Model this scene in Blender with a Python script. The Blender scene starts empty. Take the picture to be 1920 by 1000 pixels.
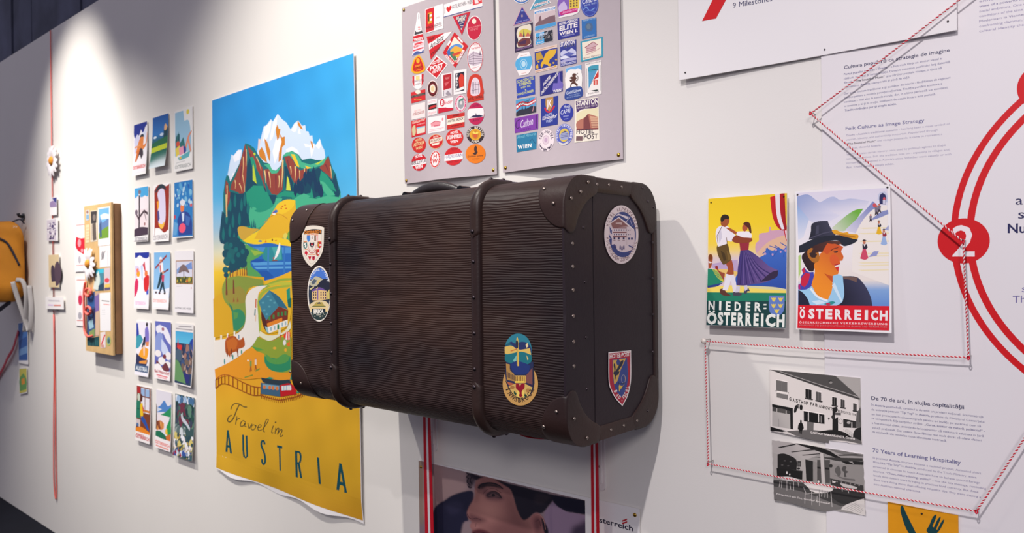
import bpy, math, random
import numpy as np
from mathutils import Vector, Matrix
from mathutils.geometry import tessellate_polygon

# ------------------------------------------------------------------ camera
# wall plane is Y = 0 (its face looks towards -Y), X runs along the wall, Z is up, metres
FPX, YAW, PITCH, ROLL = 1388.23, math.radians(41.0635), math.radians(-0.0866), math.radians(-0.701)
DIST = 1.30
def _axes():
    fwd = Vector((-math.sin(YAW) * math.cos(PITCH), math.cos(YAW) * math.cos(PITCH), math.sin(PITCH)))
    right = Vector((math.cos(YAW), math.sin(YAW), 0))
    up = right.cross(fwd)
    return right * math.cos(ROLL) + up * math.sin(ROLL), up * math.cos(ROLL) - right * math.sin(ROLL), fwd
CR, CU, CF = _axes()
def ray(px, py):
    return CF * FPX + CR * (px - 960) - CU * (py - 500)
_q = ray(0, 932)
CAMZ = -_q.z / _q.y * DIST                      # the floor meets the wall at z = 0
CAM = Vector((0, -DIST, CAMZ))
scene = bpy.context.scene
cd = bpy.data.cameras.new('camera')
cd.sensor_width = 36.0
cd.lens = FPX / 1920 * 36.0
cd.clip_start = 0.02
cd.dof.use_dof = True
cd.dof.focus_distance = 1.40
cd.dof.aperture_fstop = 7.1
cam = bpy.data.objects.new('camera', cd)
cam.matrix_world = Matrix(((CR.x, CU.x, -CF.x, CAM.x), (CR.y, CU.y, -CF.y, CAM.y), (CR.z, CU.z, -CF.z, CAM.z), (0, 0, 0, 1)))
scene.collection.objects.link(cam)
scene.camera = cam

# ------------------------------------------------------------------ world, lamps, exposure
vs = scene.view_settings
vs.view_transform = 'Standard'; vs.look = 'None'; vs.exposure = 0.0; vs.gamma = 1.0; vs.use_curve_mapping = False
world = bpy.data.worlds.new('exhibition_hall'); scene.world = world
world.use_nodes = True
world.node_tree.nodes['Background'].inputs[0].default_value = (0.84, 0.80, 1.0, 1)
world.node_tree.nodes['Background'].inputs[1].default_value = 0.36

def spot(name, loc, target, watts, size, blend, col, rad=0.03):
    l = bpy.data.lights.new(name, 'SPOT')
    l.energy = watts; l.spot_size = math.radians(size); l.spot_blend = blend; l.color = col; l.shadow_soft_size = rad
    o = bpy.data.objects.new(name, l); scene.collection.objects.link(o)
    o.location = loc
    o.rotation_euler = (Vector(target) - Vector(loc)).to_track_quat('-Z', 'Y').to_euler()
    return o
WARM = (1.0, 0.95, 0.88)
COOL = (1.0, 0.945, 0.95)
spot('ceiling_spot', (-3.72, -0.85, 3.05), (-3.88, 0, 1.70), 150, 58, 1.0, WARM)
spot('ceiling_spot', (-3.55, -1.35, 3.30), (-3.50, 0, 0.25), 340, 62, 1.0, WARM)
spot('ceiling_spot', (-2.60, -3.00, 3.20), (-2.30, 0, 0.30), 160, 60, 1.0, WARM)  # added frontal fill that brightens the lower wall
spot('ceiling_spot', (-1.64, -1.32, 3.15), (-1.78, 0, 1.35), 190, 74, 0.9, WARM)
spot('ceiling_spot', (-0.15, -2.40, 3.20), (0.05, 0, 0.82), 226, 62, 0.9, COOL)
spot('fill_spot', (1.60, -3.80, 2.70), (-0.60, 0, 0.90), 175, 50, 1.0, COOL, 0.35)  # added soft fill for the case end and the shaded wall below it

# ------------------------------------------------------------------ materials
def lin(c):
    if isinstance(c, str):
        c = c.lstrip('#'); c = tuple(int(c[i:i+2], 16) for i in (0, 2, 4))
    r = []
    for v in c[:3]:
        v = v / 255.0
        r.append(v / 12.92 if v <= 0.04045 else ((v + 0.055) / 1.055) ** 2.4)
    return tuple(r)
_mats = {}
def mat(name, col=(200, 200, 200), rough=0.6, metal=0.0, spec=0.5, noise=0.0, nscale=20, bump=0.0, bscale=200, sheen=0):
    if name in _mats: return _mats[name]
    m = bpy.data.materials.new(name); m.use_nodes = True
    nt = m.node_tree; b = nt.nodes['Principled BSDF']
    c = lin(col)
    b.inputs['Base Color'].default_value = (*c, 1); b.inputs['Roughness'].default_value = rough
    b.inputs['Metallic'].default_value = metal; b.inputs['Specular IOR Level'].default_value = spec
    tc = nt.nodes.new('ShaderNodeTexCoord')
    if noise:
        n = nt.nodes.new('ShaderNodeTexNoise'); n.inputs['Scale'].default_value = nscale; n.inputs['Detail'].default_value = 5
        nt.links.new(tc.outputs['Object'], n.inputs['Vector'])
        r = nt.nodes.new('ShaderNodeValToRGB')
        r.color_ramp.elements[0].position = 0.3; r.color_ramp.elements[1].position = 0.7
        r.color_ramp.elements[0].color = (*[x * (1 - noise) for x in c], 1)
        r.color_ramp.elements[1].color = (*[min(1, x * (1 + noise)) for x in c], 1)
        nt.links.new(n.outputs['Fac'], r.inputs[0]); nt.links.new(r.outputs[0], b.inputs['Base Color'])
    if bump:
        n = nt.nodes.new('ShaderNodeTexNoise'); n.inputs['Scale'].default_value = bscale; n.inputs['Detail'].default_value = 4
        nt.links.new(tc.outputs['Object'], n.inputs['Vector'])
        bp = nt.nodes.new('ShaderNodeBump'); bp.inputs['Strength'].default_value = bump; bp.inputs['Distance'].default_value = 0.002
        nt.links.new(n.outputs['Fac'], bp.inputs['Height']); nt.links.new(bp.outputs[0], b.inputs['Normal'])
    _mats[name] = m
    return m
def ink_material():
    m = bpy.data.materials.new('printed_ink'); m.use_nodes = True
    nt = m.node_tree; b = nt.nodes['Principled BSDF']
    a = nt.nodes.new('ShaderNodeAttribute'); a.attribute_name = 'Col'
    nt.links.new(a.outputs['Color'], b.inputs['Base Color'])
    b.inputs['Roughness'].default_value = 0.55; b.inputs['Specular IOR Level'].default_value = 0.3
    return m
INK = ink_material()
PAPER = mat('white_paper', (238, 234, 234), 0.6, spec=0.3)
BRASS = mat('brass', (190, 150, 60), 0.3, metal=1.0)
STEEL = mat('steel', (190, 185, 180), 0.3, metal=1.0)

# ------------------------------------------------------------------ object helpers
col = scene.collection
def tag(o, label, cat=None, group=None, kind=None):
    if label: o['label'] = label
    if cat: o['category'] = cat
    if group: o['group'] = group
    if kind: o['kind'] = kind
    return o
def thing(name, label, cat, loc, group=None):
    o = bpy.data.objects.new(name, None); col.objects.link(o)
    o.location = loc; o.empty_display_size = 0.05
    return tag(o, label, cat, group)
def root_of(o):
    while o.parent: o = o.parent
    return o
def mesh(name, verts, faces, material, parent=None, loc=None, smooth=False, sharp=None, mi=None, cols=None):
    """verts in world space; stored relative to the thing's base"""
    if parent is not None:
        off = Vector(root_of(parent).location); 
    else:
        off = Vector(loc) if loc is not None else Vector((0, 0, 0))
    me = bpy.data.meshes.new(name)
    va = np.asarray([tuple(v) for v in verts], dtype=float) - np.array(off)
    me.from_pydata(va.tolist(), [], [tuple(f) for f in faces])
    for m in (material if isinstance(material, (list, tuple)) else [material]): me.materials.append(m)
    if mi is not None: me.polygons.foreach_set('material_index', mi)
    if smooth:
        me.polygons.foreach_set('use_smooth', [True] * len(me.polygons))
        if sharp: me.set_sharp_from_angle(angle=math.radians(sharp))
    if cols is not None:
        at = me.color_attributes.new('Col', 'FLOAT_COLOR', 'POINT')
        at.data.foreach_set('color', np.asarray(cols, dtype=np.float32).ravel())
    me.update()
    o = bpy.data.objects.new(name, me); col.objects.link(o)
    if parent is not None: o.parent = parent
    else: o.location = off
    return o
def inst(name, me, parent, loc, normal=None, scale=1.0, z=None):
    """copy of a shared small mesh placed at a world point"""
    o = bpy.data.objects.new(name, me); col.objects.link(o)
    o.parent = parent
    o.location = Vector(loc) - Vector(root_of(parent).location)
    if normal is not None: o.rotation_euler = Vector(normal).to_track_quat('Z', 'Y').to_euler()
    o.scale = (scale,) * 3
    return o
def raw_mesh(name, verts, faces, material, smooth=True):
    me = bpy.data.meshes.new(name); me.from_pydata([tuple(v) for v in verts], [], faces); me.materials.append(material)
    if smooth: me.polygons.foreach_set('use_smooth', [True] * len(me.polygons))
    return me
def dome(name, r, h, material, n=12, rings=4):
    v = []; f = []
    for i in range(rings):
        a = i / rings * math.pi / 2
        for j in range(n):
            t = 2 * math.pi * j / n
            v.append((r * math.cos(a) * math.cos(t), r * math.cos(a) * math.sin(t), h * math.sin(a)))
    v.append((0, 0, h))
    for i in range(rings - 1):
        for j in range(n):
            f.append((i*n+j, i*n+(j+1) % n, (i+1)*n+(j+1) % n, (i+1)*n+j))
    for j in range(n): f.append(((rings-1)*n+j, (rings-1)*n+(j+1) % n, len(v)-1))
    return raw_mesh(name, v, f, material)
def box(x0, x1, y0, y1, z0, z1):
    v = [(x, y, z) for x in (x0, x1) for y in (y0, y1) for z in (z0, z1)]
    f = [(0,1,3,2), (4,6,7,5), (0,4,5,1), (2,3,7,6), (0,2,6,4), (1,5,7,3)]
    return v, f
def tube(pts, r, n=8, flat=1.0, up=None, closed_ends=True):
    """round or flattened tube along 3-D points; r may be a list"""
    pts = [Vector(p) for p in pts]; v = []; f = []
    N = len(pts)
    ref = Vector(up) if up else Vector((0.03, -1, 0.02))
    for i, p in enumerate(pts):
        t = (pts[min(i+1, N-1)] - pts[max(i-1, 0)]).normalized()
        a = t.cross(ref)
        if a.length < 1e-5: a = t.cross(Vector((1, 0, 0)))
        a.normalize(); b = a.cross(t).normalized()
        rr = r[i] if isinstance(r, (list, tuple)) else r
        for j in range(n):
            th = 2 * math.pi * j / n
            v.append(p + a * rr * math.cos(th) + b * rr * flat * math.sin(th))
    for i in range(N - 1):
        for j in range(n):
            f.append((i*n+j, i*n+(j+1) % n, (i+1)*n+(j+1) % n, (i+1)*n+j))
    if closed_ends:
        f.append(tuple(range(n-1, -1, -1))); f.append(tuple((N-1)*n+j for j in range(n)))
    return v, f
def spline(pts, k=6, closed=False):
    pts = [Vector(p) for p in pts]; out = []; n = len(pts)
    rng = range(n) if closed else range(n - 1)
    for i in rng:
        p0 = pts[(i-1) % n] if closed or i > 0 else pts[i]*2 - pts[i+1]
        p1 = pts[i]; p2 = pts[(i+1) % n]
        p3 = pts[(i+2) % n] if closed or i + 2 < n else p2*2 - p1
        for j in range(k):
            t = j / k
            out.append(0.5 * ((2*p1) + (p2-p0)*t + (2*p0-5*p1+4*p2-p3)*t*t + (3*p1-p0-3*p2+p3)*t*t*t))
    if not closed: out.append(pts[-1])
    return out

# ------------------------------------------------------------------ planes of the place
class Plane:
    def __init__(s, P, e1, e2):
        s.P = Vector(P); s.e1 = Vector(e1); s.e2 = Vector(e2); s.n = s.e1.cross(s.e2)
    def ab(s, px, py):
        d = ray(px, py); t = (s.P - CAM).dot(s.n) / d.dot(s.n)
        h = CAM + d * t - s.P
        return (h.dot(s.e1), h.dot(s.e2))
    def w(s, a, b, off=0.0):
        return s.P + s.e1 * a + s.e2 * b + s.n * off
def wallp(out=0.0):            # plane parallel to the wall, `out` metres in front of it
    return Plane((0, -out, 0), (1, 0, 0), (0, 0, 1))
WALL = wallp(0)
def at(px, py, out=0.0):
    p = wallp(out); return p.w(*p.ab(px, py))

# ------------------------------------------------------------------ flat print: coloured ink shapes laid on a sheet
_txt = {}
def glyphs(s, bold=0.0, sp=1.0, shear=0.0):
    key = (s, bold, sp, shear)
    if key in _txt: return _txt[key]
    cu = bpy.data.curves.new('t', 'FONT'); cu.body = s; cu.resolution_u = 2; cu.offset = bold; cu.space_character = sp; cu.shear = shear
    o = bpy.data.objects.new('t', cu); col.objects.link(o)
    dg = bpy.context.evaluated_depsgraph_get()
    me = bpy.data.meshes.new_from_object(o.evaluated_get(dg))
    me.calc_loop_triangles()
    v = np.empty(len(me.vertices) * 3); me.vertices.foreach_get('co', v); v = v.reshape(-1, 3)[:, :2]
    t = np.empty(len(me.loop_triangles) * 3, dtype=int); me.loop_triangles.foreach_get('vertices', t); t = t.reshape(-1, 3)
    bpy.data.objects.remove(o); bpy.data.curves.remove(cu); bpy.data.meshes.remove(me)
    _txt[key] = (v, t)
    return v, t
def capheight():
    v, t = glyphs('H'); return v[:, 1].max()
def sm2(pts, k=5):
    n = len(pts); out = []
    P = np.asarray(pts, float)
    for i in range(n):
        p0, p1, p2, p3 = P[i-1], P[i], P[(i+1) % n], P[(i+2) % n]
        for j in range(k):
            t = j / k
            out.append(0.5*((2*p1)+(p2-p0)*t+(2*p0-5*p1+4*p2-p3)*t*t+(3*p1-p0-3*p2+p3)*t*t*t))
    return [tuple(p) for p in out]
def ease(pts, lim=62):
    """round the gentle bends of an outline, keep its sharp corners"""
    P = np.asarray(pts, float); n = len(P); tg = []
    L = [max(1e-9, np.hypot(*(P[(i+1) % n]-P[i]))) for i in range(n)]
    for i in range(n):
        a = (P[i]-P[i-1])/L[i-1]; b = (P[(i+1) % n]-P[i])/L[i]
        ang = math.degrees(math.acos(max(-1, min(1, float(a @ b)))))
        if ang > lim: tg.append(None)
        else:
            d = a+b; d /= max(1e-9, np.hypot(*d)); tg.append(d)
    out = []
    for i in range(n):
        j = (i+1) % n; t0, t1 = tg[i], tg[j]; out.append(tuple(P[i]))
        if t0 is None and t1 is None: continue
        e = (P[j]-P[i])/L[i]
        m0 = (t0 if t0 is not None else e)*L[i]; m1 = (t1 if t1 is not None else e)*L[i]
        for k in (1, 2, 3):
            t = k/4; q = (2*t**3-3*t*t+1)*P[i]+(t**3-2*t*t+t)*m0+(-2*t**3+3*t*t)*P[j]+(t**3-t*t)*m1
            out.append(tuple(q))
    return out
def smo(pts, k=6):
    return [(p.x, p.y) for p in spline([(x, y, 0) for x, y in pts], k)]
def inside(P, poly):
    x, y = P[..., 0], P[..., 1]; r = np.zeros(x.shape, bool); n = len(poly); j = n - 1
    for i in range(n):
        xi, yi = poly[i]; xj, yj = poly[j]
        c = ((yi > y) != (yj > y)) & (x < (xj - xi) * (y - yi) / ((yj - yi) or 1e-9) + xi)
        r ^= c; j = i
    return r
def blur(m, k):
    for _ in range(2):
        for ax in (0, 1):
            if k < 1: continue
            pad = [(0, 0)] * m.ndim; pad[ax] = (k, k)
            q = np.pad(m, pad, mode='edge'); c = np.cumsum(q, axis=ax)
            z = np.zeros_like(np.take(c, [0], axis=ax)); c = np.concatenate([z, c], axis=ax)
            n = m.shape[ax]
            m = (np.take(c, range(2*k+1, 2*k+1+n), axis=ax) - np.take(c, range(0, n), axis=ax)) / (2*k+1)
    return m
def clip_tris(V, T, C, quad):
    """cut printed shapes off at the edges of the sheet (quad TL,TR,BR,BL)"""
    q = np.asarray(quad, float)
    for k in range(4):
        p, d = q[k], q[(k+1) % 4]-q[k]; nn = np.array((d[1], -d[0]))        # inside is where nn . (x-p) >= 0
        if nn @ (q.mean(0)-p) < 0: nn = -nn
        sd = (V-p) @ nn; out = sd < -1e-9
        if not out.any(): continue
        ot = out[T]; keep = [tuple(t) for t in T[~ot.any(1)]]; V = list(map(tuple, V)); C = list(map(tuple, C)); sd = list(sd)
        for t in T[ot.any(1) & ~ot.all(1)]:
            poly_ = []
            for i in range(3):
                a, b = t[i], t[(i+1) % 3]
                if sd[a] >= -1e-9: poly_.append(a)
                if (sd[a] >= -1e-9) != (sd[b] >= -1e-9):
                    f = sd[a]/(sd[a]-sd[b])
                    V.append(tuple(np.array(V[a])*(1-f)+np.array(V[b])*f)); C.append(tuple(np.array(C[a])*(1-f)+np.array(C[b])*f)); sd.append(0.0); poly_.append(len(V)-1)
            for i in range(1, len(poly_)-1): keep.append((poly_[0], poly_[i], poly_[i+1]))
        V = np.array(V); C = np.array(C); T = np.array(keep, int).reshape(-1, 3)
        if not len(T): break
    return V, T, C
class Art:
    def __init__(s, plane, base=0.0, unit=None, bend=None, eps=1.5e-5, seg=0.012):
        s.pl = plane; s.base = base; s.unit = unit; s.bend = bend; s.eps = eps; s.seg = seg
        s.F = (0, 0, 1); s.prims = []; s.gain = 1.0; s.auto = True; s.clip = None
    def fr(s, x0, y0, k): s.F = (x0, y0, k); return s
    def m(s, p):
        if s.unit:                                   # (u,v) 0..1 on the sheet, v downwards
            o, W, H = s.unit; return (o[0] + p[0] * W, o[1] - p[1] * H)
        return s.pl.ab(s.F[0] + p[0] / s.F[2], s.F[1] + p[1] / s.F[2])
    def add(s, V, T, C):
        V = np.asarray(V, float); T = np.asarray(T, int).reshape(-1, 3)
        if not len(T): return s
        lo = V.min(0); hi = V.max(0); L = 1
        for q in s.prims:
            if q[3][0] < hi[0] and q[4][0] > lo[0] and q[3][1] < hi[1] and q[4][1] > lo[1]: L = max(L, q[5] + 1)
        s.prims.append((V, T, C, lo, hi, L)); return s
    def cc(s, c):
        return tuple(min(1.0, x * s.gain) for x in lin(c))
    def poly(s, pts, c, sm=False, g=None):
        """filled outline; g = (second colour, point, point) makes a straight colour run between the two points"""
        if sm: pts = sm2(pts)
        elif 5 <= len(pts) <= 40 and s.auto: pts = ease(pts)
        V = [s.m(p) for p in pts]
        T = tessellate_polygon([[Vector((a, b, 0)) for a, b in V]])
        C = np.tile(s.cc(c), (len(V), 1))
        if g:
            p, q = np.array(g[1], float), np.array(g[2], float); d = q-p
            t = np.clip(((np.array(pts)-p) @ d)/(d @ d), 0, 1)[:, None]
            C = C*(1-t) + np.array(s.cc(g[0]))*t
        return s.add(V, T, C)
    def rect(s, x0, y0, x1, y1, c): return s.poly([(x0, y0), (x1, y0), (x1, y1), (x0, y1)], c)
    def quad(s, a, b, c_, d, c): return s.poly([a, b, c_, d], c)
    def ell(s, cx, cy, rx, ry, c, rot=0, n=36, a0=0, a1=360):
        ca, sa = math.cos(math.radians(rot)), math.sin(math.radians(rot)); P = []
        full = abs(a1 - a0) >= 360
        for i in range(n if full else n + 1):
            t = math.radians(a0 + (a1 - a0) * i / n); x, y = rx * math.cos(t), ry * math.sin(t)
            P.append((cx + x*ca - y*sa, cy + x*sa + y*ca))
        return s.poly(P, c)
    def ring(s, cx, cy, rx, ry, w, c, rot=0, n=40):
        P = []
        for k in (1, 0):
            for i in range(n):
                t = 2*math.pi*i/n; x, y = (rx - w*(1-k)) * math.cos(t), (ry - w*(1-k)) * math.sin(t)
                ca, sa = math.cos(math.radians(rot)), math.sin(math.radians(rot))
                P.append(s.m((cx + x*ca - y*sa, cy + x*sa + y*ca)))
        T = []
        for i in range(n):
            j = (i+1) % n; T += [(i, j, n+j), (i, n+j, n+i)]
        return s.add(P, T, np.tile(s.cc(c), (len(P), 1)))
    def line(s, pts, w, c, sm=False):
        if sm: pts = smo(pts)
        P = np.asarray(pts, float); n = len(P); V = []; T = []
        for i in range(n):
            t = P[min(i+1, n-1)] - P[max(i-1, 0)]; L = np.hypot(*t) or 1; nn = np.array((-t[1], t[0])) / L
            ww = (w[0] + (w[1]-w[0]) * i/(n-1)) if isinstance(w, tuple) else w
            V += [s.m(P[i] + nn*ww/2), s.m(P[i] - nn*ww/2)]
        for i in range(n-1): T += [(2*i, 2*i+1, 2*i+3), (2*i, 2*i+3, 2*i+2)]
        return s.add(V, T, np.tile(s.cc(c), (len(V), 1)))
    def text(s, t, p0, p1, h, c, bold=0.0, sp=1.0, up=None, shear=0.0):
        fat = bold if ('M' in t and bold > 0) else 0          # letters whose outline cannot be thickened are overprinted
        v, T = glyphs(t, 0.0 if fat else bold, sp, shear)
        if not len(v): return s
        if fat:
            n = len(v); sh = [(0, 0)] if fat < 0.006 else [(-fat, 0), (fat, 0), (0, fat), (0, -fat)]
            v = np.vstack([v+np.array(q) for q in sh]); T = np.vstack([T+n*k for k in range(len(sh))])
        x0, x1 = v[:, 0].min(), v[:, 0].max(); H = capheight()
        A = np.array(s.m(p0)); B = np.array(s.m(p1)); mid = ((p0[0]+p1[0])/2, (p0[1]+p1[1])/2)
        u = up or (0, -h)
        U = np.array(s.m((mid[0]+u[0], mid[1]+u[1]))) - np.array(s.m(mid))
        V = A + np.outer((v[:, 0]-x0)/(x1-x0), B-A) + np.outer(v[:, 1]/H, U)
        return s.add(V, T, np.tile(s.cc(c), (len(V), 1)))
    def arc(s, t, cx, cy, rx, ry, a0, a1, h, c, bold=0.0, flip=False, cw=None):
        """letters along an ellipse; angles in degrees, 0 = right, 90 = up; a0 first letter, a1 last"""
        n = len(t)
        for i, ch in enumerate(t):
            if ch == ' ': continue
            a = math.radians(a0 + (a1-a0) * (i/(n-1) if n > 1 else 0.5))
            px, py = cx + rx*math.cos(a), cy - ry*math.sin(a)
            up = np.array((math.cos(a)/max(rx, 1e-6), -math.sin(a)/max(ry, 1e-6))); up /= np.hypot(*up)
            if flip: up = -up
            ri = np.array((-up[1], up[0])); w = (cw or h*0.75) * (0.35 if ch in 'Il.-' else 1)
            s.text(ch, tuple(np.array((px, py)) - ri*w/2), tuple(np.array((px, py)) + ri*w/2), h, c, bold, up=tuple(up*h))
        return s
    def grid(s, q, nx, ny, fn):
        """smooth colour field over a quadrilateral q = TL,TR,BR,BL; fn(P) gives linear rgb for crop points P"""
        q = np.asarray(q, float)
        u, v = np.meshgrid(np.linspace(0, 1, nx), np.linspace(0, 1, ny))
        P = q[0]*((1-u)*(1-v))[..., None] + q[1]*(u*(1-v))[..., None] + q[2]*(u*v)[..., None] + q[3]*((1-u)*v)[..., None]
        C = np.clip(fn(P, u, v) * s.gain, 0, 1)
        V = [s.m(p) for p in P.reshape(-1, 2)]; T = []
        for j in range(ny-1):
            for i in range(nx-1):
                a = j*nx+i; T += [(a, a+1, a+nx+1), (a, a+nx+1, a+nx)]
        return s.add(V, T, C.reshape(-1, 3))
    def soft(s, q, nx, ny, bg, layers):
        """painted picture: bg colour stops down the sheet, then softly edged shapes (pts, colour, blur[, alpha])"""
        def fn(P, u, v):
            st = sorted(bg); C = np.zeros(u.shape + (3,))
            for k in range(3): C[..., k] = np.interp(v, [a for a, _ in st], [lin(c)[k] for _, c in st])
            for L in layers:
                m = inside(P, L[0]).astype(float); m = blur(m, L[2])
                if len(L) > 3: m = m * L[3]
                C = C*(1-m[..., None]) + np.array(lin(L[1]))*m[..., None]
            return C
        return s.grid(q, nx, ny, fn)
    def build(s, name, parent, label=None, kind=None, clip=None):
        VV = []; TT = []; CC = []; n = 0
        for V, T, C, lo, hi, L in s.prims:
            if s.clip is not None:
                V, T, C = clip_tris(np.asarray(V, float), np.asarray(T, int), np.asarray(C, float), s.clip)
                if not len(T): continue
            if s.bend is not None:
                V = [tuple(x) for x in V]; C = [tuple(x) for x in C]; st = [tuple(t) for t in T]; out = []
                while st:
                    a, b, c = st.pop()
                    e = [(V[a][0]-V[b][0])**2+(V[a][1]-V[b][1])**2, (V[b][0]-V[c][0])**2+(V[b][1]-V[c][1])**2, (V[c][0]-V[a][0])**2+(V[c][1]-V[a][1])**2]
                    k = e.index(max(e))
                    if e[k] < s.seg**2 or len(V) > 150000: out.append((a, b, c)); continue
                    if k == 1: a, b, c = b, c, a
                    elif k == 2: a, b, c = c, a, b
                    V.append(((V[a][0]+V[b][0])/2, (V[a][1]+V[b][1])/2)); C.append(tuple((x+y)/2 for x, y in zip(C[a], C[b])))
                    d = len(V)-1; st += [(a, d, c), (d, b, c)]
                T = np.array(out); V = np.array(V); C = np.array(C)
                off = s.base + L*s.eps + np.array([s.bend(a, b) for a, b in V])
            else:
                off = np.full(len(V), s.base + L*s.eps)
            P = np.array(s.pl.P) + np.outer(V[:, 0], s.pl.e1) + np.outer(V[:, 1], s.pl.e2) + np.outer(off, s.pl.n)
            # faces look out of the sheet
            p, q, r = V[T[:, 0]], V[T[:, 1]], V[T[:, 2]]
            sg = (q[:, 0]-p[:, 0])*(r[:, 1]-p[:, 1]) - (q[:, 1]-p[:, 1])*(r[:, 0]-p[:, 0])
            T = np.where((sg < 0)[:, None], T[:, ::-1], T)
            VV.append(P); TT.append(T+n); CC.append(np.c_[np.asarray(C), np.ones(len(V))]); n += len(V)
        return tag(mesh(name, np.vstack(VV), np.vstack(TT).tolist(), INK, parent, cols=np.vstack(CC)), label, kind=kind)

def sheet(name, plane, corners, material, parent=None, bend=None, thick=0.0006, nx=1, ny=1, loc=None, edge=None):
    """a real sheet of paper / board: corners TL,TR,BR,BL in plane coordinates"""
    c = np.asarray(corners, float); V = []; F = []
    for side in (0, 1):
        for j in range(ny+1):
            for i in range(nx+1):
                u, v = i/nx, j/ny
                a, b = c[0]*(1-u)*(1-v) + c[1]*u*(1-v) + c[2]*u*v + c[3]*(1-u)*v
                if edge: a, b = edge(u, v, a, b)
                V.append(plane.w(a, b, (bend(a, b) if bend else 0) - thick*side))
    N = (nx+1)*(ny+1); g = lambda i, j, k: k*N + j*(nx+1) + i
    for j in range(ny):
        for i in range(nx):
            F.append((g(i, j, 0), g(i, j+1, 0), g(i+1, j+1, 0), g(i+1, j, 0)))
            F.append((g(i, j, 1), g(i+1, j, 1), g(i+1, j+1, 1), g(i, j+1, 1)))
    for i in range(nx):
        F.append((g(i, 0, 0), g(i+1, 0, 0), g(i+1, 0, 1), g(i, 0, 1))); F.append((g(i, ny, 0), g(i, ny, 1), g(i+1, ny, 1), g(i+1, ny, 0)))
    for j in range(ny):
        F.append((g(0, j, 0), g(0, j, 1), g(0, j+1, 1), g(0, j+1, 0))); F.append((g(nx, j, 0), g(nx, j+1, 0), g(nx, j+1, 1), g(nx, j, 1)))
    return mesh(name, V, F, material, parent, loc, smooth=bool(bend), sharp=40)
def px4(plane, *pts): return [plane.ab(*p) for p in pts]
PIN = dome('push_pin', 0.0042, 0.0026, BRASS)
NAIL = dome('nail', 0.0016, 0.0014, mat('dark_nail', (60, 55, 55), 0.4, metal=0.8), 8, 3)
def pins(root, plane, pts, me=PIN, name='push_pin', off=0.0, bend=None, scale=1.0):
    for p in pts:
        a, b = plane.ab(*p)
        inst(name, me, root, plane.w(a, b, off + (bend(a, b) if bend else 0)), plane.n, scale)

# ================================================================== the setting
def wall_material(name, c, sc=1.0):
    m = mat(name, c, 0.7, spec=0.25, noise=0.012, nscale=3, bump=0.06, bscale=320)
    return m
WZ = wallp(0).ab(0, 117)[1]                     # top of the exhibition wall
v, f = box(-9.0, 2.2, 0.0, 0.12, 0.0, WZ)
tag(mesh('wall_front', v, f, wall_material('white_wall_paint', (226, 222, 217)), loc=(-2, 0, 0)), 'white painted exhibition wall', kind='structure')
v, f = box(-12, 4.0, -5.0, 3.2, -0.06, 0.0)
tag(mesh('floor', v, f, mat('dark_floor', (14, 16, 27), 0.85, spec=0.2, noise=0.2, nscale=6), loc=(-2, -1, 0)), 'dark navy floor', kind='structure')
# concrete hall wall seen over the top of the exhibition wall
conc = mat('concrete', (74, 78, 98), 0.85, noise=0.35, nscale=2.2, bump=0.5, bscale=30)
v, f = box(-16, 4.0, 1.30, 1.45, 0, 5.2)
cw = tag(mesh('wall_rear', v, f, mat('concrete_joint', (40, 42, 52), 0.9), loc=(-6, 1.3, 0)), 'grey concrete hall wall with vertical panels', kind='structure')
x = -15.6
random.seed(4)
while x < 3.5:
    w = random.choice((0.62, 0.8, 0.7))
    v, f = box(x + 0.012, x + w - 0.012, 1.262 + random.uniform(-0.012, 0.012), 1.305, 0, 5.2)
    mesh('concrete_panel', v, f, conc, cw)
    x += w
# printed panel that covers the right part of the wall
pv = wallp(0.004)
_s0 = pv.ab(1544, 500)[0]
rt = thing('wall_panel', 'large white printed wall panel with red ring graphic and text columns', 'panel', (0.3, 0, 0.2))
PANEL_OUT = 0.004
sheet('board', pv, [(_s0, WZ - 0.02), (1.1, WZ - 0.02), (1.1, 0.05), (_s0, 0.05)], mat('matt_white_panel', (226, 221, 223), 0.6, spec=0.3, noise=0.01, nscale=3), rt, thick=0.004)
PANEL = rt

# ================================================================== the suitcase
YF, YB = -DIST + 0.98, -0.027
FRONT = Plane((0, YF, 0), (1, 0, 0), (0, 0, 1))
XR = FRONT.ab(1058, 480)[0]; XL = FRONT.ab(547, 480)[0]
SIDE = Plane((XR, 0, 0), (0, 1, 0), (0, 0, 1))       # right end of the case, looks towards +X
ZT = SIDE.ab(1130, 337)[1]; ZB = SIDE.ab(1130, 823)[1]
YS = SIDE.ab(1111, 480)[0]                           # where the lid meets the base
R_ = 0.052
case = thing('suitcase', 'old brown ridged leather suitcase with hotel stickers hung on the wall', 'suitcase', ((XL+XR)/2, (YF+YB)/2, ZB))

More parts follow.
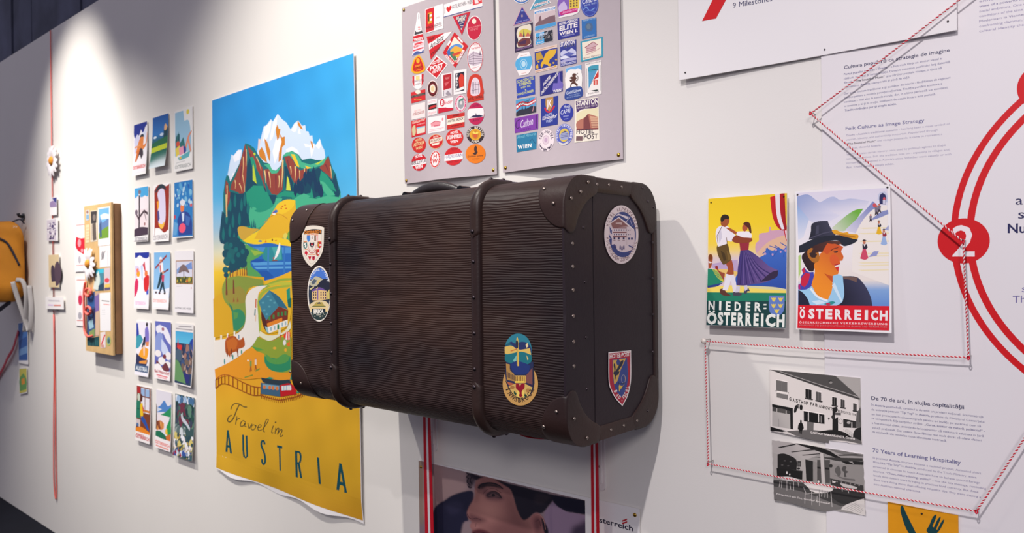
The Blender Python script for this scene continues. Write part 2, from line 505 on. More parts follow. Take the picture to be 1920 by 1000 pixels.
LEG = [ZT-ZB-2*R_, math.pi*R_/2, YB-YF-2*R_, math.pi*R_/2, ZT-ZB-2*R_, math.pi*R_/2, YB-YF-2*R_, math.pi*R_/2]
CUM = [0]
for q in LEG: CUM.append(CUM[-1]+q)
PER = CUM[-1]
def prof(s):
    """point (y,z) and outward normal on the rounded cross-section; s = 0 at the foot of the front face, going up"""
    s %= PER
    for k in range(8):
        if s <= CUM[k+1] + 1e-12: break
    t = s - CUM[k]; a = t / R_
    if k == 0: return (YF, ZB+R_+t), (-1, 0)
    if k == 1: return (YF+R_-R_*math.cos(a), ZT-R_+R_*math.sin(a)), (-math.cos(a), math.sin(a))
    if k == 2: return (YF+R_+t, ZT), (0, 1)
    if k == 3: return (YB-R_+R_*math.sin(a), ZT-R_+R_*math.cos(a)), (math.sin(a), math.cos(a))
    if k == 4: return (YB, ZT-R_-t), (1, 0)
    if k == 5: return (YB-R_+R_*math.cos(a), ZB+R_-R_*math.sin(a)), (math.cos(a), -math.sin(a))
    if k == 6: return (YB-R_-t, ZB), (0, -1)
    return (YF+R_-R_*math.sin(a), ZB+R_-R_*math.cos(a)), (-math.sin(a), -math.cos(a))
def arcs(k): return CUM[k] + LEG[k]/2               # middle of rounded edge k (1 top front, 3 top back, 5 bottom back, 7 bottom front)

def leather(name, c1, c2, ridge=True, rough=0.5):
    m = bpy.data.materials.new(name); m.use_nodes = True
    nt = m.node_tree; b = nt.nodes['Principled BSDF']; N = nt.nodes.new; Lk = nt.links.new
    tc = N('ShaderNodeTexCoord')
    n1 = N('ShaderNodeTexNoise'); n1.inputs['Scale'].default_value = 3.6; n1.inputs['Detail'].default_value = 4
    ofs = N('ShaderNodeMapping'); ofs.inputs['Location'].default_value = (3.7, 1.2, 0.6); ofs.inputs['Scale'].default_value = (0.7, 1, 1)  # offset lays brown as light at upper left, dark as shade at right
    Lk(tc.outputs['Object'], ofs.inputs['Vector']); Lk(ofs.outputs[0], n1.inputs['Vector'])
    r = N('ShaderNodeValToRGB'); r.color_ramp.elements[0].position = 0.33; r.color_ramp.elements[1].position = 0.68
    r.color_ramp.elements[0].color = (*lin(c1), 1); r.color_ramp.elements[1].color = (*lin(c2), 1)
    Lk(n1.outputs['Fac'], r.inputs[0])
    n2 = N('ShaderNodeTexNoise'); n2.inputs['Scale'].default_value = 180; n2.inputs['Detail'].default_value = 3
    Lk(tc.outputs['Object'], n2.inputs['Vector'])
    bp = N('ShaderNodeBump')
    if ridge:
        # fine wavy horizontal ribs of the pressed hide
        mp = N('ShaderNodeMapping'); mp.inputs['Scale'].default_value = (1.0, 1.0, 4.0)
        Lk(tc.outputs['Object'], mp.inputs['Vector'])
        n3 = N('ShaderNodeTexNoise'); n3.inputs['Scale'].default_value = 9; n3.inputs['Detail'].default_value = 3
        Lk(mp.outputs[0], n3.inputs['Vector'])
        sx = N('ShaderNodeSeparateXYZ'); Lk(tc.outputs['Object'], sx.inputs[0])
        a0 = N('ShaderNodeMath'); a0.operation = 'MULTIPLY'; a0.inputs[1].default_value = 1400
        yz = N('ShaderNodeMath'); yz.operation = 'SUBTRACT'
        Lk(sx.outputs['Z'], yz.inputs[0]); Lk(sx.outputs['Y'], yz.inputs[1]); Lk(yz.outputs[0], a0.inputs[0])
        a1 = N('ShaderNodeMath'); a1.operation = 'MULTIPLY'; a1.inputs[1].default_value = 15
        Lk(n3.outputs['Fac'], a1.inputs[0])
        a2 = N('ShaderNodeMath'); a2.operation = 'ADD'; Lk(a0.outputs[0], a2.inputs[0]); Lk(a1.outputs[0], a2.inputs[1])
        sn = N('ShaderNodeMath'); sn.operation = 'SINE'; Lk(a2.outputs[0], sn.inputs[0])
        ad = N('ShaderNodeMath'); ad.operation = 'MULTIPLY_ADD'; ad.inputs[1].default_value = 0.35
        Lk(n2.outputs['Fac'], ad.inputs[0]); Lk(sn.outputs[0], ad.inputs[2])
        Lk(ad.outputs[0], bp.inputs['Height']); bp.inputs['Strength'].default_value = 0.55; bp.inputs['Distance'].default_value = 0.0006
        mx = N('ShaderNodeMix'); mx.data_type = 'RGBA'; mx.blend_type = 'MULTIPLY'; mx.inputs[0].default_value = 1.0
        mr = N('ShaderNodeMapRange'); mr.inputs[1].default_value = -1; mr.inputs[2].default_value = 1; mr.inputs[3].default_value = 0.84; mr.inputs[4].default_value = 1.05
        Lk(sn.outputs[0], mr.inputs[0]); Lk(r.outputs[0], mx.inputs[6]); Lk(mr.outputs[0], mx.inputs[7])
        Lk(mx.outputs[2], b.inputs['Base Color'])
    else:
        Lk(n2.outputs['Fac'], bp.inputs['Height']); bp.inputs['Strength'].default_value = 0.35; bp.inputs['Distance'].default_value = 0.0008
        Lk(r.outputs[0], b.inputs['Base Color'])
    Lk(bp.outputs[0], b.inputs['Normal'])
    b.inputs['Roughness'].default_value = rough; b.inputs['Specular IOR Level'].default_value = 0.28
    return m
HIDE = leather('ridged_brown_leather', (29, 21, 25), (64, 42, 33))  # dark and brown patches also carry painted light falloff over the front
ENDH = leather('dark_end_leather', (32, 22, 30), (44, 31, 37), ridge=False, rough=0.55)
TRIM = leather('brown_trim_leather', (36, 25, 26), (60, 40, 34), ridge=False, rough=0.45)
WOOD = leather('dark_lacquered_batten', (36, 25, 25), (52, 35, 32), ridge=False, rough=0.35)

CAPL = leather('dark_strap_leather', (38, 27, 26), (58, 40, 34), ridge=False, rough=0.4)
def shell(name, loop, x0, x1, parent):
    """extrude a closed (y,z) loop along X with softened ends"""
    n = len(loop); L = np.array(loop); c = L.mean(0)
    ins = c + (L-c) * (1 - 0.004/np.maximum(np.linalg.norm(L-c, axis=1), 1e-6))[:, None]
    V = []; F = []; M = []
    for x, ring in ((x0, ins), (x0+0.004, L), (x1-0.004, L), (x1, ins)):
        V += [(x, y, z) for y, z in ring]
    for k in range(3):
        for i in range(n):
            j = (i+1) % n; F.append((k*n+i, k*n+j, (k+1)*n+j, (k+1)*n+i)); M.append(0 if k == 1 else 1)
    F.append(tuple(range(n-1, -1, -1))); F.append(tuple(3*n+i for i in range(n))); M += [1, 1]
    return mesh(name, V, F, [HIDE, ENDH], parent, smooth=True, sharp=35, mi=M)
def part_loop(s0, s1, n, grow=0.0):
    out = []
    for i in range(n+1):
        (y, z), (ny, nz) = prof(s0 + (s1-s0)*i/n); out.append((y+ny*grow, z+nz*grow))
    return out
s_top = CUM[2] + (YS - (YF+R_)); s_bot = CUM[7] - (YS - (YF+R_)) - PER
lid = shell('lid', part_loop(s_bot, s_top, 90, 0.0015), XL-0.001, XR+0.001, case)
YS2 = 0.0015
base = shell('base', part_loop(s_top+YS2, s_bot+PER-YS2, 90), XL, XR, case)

def M3(s, t, off, right=True):
    """trim surface: t > 0 lies on the shell that far from the end, t < 0 lies on the end face"""
    (y, z), (ny, nz) = prof(s)
    sg = 1 if right else -1; xe = XR if right else XL
    if t >= 0:
        return Vector((xe - sg*t + sg*max(0, off*(1-t/0.006)), y+ny*off, z+nz*off))
    k = max(0.0, 1+t/0.006)
    return Vector((xe+sg*off, y + ny*(t+off*k), z + nz*(t+off*k)))
def corner(name, k, right, a, b1, b2, off=0.0016):
    sc = arcs(k); V = []; F = []; n = 56; nr = 9
    for r in range(nr+2):
        rr = min(1.0, r/nr); o = off if r <= nr-1 else (off*0.7 if r == nr else -0.0005)
        if r == nr: rr = 1.0
        if r == nr-1: rr = 0.965
        for i in range(n):
            th = 2*math.pi*i/n
            t = rr*math.cos(th)*(b1 if math.cos(th) > 0 else b2)
            oo = o + (0.0015 if o > 0 else 0)
            if t >= 0: V.append(M3(sc + a*rr*math.sin(th), t, oo, right))
            else:                                        # lobe on the end face, pushed straight in from the corner
                (y, z), (ny, nz) = prof(sc + a*rr*math.sin(th)); cy, cz = prof(sc)[1]
                kk = max(0.0, 1+t/0.006)*oo
                V.append(Vector(((XR+oo) if right else (XL-oo), y + cy*t + ny*kk, z + cz*t + nz*kk)))
    for r in range(nr+1):
        for i in range(n):
            j = (i+1) % n; q = (r*n+i, r*n+j, (r+1)*n+j, (r+1)*n+i)
            F.append(q if right else q[::-1])
    return mesh(name, V, F, TRIM, case, smooth=True)
for k, sz in ((1, 1.0), (7, 1.0), (3, 0.92), (5, 0.92)):
    corner('corner_cap', k, True, 0.078*sz, 0.056, 0.052)
    corner('corner_cap', k, False, 0.078*sz, 0.075, 0.052)
def strip(name, s0, s1, t0, t1, off=0.0022, right=True, n=24):
    V = []; F = []; m = 8
    for i in range(n+1):
        for j in range(m+1):
            edge = i in (0, n) or j in (0, m)
            ii = min(max(i, 1), n-1) if False else i
            V.append(M3(s0+(s1-s0)*ii/n, t0+(t1-t0)*j/m, (0.0 if edge else off)+0.0008, right))
    for i in range(n):
        for j in range(m):
            q = (i*(m+1)+j, i*(m+1)+j+1, (i+1)*(m+1)+j+1, (i+1)*(m+1)+j); F.append(q[::-1] if right else q)
    return mesh(name, V, F, TRIM, case, smooth=True, sharp=60)
for rt_ in (True, False):
    strip('edge_strip', s_top+0.003, arcs(3)-0.035, -0.024, 0.012, right=rt_)
    strip('edge_strip', arcs(5)+0.035, s_bot+PER-0.003, -0.024, 0.012, right=rt_)
    strip('edge_strip', arcs(3)+0.04, arcs(5)-0.04, -0.012, 0.012, right=rt_)

# wooden battens strapped right round the case
def sweep(name, x, w, h, s0, s1, n, mtl, closed=False, taper=False, parent=None):
    V = []; F = []; m = 10
    for i in range(n + (0 if closed else 1)):
        (y, z), (ny, nz) = prof(s0+(s1-s0)*i/n)
        k = 1.0
        if taper:
            e = min(i, n-i)/n*(s1-s0)
            k = min(1.0, math.sqrt(max(0.02, 1-(1-min(1, e/0.012))**2)))
        for j in range(m+1):
            a = math.pi*j/m
            V.append((x + w/2*k*math.cos(a), y+ny*(h*math.sin(a)**0.7-0.0005), z+nz*(h*math.sin(a)**0.7-0.0005)))
    cnt = n if closed else n
    tot = n if closed else n+1
    for i in range(cnt):
        for j in range(m):
            a, b = i, (i+1) % tot
            F.append((a*(m+1)+j, a*(m+1)+j+1, b*(m+1)+j+1, b*(m+1)+j))
    if not closed:
        F.append(tuple(range(m, -1, -1))); F.append(tuple(n*(m+1)+j for j in range(m+1)))
    return mesh(name, V, F, mtl, parent or case, smooth=True, sharp=50)
RIVET = dome('rivet', 0.0035, 0.0019, mat('dull_rivet', (150, 138, 130), 0.42, metal=1.0), 10, 3)
DRIVET = dome('rivet_dark', 0.0036, 0.0026, mat('blackened_steel', (70, 62, 66), 0.35, metal=0.9), 10, 3)
XB = [FRONT.ab(628, 520)[0], FRONT.ab(896, 520)[0]]
for x in XB:
    bt = sweep('batten', x, 0.024, 0.012, 0, PER, 150, WOOD, closed=True)
    for k in (1, 3, 5, 7):
        cp = sweep('strap_cap', x, 0.0272, 0.0136, arcs(k)-0.088, arcs(k)+0.085, 40, CAPL, taper=True)
        for d in (-0.076, 0.03, 0.062):
            dd = d if k == 1 else (-d if k == 7 else d)
            (y, z), (ny, nz) = prof(arcs(k)+dd)
            inst('rivet', DRIVET, case, (x, y+ny*0.0132, z+nz*0.0132), (0, ny, nz), 1.15)
    for py in (458, 538, 560, 600, 650):
        if py in (538,): continue
    for q in (0.16, 0.39, 0.62, 0.85):
        z = ZT-R_-0.045 - (ZT-ZB-2*R_-0.07)*q
        inst('rivet', DRIVET, case, (x, YF-0.0115, z), (0, -1, 0), 1.0)
# rivets on the right end
for py in (409, 457, 500, 544, 593, 641, 687, 752):
    a, b = SIDE.ab(1072 + (py-409)*0.012, py)
    inst('rivet', RIVET, case, SIDE.w(a, b, 0.001), (1, 0, 0), 0.95)
for x, y in ((1093, 427), (1096, 529), (1098, 633), (1100, 730)):
    a, b = SIDE.ab(x, y); inst('rivet', DRIVET, case, SIDE.w(a, b, 0.001), (1, 0, 0), 0.75)
for x, y in ((1067, 372), (1085, 360), (1099, 342), (1073, 785), (1097, 821)):
    a, b = SIDE.ab(x, y); inst('rivet', RIVET, case, SIDE.w(a, b, 0.0045), (1, 0, 0), 0.9)
for x, y in ((1117, 346), (1139, 347), (1163, 351), (1143, 806), (1167, 798), (1192, 789)):
    a, b = SIDE.ab(x, y); inst('rivet', RIVET, case, SIDE.w(a, b, 0.003), (1, 0, 0), 0.8)
for x, y in ((1203, 353), (1212, 378), (1223, 389), (1221, 455), (1221, 522), (1222, 590), (1222, 660), (1212, 770)):
    a, b = SIDE.ab(x, y); inst('rivet', DRIVET, case, SIDE.w(a, b, 0.003), (1, 0, 0), 0.75)
def on_front(px, py, off=0.0045):
    a, b = FRONT.ab(px, py); z = b
    if z > ZT-R_:
        ang = math.asin(min(0.99, (z-(ZT-R_))/R_)); return Vector((a, YF+R_-(R_+off)*math.cos(ang), ZT-R_+(R_+off)*math.sin(ang))), (0, -math.cos(ang), math.sin(ang))
    if z < ZB+R_:
        ang = math.asin(min(0.99, (ZB+R_-z)/R_)); return Vector((a, YF+R_-(R_+off)*math.cos(ang), ZB+R_-(R_+off)*math.sin(ang))), (0, -math.cos(ang), -math.sin(ang))
    return Vector((a, YF-off, z)), (0, -1, 0)
for x, y in ((1016, 356), (1040, 382), (1046, 772), (1020, 799), (568, 396), (550, 414), (547, 697), (566, 718)):
    p, nn = on_front(x, y); inst('rivet', RIVET, case, p, nn, 0.9)

# carrying handle on top of the base
YH = YS + 0.045
HP = Plane((0, YH, 0), (1, 0, 0), (0, 0, 1))
h0 = HP.ab(769, 350)[0]; h1 = HP.ab(866, 345)[0]
pts = []; rad = []
for i in range(25):
    u = i/24
    pts.append((h0+(h1-h0)*u, YH, ZT + 0.006 + 0.017*math.sin(math.pi*u)**0.8)); rad.append(0.006+0.006*math.sin(math.pi*u))
v, f = tube(pts, rad, 12, flat=0.8, up=(0, 1, 0))
hd = mesh('handle', v, f, mat('black_handle_leather', (38, 32, 34), 0.4, bump=0.3, bscale=150), case, smooth=True)
for xx in (h0-0.004, h1+0.006):
    v, f = tube([(xx, YH-0.013, ZT+0.008), (xx, YH+0.013, ZT+0.008)], 0.010, 14)
    mesh('handle_loop', v, f, mat('black_metal', (24, 24, 30), 0.35, metal=0.6), hd, smooth=True, sharp=50)
# lock plate beside the handle, on the lid seam
v, f = box((XL+XR)/2+0.16, (XL+XR)/2+0.2, YS-0.012, YS+0.018, ZT-0.001, ZT+0.007)
mesh('lock', v, f, mat('dark_brass', (96, 78, 52), 0.4, metal=0.9), case)

# ------------------------------------------------------------------ stickers on the case
def sticker(plane, frame, base=0.0006):
    return Art(plane, base=base).fr(*frame)
LIDF = Plane((0, YF-0.0015, 0), (1, 0, 0), (0, 0, 1)); ENDP = Plane((XR+0.001, 0, 0), (0, 1, 0), (0, 0, 1))
# shield with the nine coats of arms
a = sticker(LIDF, (560, 415, 10))
sh = [(75,135),(150,97),(290,80),(400,92),(482,120),(478,300),(468,480),(440,600),(380,710),(300,805),(238,858),(170,800),(105,700),(70,590),(60,500),(68,300)]
a.poly(sh, (232, 222, 208))
ins = [(100+ (x-270)*0.0 + (x-100)*1.0, y) for x, y in []]
a.line([(98,260),(92,450),(105,590),(150,690),(240,800),(330,720),(400,610),(432,480),(440,250)], 4, (150, 138, 130), True)
a.poly([(103,188),(260,150),(437,160),(434,246),(270,225),(103,250)], (34, 26, 34))
a.text('ÖSTERREICH', (112,236), (418,222), 50, (240, 140, 40), 0.03)
for x0, y0, x1, y1 in ((160,250,218,262),(228,244,296,256),(300,250,370,262),(360,372,430,386),(98,380,160,394),(115,522,180,534),(185,618,245,630),(258,618,320,630),(332,520,395,532)): a.rect(x0, y0, x1, y1, (224, 110, 30))
a.poly([(158,265),(218,265),(216,355),(188,390),(160,350)], (70, 130, 210)); a.rect(172,275,186,340,(40,90,180))
a.poly([(232,262),(292,262),(290,340),(262,375),(234,340)], (236, 228, 220)); a.ell(262,312,18,30,(190,170,160))
a.rect(304,265,328,375,(120,60,20)); a.rect(340,265,368,365,(235,170,170)); a.rect(300,265,310,370,(60,30,20))
a.poly([(360,388),(430,388),(428,480),(395,510),(362,480)], (200, 20, 35)); a.rect(392,430,430,462,(240,230,225)); a.rect(362,390,388,495,(70,30,20)); a.rect(366,400,384,480,(215,150,40))
a.poly([(95,396),(160,396),(158,490),(128,520),(98,488)], (40, 110, 110)); a.poly([(112,415),(140,405),(135,440),(150,460),(135,500),(115,485),(125,450),(105,440)], (240,236,228))
a.poly([(120,575),(148,555),(172,590),(165,620),(150,655),(140,625),(122,612)], (205, 25, 55))
a.poly([(182,648),(212,665),(242,648),(230,700),(212,738),(195,700)], (195, 20, 45)); a.poly([(258,660),(308,656),(305,715),(282,740),(260,715)], (190, 25, 55)); a.rect(268,672,298,690,(90,20,60))
a.poly([(330,536),(392,532),(388,630),(360,655),(332,630)], (198, 25, 35)); a.rect(362,588,392,622,(238,228,222)); a.rect(334,545,356,640,(150,80,40))
a.poly([(215,390),(235,410),(255,400),(275,412),(297,392),(292,460),(268,480),(252,545),(238,480),(212,455)], (38, 34, 54)); a.poly([(238,420),(270,420),(272,450),(254,472),(238,452)], (200,40,45)); a.ell(255,455,14,10,(240,235,225))
a.line([(180,440),(195,520),(250,560),(310,525),(335,440)], 14, (226, 168, 160), True); a.line([(190,540),(215,585),(255,598),(300,580),(325,535)], 12, (196,70,70), True)
a.build('sticker', case, 'white shield sticker with small coats of arms')
# oval mountain hotel sticker
a = sticker(LIDF, (560, 490, 8.333))
a.ell(324,510,184,435,(238,230,220)); a.ell(324,512,166,412,(38,44,62))
a.poly([(180,290),(200,210),(260,140),(324,108),(390,140),(445,215),(470,290),(400,290),(340,250),(270,245),(215,285)], (72,118,205))
a.poly([(175,320),(220,285),(265,238),(330,255),(385,285),(330,330),(290,380),(240,395),(180,370)], (190,185,160)); a.poly([(200,330),(245,280),(290,300),(260,345),(225,370)], (84,96,110)); a.poly([(300,300),(345,285),(310,350),(280,380)], (214,190,120))
a.poly([(375,290),(440,275),(470,300),(485,420),(460,470),(420,450),(390,400),(320,400),(300,380),(340,320)], (34,38,58))
a.poly([(160,380),(200,410),(215,460),(215,600),(165,600)], (40,52,70)); a.poly([(175,430),(240,395),(245,410),(190,450)], (220,205,150))
a.poly([(212,455),(290,420),(300,400),(310,440),(440,460),(440,600),(300,615),(215,610)], (226,190,130)); a.poly([(212,455),(252,430),(290,440),(320,405),(380,425),(440,465),(330,450),(215,475)], (108,78,150))
for yy in (490, 530, 575):
    for xx in (230, 262, 345, 380, 415): a.rect(xx, yy-14, xx+16, yy+12, (60,50,80))
a.rect(290,430,310,605,(128,98,160)); a.poly([(445,490),(485,440),(488,590),(450,600)], (210,190,110))
a.poly([(165,640),(245,625),(190,660)], (48,60,66)); a.poly([(160,690),(250,630),(420,625),(488,690),(470,720),(170,715)], (226,205,160)); a.poly([(220,712),(280,640),(370,640),(420,712)], (180,160,80)); a.poly([(290,665),(325,635),(360,665)], (50,54,80)); a.rect(215,700,425,716,(110,115,70))
a.poly([(170,720),(475,720),(460,790),(190,790)], (232,206,150)); a.poly([(208,740),(422,740),(420,800),(400,850),(320,905),(240,860),(212,800)], (34,44,54)); a.poly([(195,800),(450,800),(410,880),(320,920),(240,890)], (44,62,62))
a.text('ERIKA', (238,815), (395,815), 58, (240,236,224), 0.05); a.rect(280,835,350,845,(200,196,180))
for x, y in ((258,862),(340,868),(375,858),(232,830),(405,832)): a.ell(x,y,9,5,(226,214,190))
a.arc('KITZBÜHEL · TIROL', 324, 420, 132, 275, 158, 24, 34, (226,232,240), 0.01, cw=22)
a.build('sticker', case, 'tall oval sticker with a hotel below a mountain')
# double-oval town sticker
a = sticker(LIDF, (930, 610, 6.25))
a.ell(288,690,207,253,(190,146,84), rot=0); a.ell(262,290,158,192,(44,120,138))
a.poly([(120,430),(440,430),(440,760),(390,830),(310,868),(220,830),(150,740),(118,620)], (36,44,78))
a.poly([(104,250),(180,190),(230,215),(300,195),(360,205),(410,260),(418,320),(104,310)], (40,50,96)); a.poly([(108,230),(160,205),(215,255),(150,265)], (32,90,110))
a.poly([(104,255),(180,240),(260,285),(400,270),(415,350),(330,320),(260,330),(150,345),(105,330)], (212,178,94)); a.poly([(170,300),(240,275),(250,285),(180,310)], (190,110,60)); a.poly([(350,230),(372,205),(382,250),(360,265)], (224,200,150))
a.poly([(110,345),(190,330),(300,310),(420,350),(415,430),(330,470),(240,480),(150,440),(112,420)], (30,108,118)); a.poly([(200,420),(250,340),(240,440)], (120,180,170)); a.poly([(290,430),(320,450),(310,470)], (224,200,120)); a.poly([(360,350),(385,400),(370,410)], (224,190,110))
a.poly([(170,450),(250,420),(330,440),(400,470),(390,560),(300,580),(210,560)], (34,52,110))
a.poly([(120,450),(165,460),(170,530),(215,575),(225,660),(130,640)], (168,128,70)); a.poly([(430,500),(380,560),(350,600),(350,670),(430,700)], (120,74,70))
for i in range(7): a.rect(132+i*14, 545+i*8, 139+i*14, 610+i*7, (60,44,52))
a.rect(222,590,352,680,(206,166,80))
for i in range(6): a.rect(230+i*20, 600, 238+i*20, 670, (110,70,40))
a.poly([(130,660),(230,690),(220,730),(150,700)], (170,92,60)); a.poly([(340,680),(430,700),(420,735),(360,715)], (50,34,66))
a.poly([(150,720),(230,690),(340,690),(430,730),(390,820),(310,862),(220,830)], (200,166,92)); a.ell(195,730,26,20,(160,110,60)); a.ell(378,765,26,24,(166,120,66))
a.poly([(215,770),(245,800),(235,830),(210,800)], (24,64,50)); a.poly([(340,800),(370,830),(350,845),(335,830)], (24,64,50)); a.ell(290,800,44,55,(226,196,96))
a.rect(225,656,335,672,(232,200,80))
a.poly([(235,680),(270,690),(285,720),(300,690),(340,680),(335,740),(310,770),(305,800),(315,830),(290,850),(272,825),(280,795),(262,765),(240,745)], (138,18,38))
a.poly([(243,160),(252,135),(262,160),(268,260),(272,480),(254,480),(246,270)], (206,172,84)); a.poly([(236,190),(250,170),(262,200),(262,270),(240,270)], (46,44,58)); a.rect(246,280,252,470,(120,100,60))
a.line([(112,455),(112,640),(150,740),(220,830),(310,868),(390,830),(438,760),(438,490)], 5, (40,32,36))
a.arc('INNSBRUCK', 285, 640, 185, 262, 207, 330, 52, (46,34,34), 0.015, flip=True, cw=36)
a.build('sticker', case, 'double oval sticker of a town street below blue mountains')
# round hotel sticker on the end
a = sticker(ENDP, (1120, 375, 7.69))
a.ell(342,500,246,422,(228,214,214)); a.ell(358,500,196,328,(52,66,128))
a.poly([(255,235),(300,195),(350,215),(400,230),(450,245),(430,280),(380,255),(320,225)], (225,215,222))
a.poly([(190,330),(305,248),(420,330),(525,430),(535,560),(520,690),(470,730),(380,755),(290,735),(215,690),(205,560),(165,560),(160,490),(175,380)], (216,200,206))
a.poly([(170,380),(205,440),(205,500),(180,470)], (52,66,128)); a.poly([(160,490),(205,560),(205,580),(165,540)], (52,66,128)); a.poly([(165,560),(200,615),(180,620)], (52,66,128))
a.poly([(420,330),(455,250),(500,330),(528,430)], (52,66,128)); a.line([(410,320),(465,250)], 8, (230,220,224)); a.line([(470,290),(500,380)], 7, (170,165,195))
a.poly([(192,340),(305,262),(450,385),(212,400)], (138,92,92)); a.line([(188,335),(305,250),(525,432)], 12, (236,226,226)); a.poly([(260,330),(350,320),(350,360),(262,345)], (196,170,168))
for yy in (395, 460, 522): a.rect(222, yy, 416, yy+18, (134,86,90))
for yy in (436, 500):
    for xx in range(235, 420, 34): a.rect(xx, yy-10, xx+12, yy+10, (50,50,100))
    for xx in (440, 462): a.rect(xx, yy-6, xx+10, yy+8, (50,50,100))
for xx in (228, 292, 362): a.rect(xx, 540, xx+26, 572, (48,46,90)); a.rect(xx-4, 582, xx+30, 590, (120,80,90))
for xx in (440, 480): a.rect(xx, 545, xx+28, 575, (48,52,108))
a.rect(416,392,421,650,(190,170,176))
a.poly([(190,650),(240,640),(260,690),(310,740),(390,760),(460,745),(495,730),(450,800),(358,826),(270,790),(215,730)], (52,66,128))
for xx, yy in ((262,680),(325,690),(352,700),(378,690),(240,670)): a.poly([(xx-8,yy-30),(xx+6,yy-32),(xx+10,yy+25),(xx-12,yy+25)], (56,54,110))
a.poly([(440,650),(520,680),(510,700),(450,670)], (62,66,126))
a.arc('HOTEL ALPENFRIEDE', 345, 500, 190, 340, 157, 15, 50, (120,84,92), 0.005, cw=26)
a.arc('HOCHSOLDEN 2070m TIROL', 345, 500, 226, 388, 188, 342, 50, (120,84,92), 0.005, flip=True, cw=26)
a.build('sticker', case, 'round white sticker with a chalet hotel')
# red and blue pennant shield
a = sticker(ENDP, (1120, 640, 7.69))
a.poly(smo([(155,162),(158,560),(190,700),(260,830),(358,940)])+smo([(358,940),(430,800),(470,650),(484,500),(482,132)])+[(155,162)], (236,228,226))
a.poly(smo([(168,178),(170,560),(202,695),(270,820),(357,915)])+smo([(357,915),(420,790),(458,650),(470,500),(470,148)])+[(168,178)], (178,30,56))
a.text('HOTEL·POST', (175,250), (463,212), 56, (238,230,226), 0.03)
a.poly([(212,268),(422,236),(436,430),(430,600),(400,720),(350,810),(280,740),(235,620),(216,480)], (52,72,140))
a.poly([(220,275),(408,248),(330,420),(262,610),(238,620),(222,450)], (214,172,88))
a.poly([(232,330),(245,315),(258,380),(255,440),(300,360),(345,280),(375,275),(362,330),(318,400),(290,440),(318,430),(300,480),(268,500),(258,545),(245,560),(248,500),(226,460),(240,430)], (38,42,64), False)
a.ell(297,305,26,42,(52,66,130)); a.ring(372,545,32,62,8,(150,150,170)); a.poly([(312,620),(330,700),(395,600),(375,640),(330,640)], (222,186,80)); a.poly([(305,640),(325,630),(322,730),(308,720)], (226,190,80)); a.line([(300,590),(312,620),(395,600)], 10, (30,34,56)); a.poly([(392,490),(402,560),(396,565)], (214,172,88))
for ch, p, q, up in (('B',(214,735),(246,722),(18,-42)),('A',(252,815),(290,780),(22,-36)),('D',(300,865),(330,838),(28,-30)),('I',(376,858),(386,838),(-26,-30)),('S',(388,832),(402,796),(-30,-20)),('C',(404,786),(420,752),(-32,-16)),('H',(420,742),(438,702),(-36,-12)),('I',(440,692),(446,676),(-36,-10))):
    pass
a.arc('BAD', 345, 600, 128, 240, 213, 252, 46, (238,230,226), 0.03, flip=True, cw=30); a.ell(352,860,7,9,(238,230,226))
a.arc('ISCHL', 345, 600, 112, 240, 288, 344, 46, (238,230,226), 0.03, flip=True, cw=26)
a.build('sticker', case, 'red and blue shield sticker with a posthorn')

# ------------------------------------------------------------------ what carries the case: wall brackets, ribbons
WHITE_METAL = mat('white_enamelled_metal', (222, 216, 216), 0.4)
for nm, x0, x1, yb, lab in (('wall_bracket', 811, 821, 848, 'white metal wall bracket beside the left ribbon under the suitcase'), ('wall_bracket', 1124, 1136, 921, 'white metal wall bracket beside the right ribbon under the suitcase')):
    ax, _ = WALL.ab(x0, yb); bx, zb = WALL.ab(x1, yb)
    br = thing(nm, lab, 'bracket', ((ax+bx)/2, 0, zb), 'suitcase brackets')
    w = bx-ax; cx = (ax+bx)/2; V = []; F = []
    loop = [(cx-w/2, ZB-0.0045), (cx+w/2, ZB-0.0045)] + [(cx + w/2*math.cos(t), zb+w/2 - w/2*math.sin(t)) for t in np.linspace(0, math.pi, 12)]
    n = len(loop)
    V = [(x, -0.004, z) for x, z in loop] + [(x, 0.0, z) for x, z in loop]
    F = [tuple(range(n)), tuple(range(2*n-1, n-1, -1))] + [(i, i+n, (i+1) % n+n, (i+1) % n) for i in range(n)]
    mesh('wall_plate', V, F, WHITE_METAL, br)
    v, f = box(cx-w/2, cx+w/2, -0.20, 0.0, ZB-0.0045, ZB-0.0005); mesh('arm', v, f, WHITE_METAL, br)
    v, f = box(cx-0.002, cx+0.002, -0.008, -0.003, zb+w, ZB-0.004); mesh('rib', v, f, WHITE_METAL, br)
    inst('screw', RIVET, br, (cx-w*0.25, -0.004, zb+0.05), (0, -1, 0), 0.9)
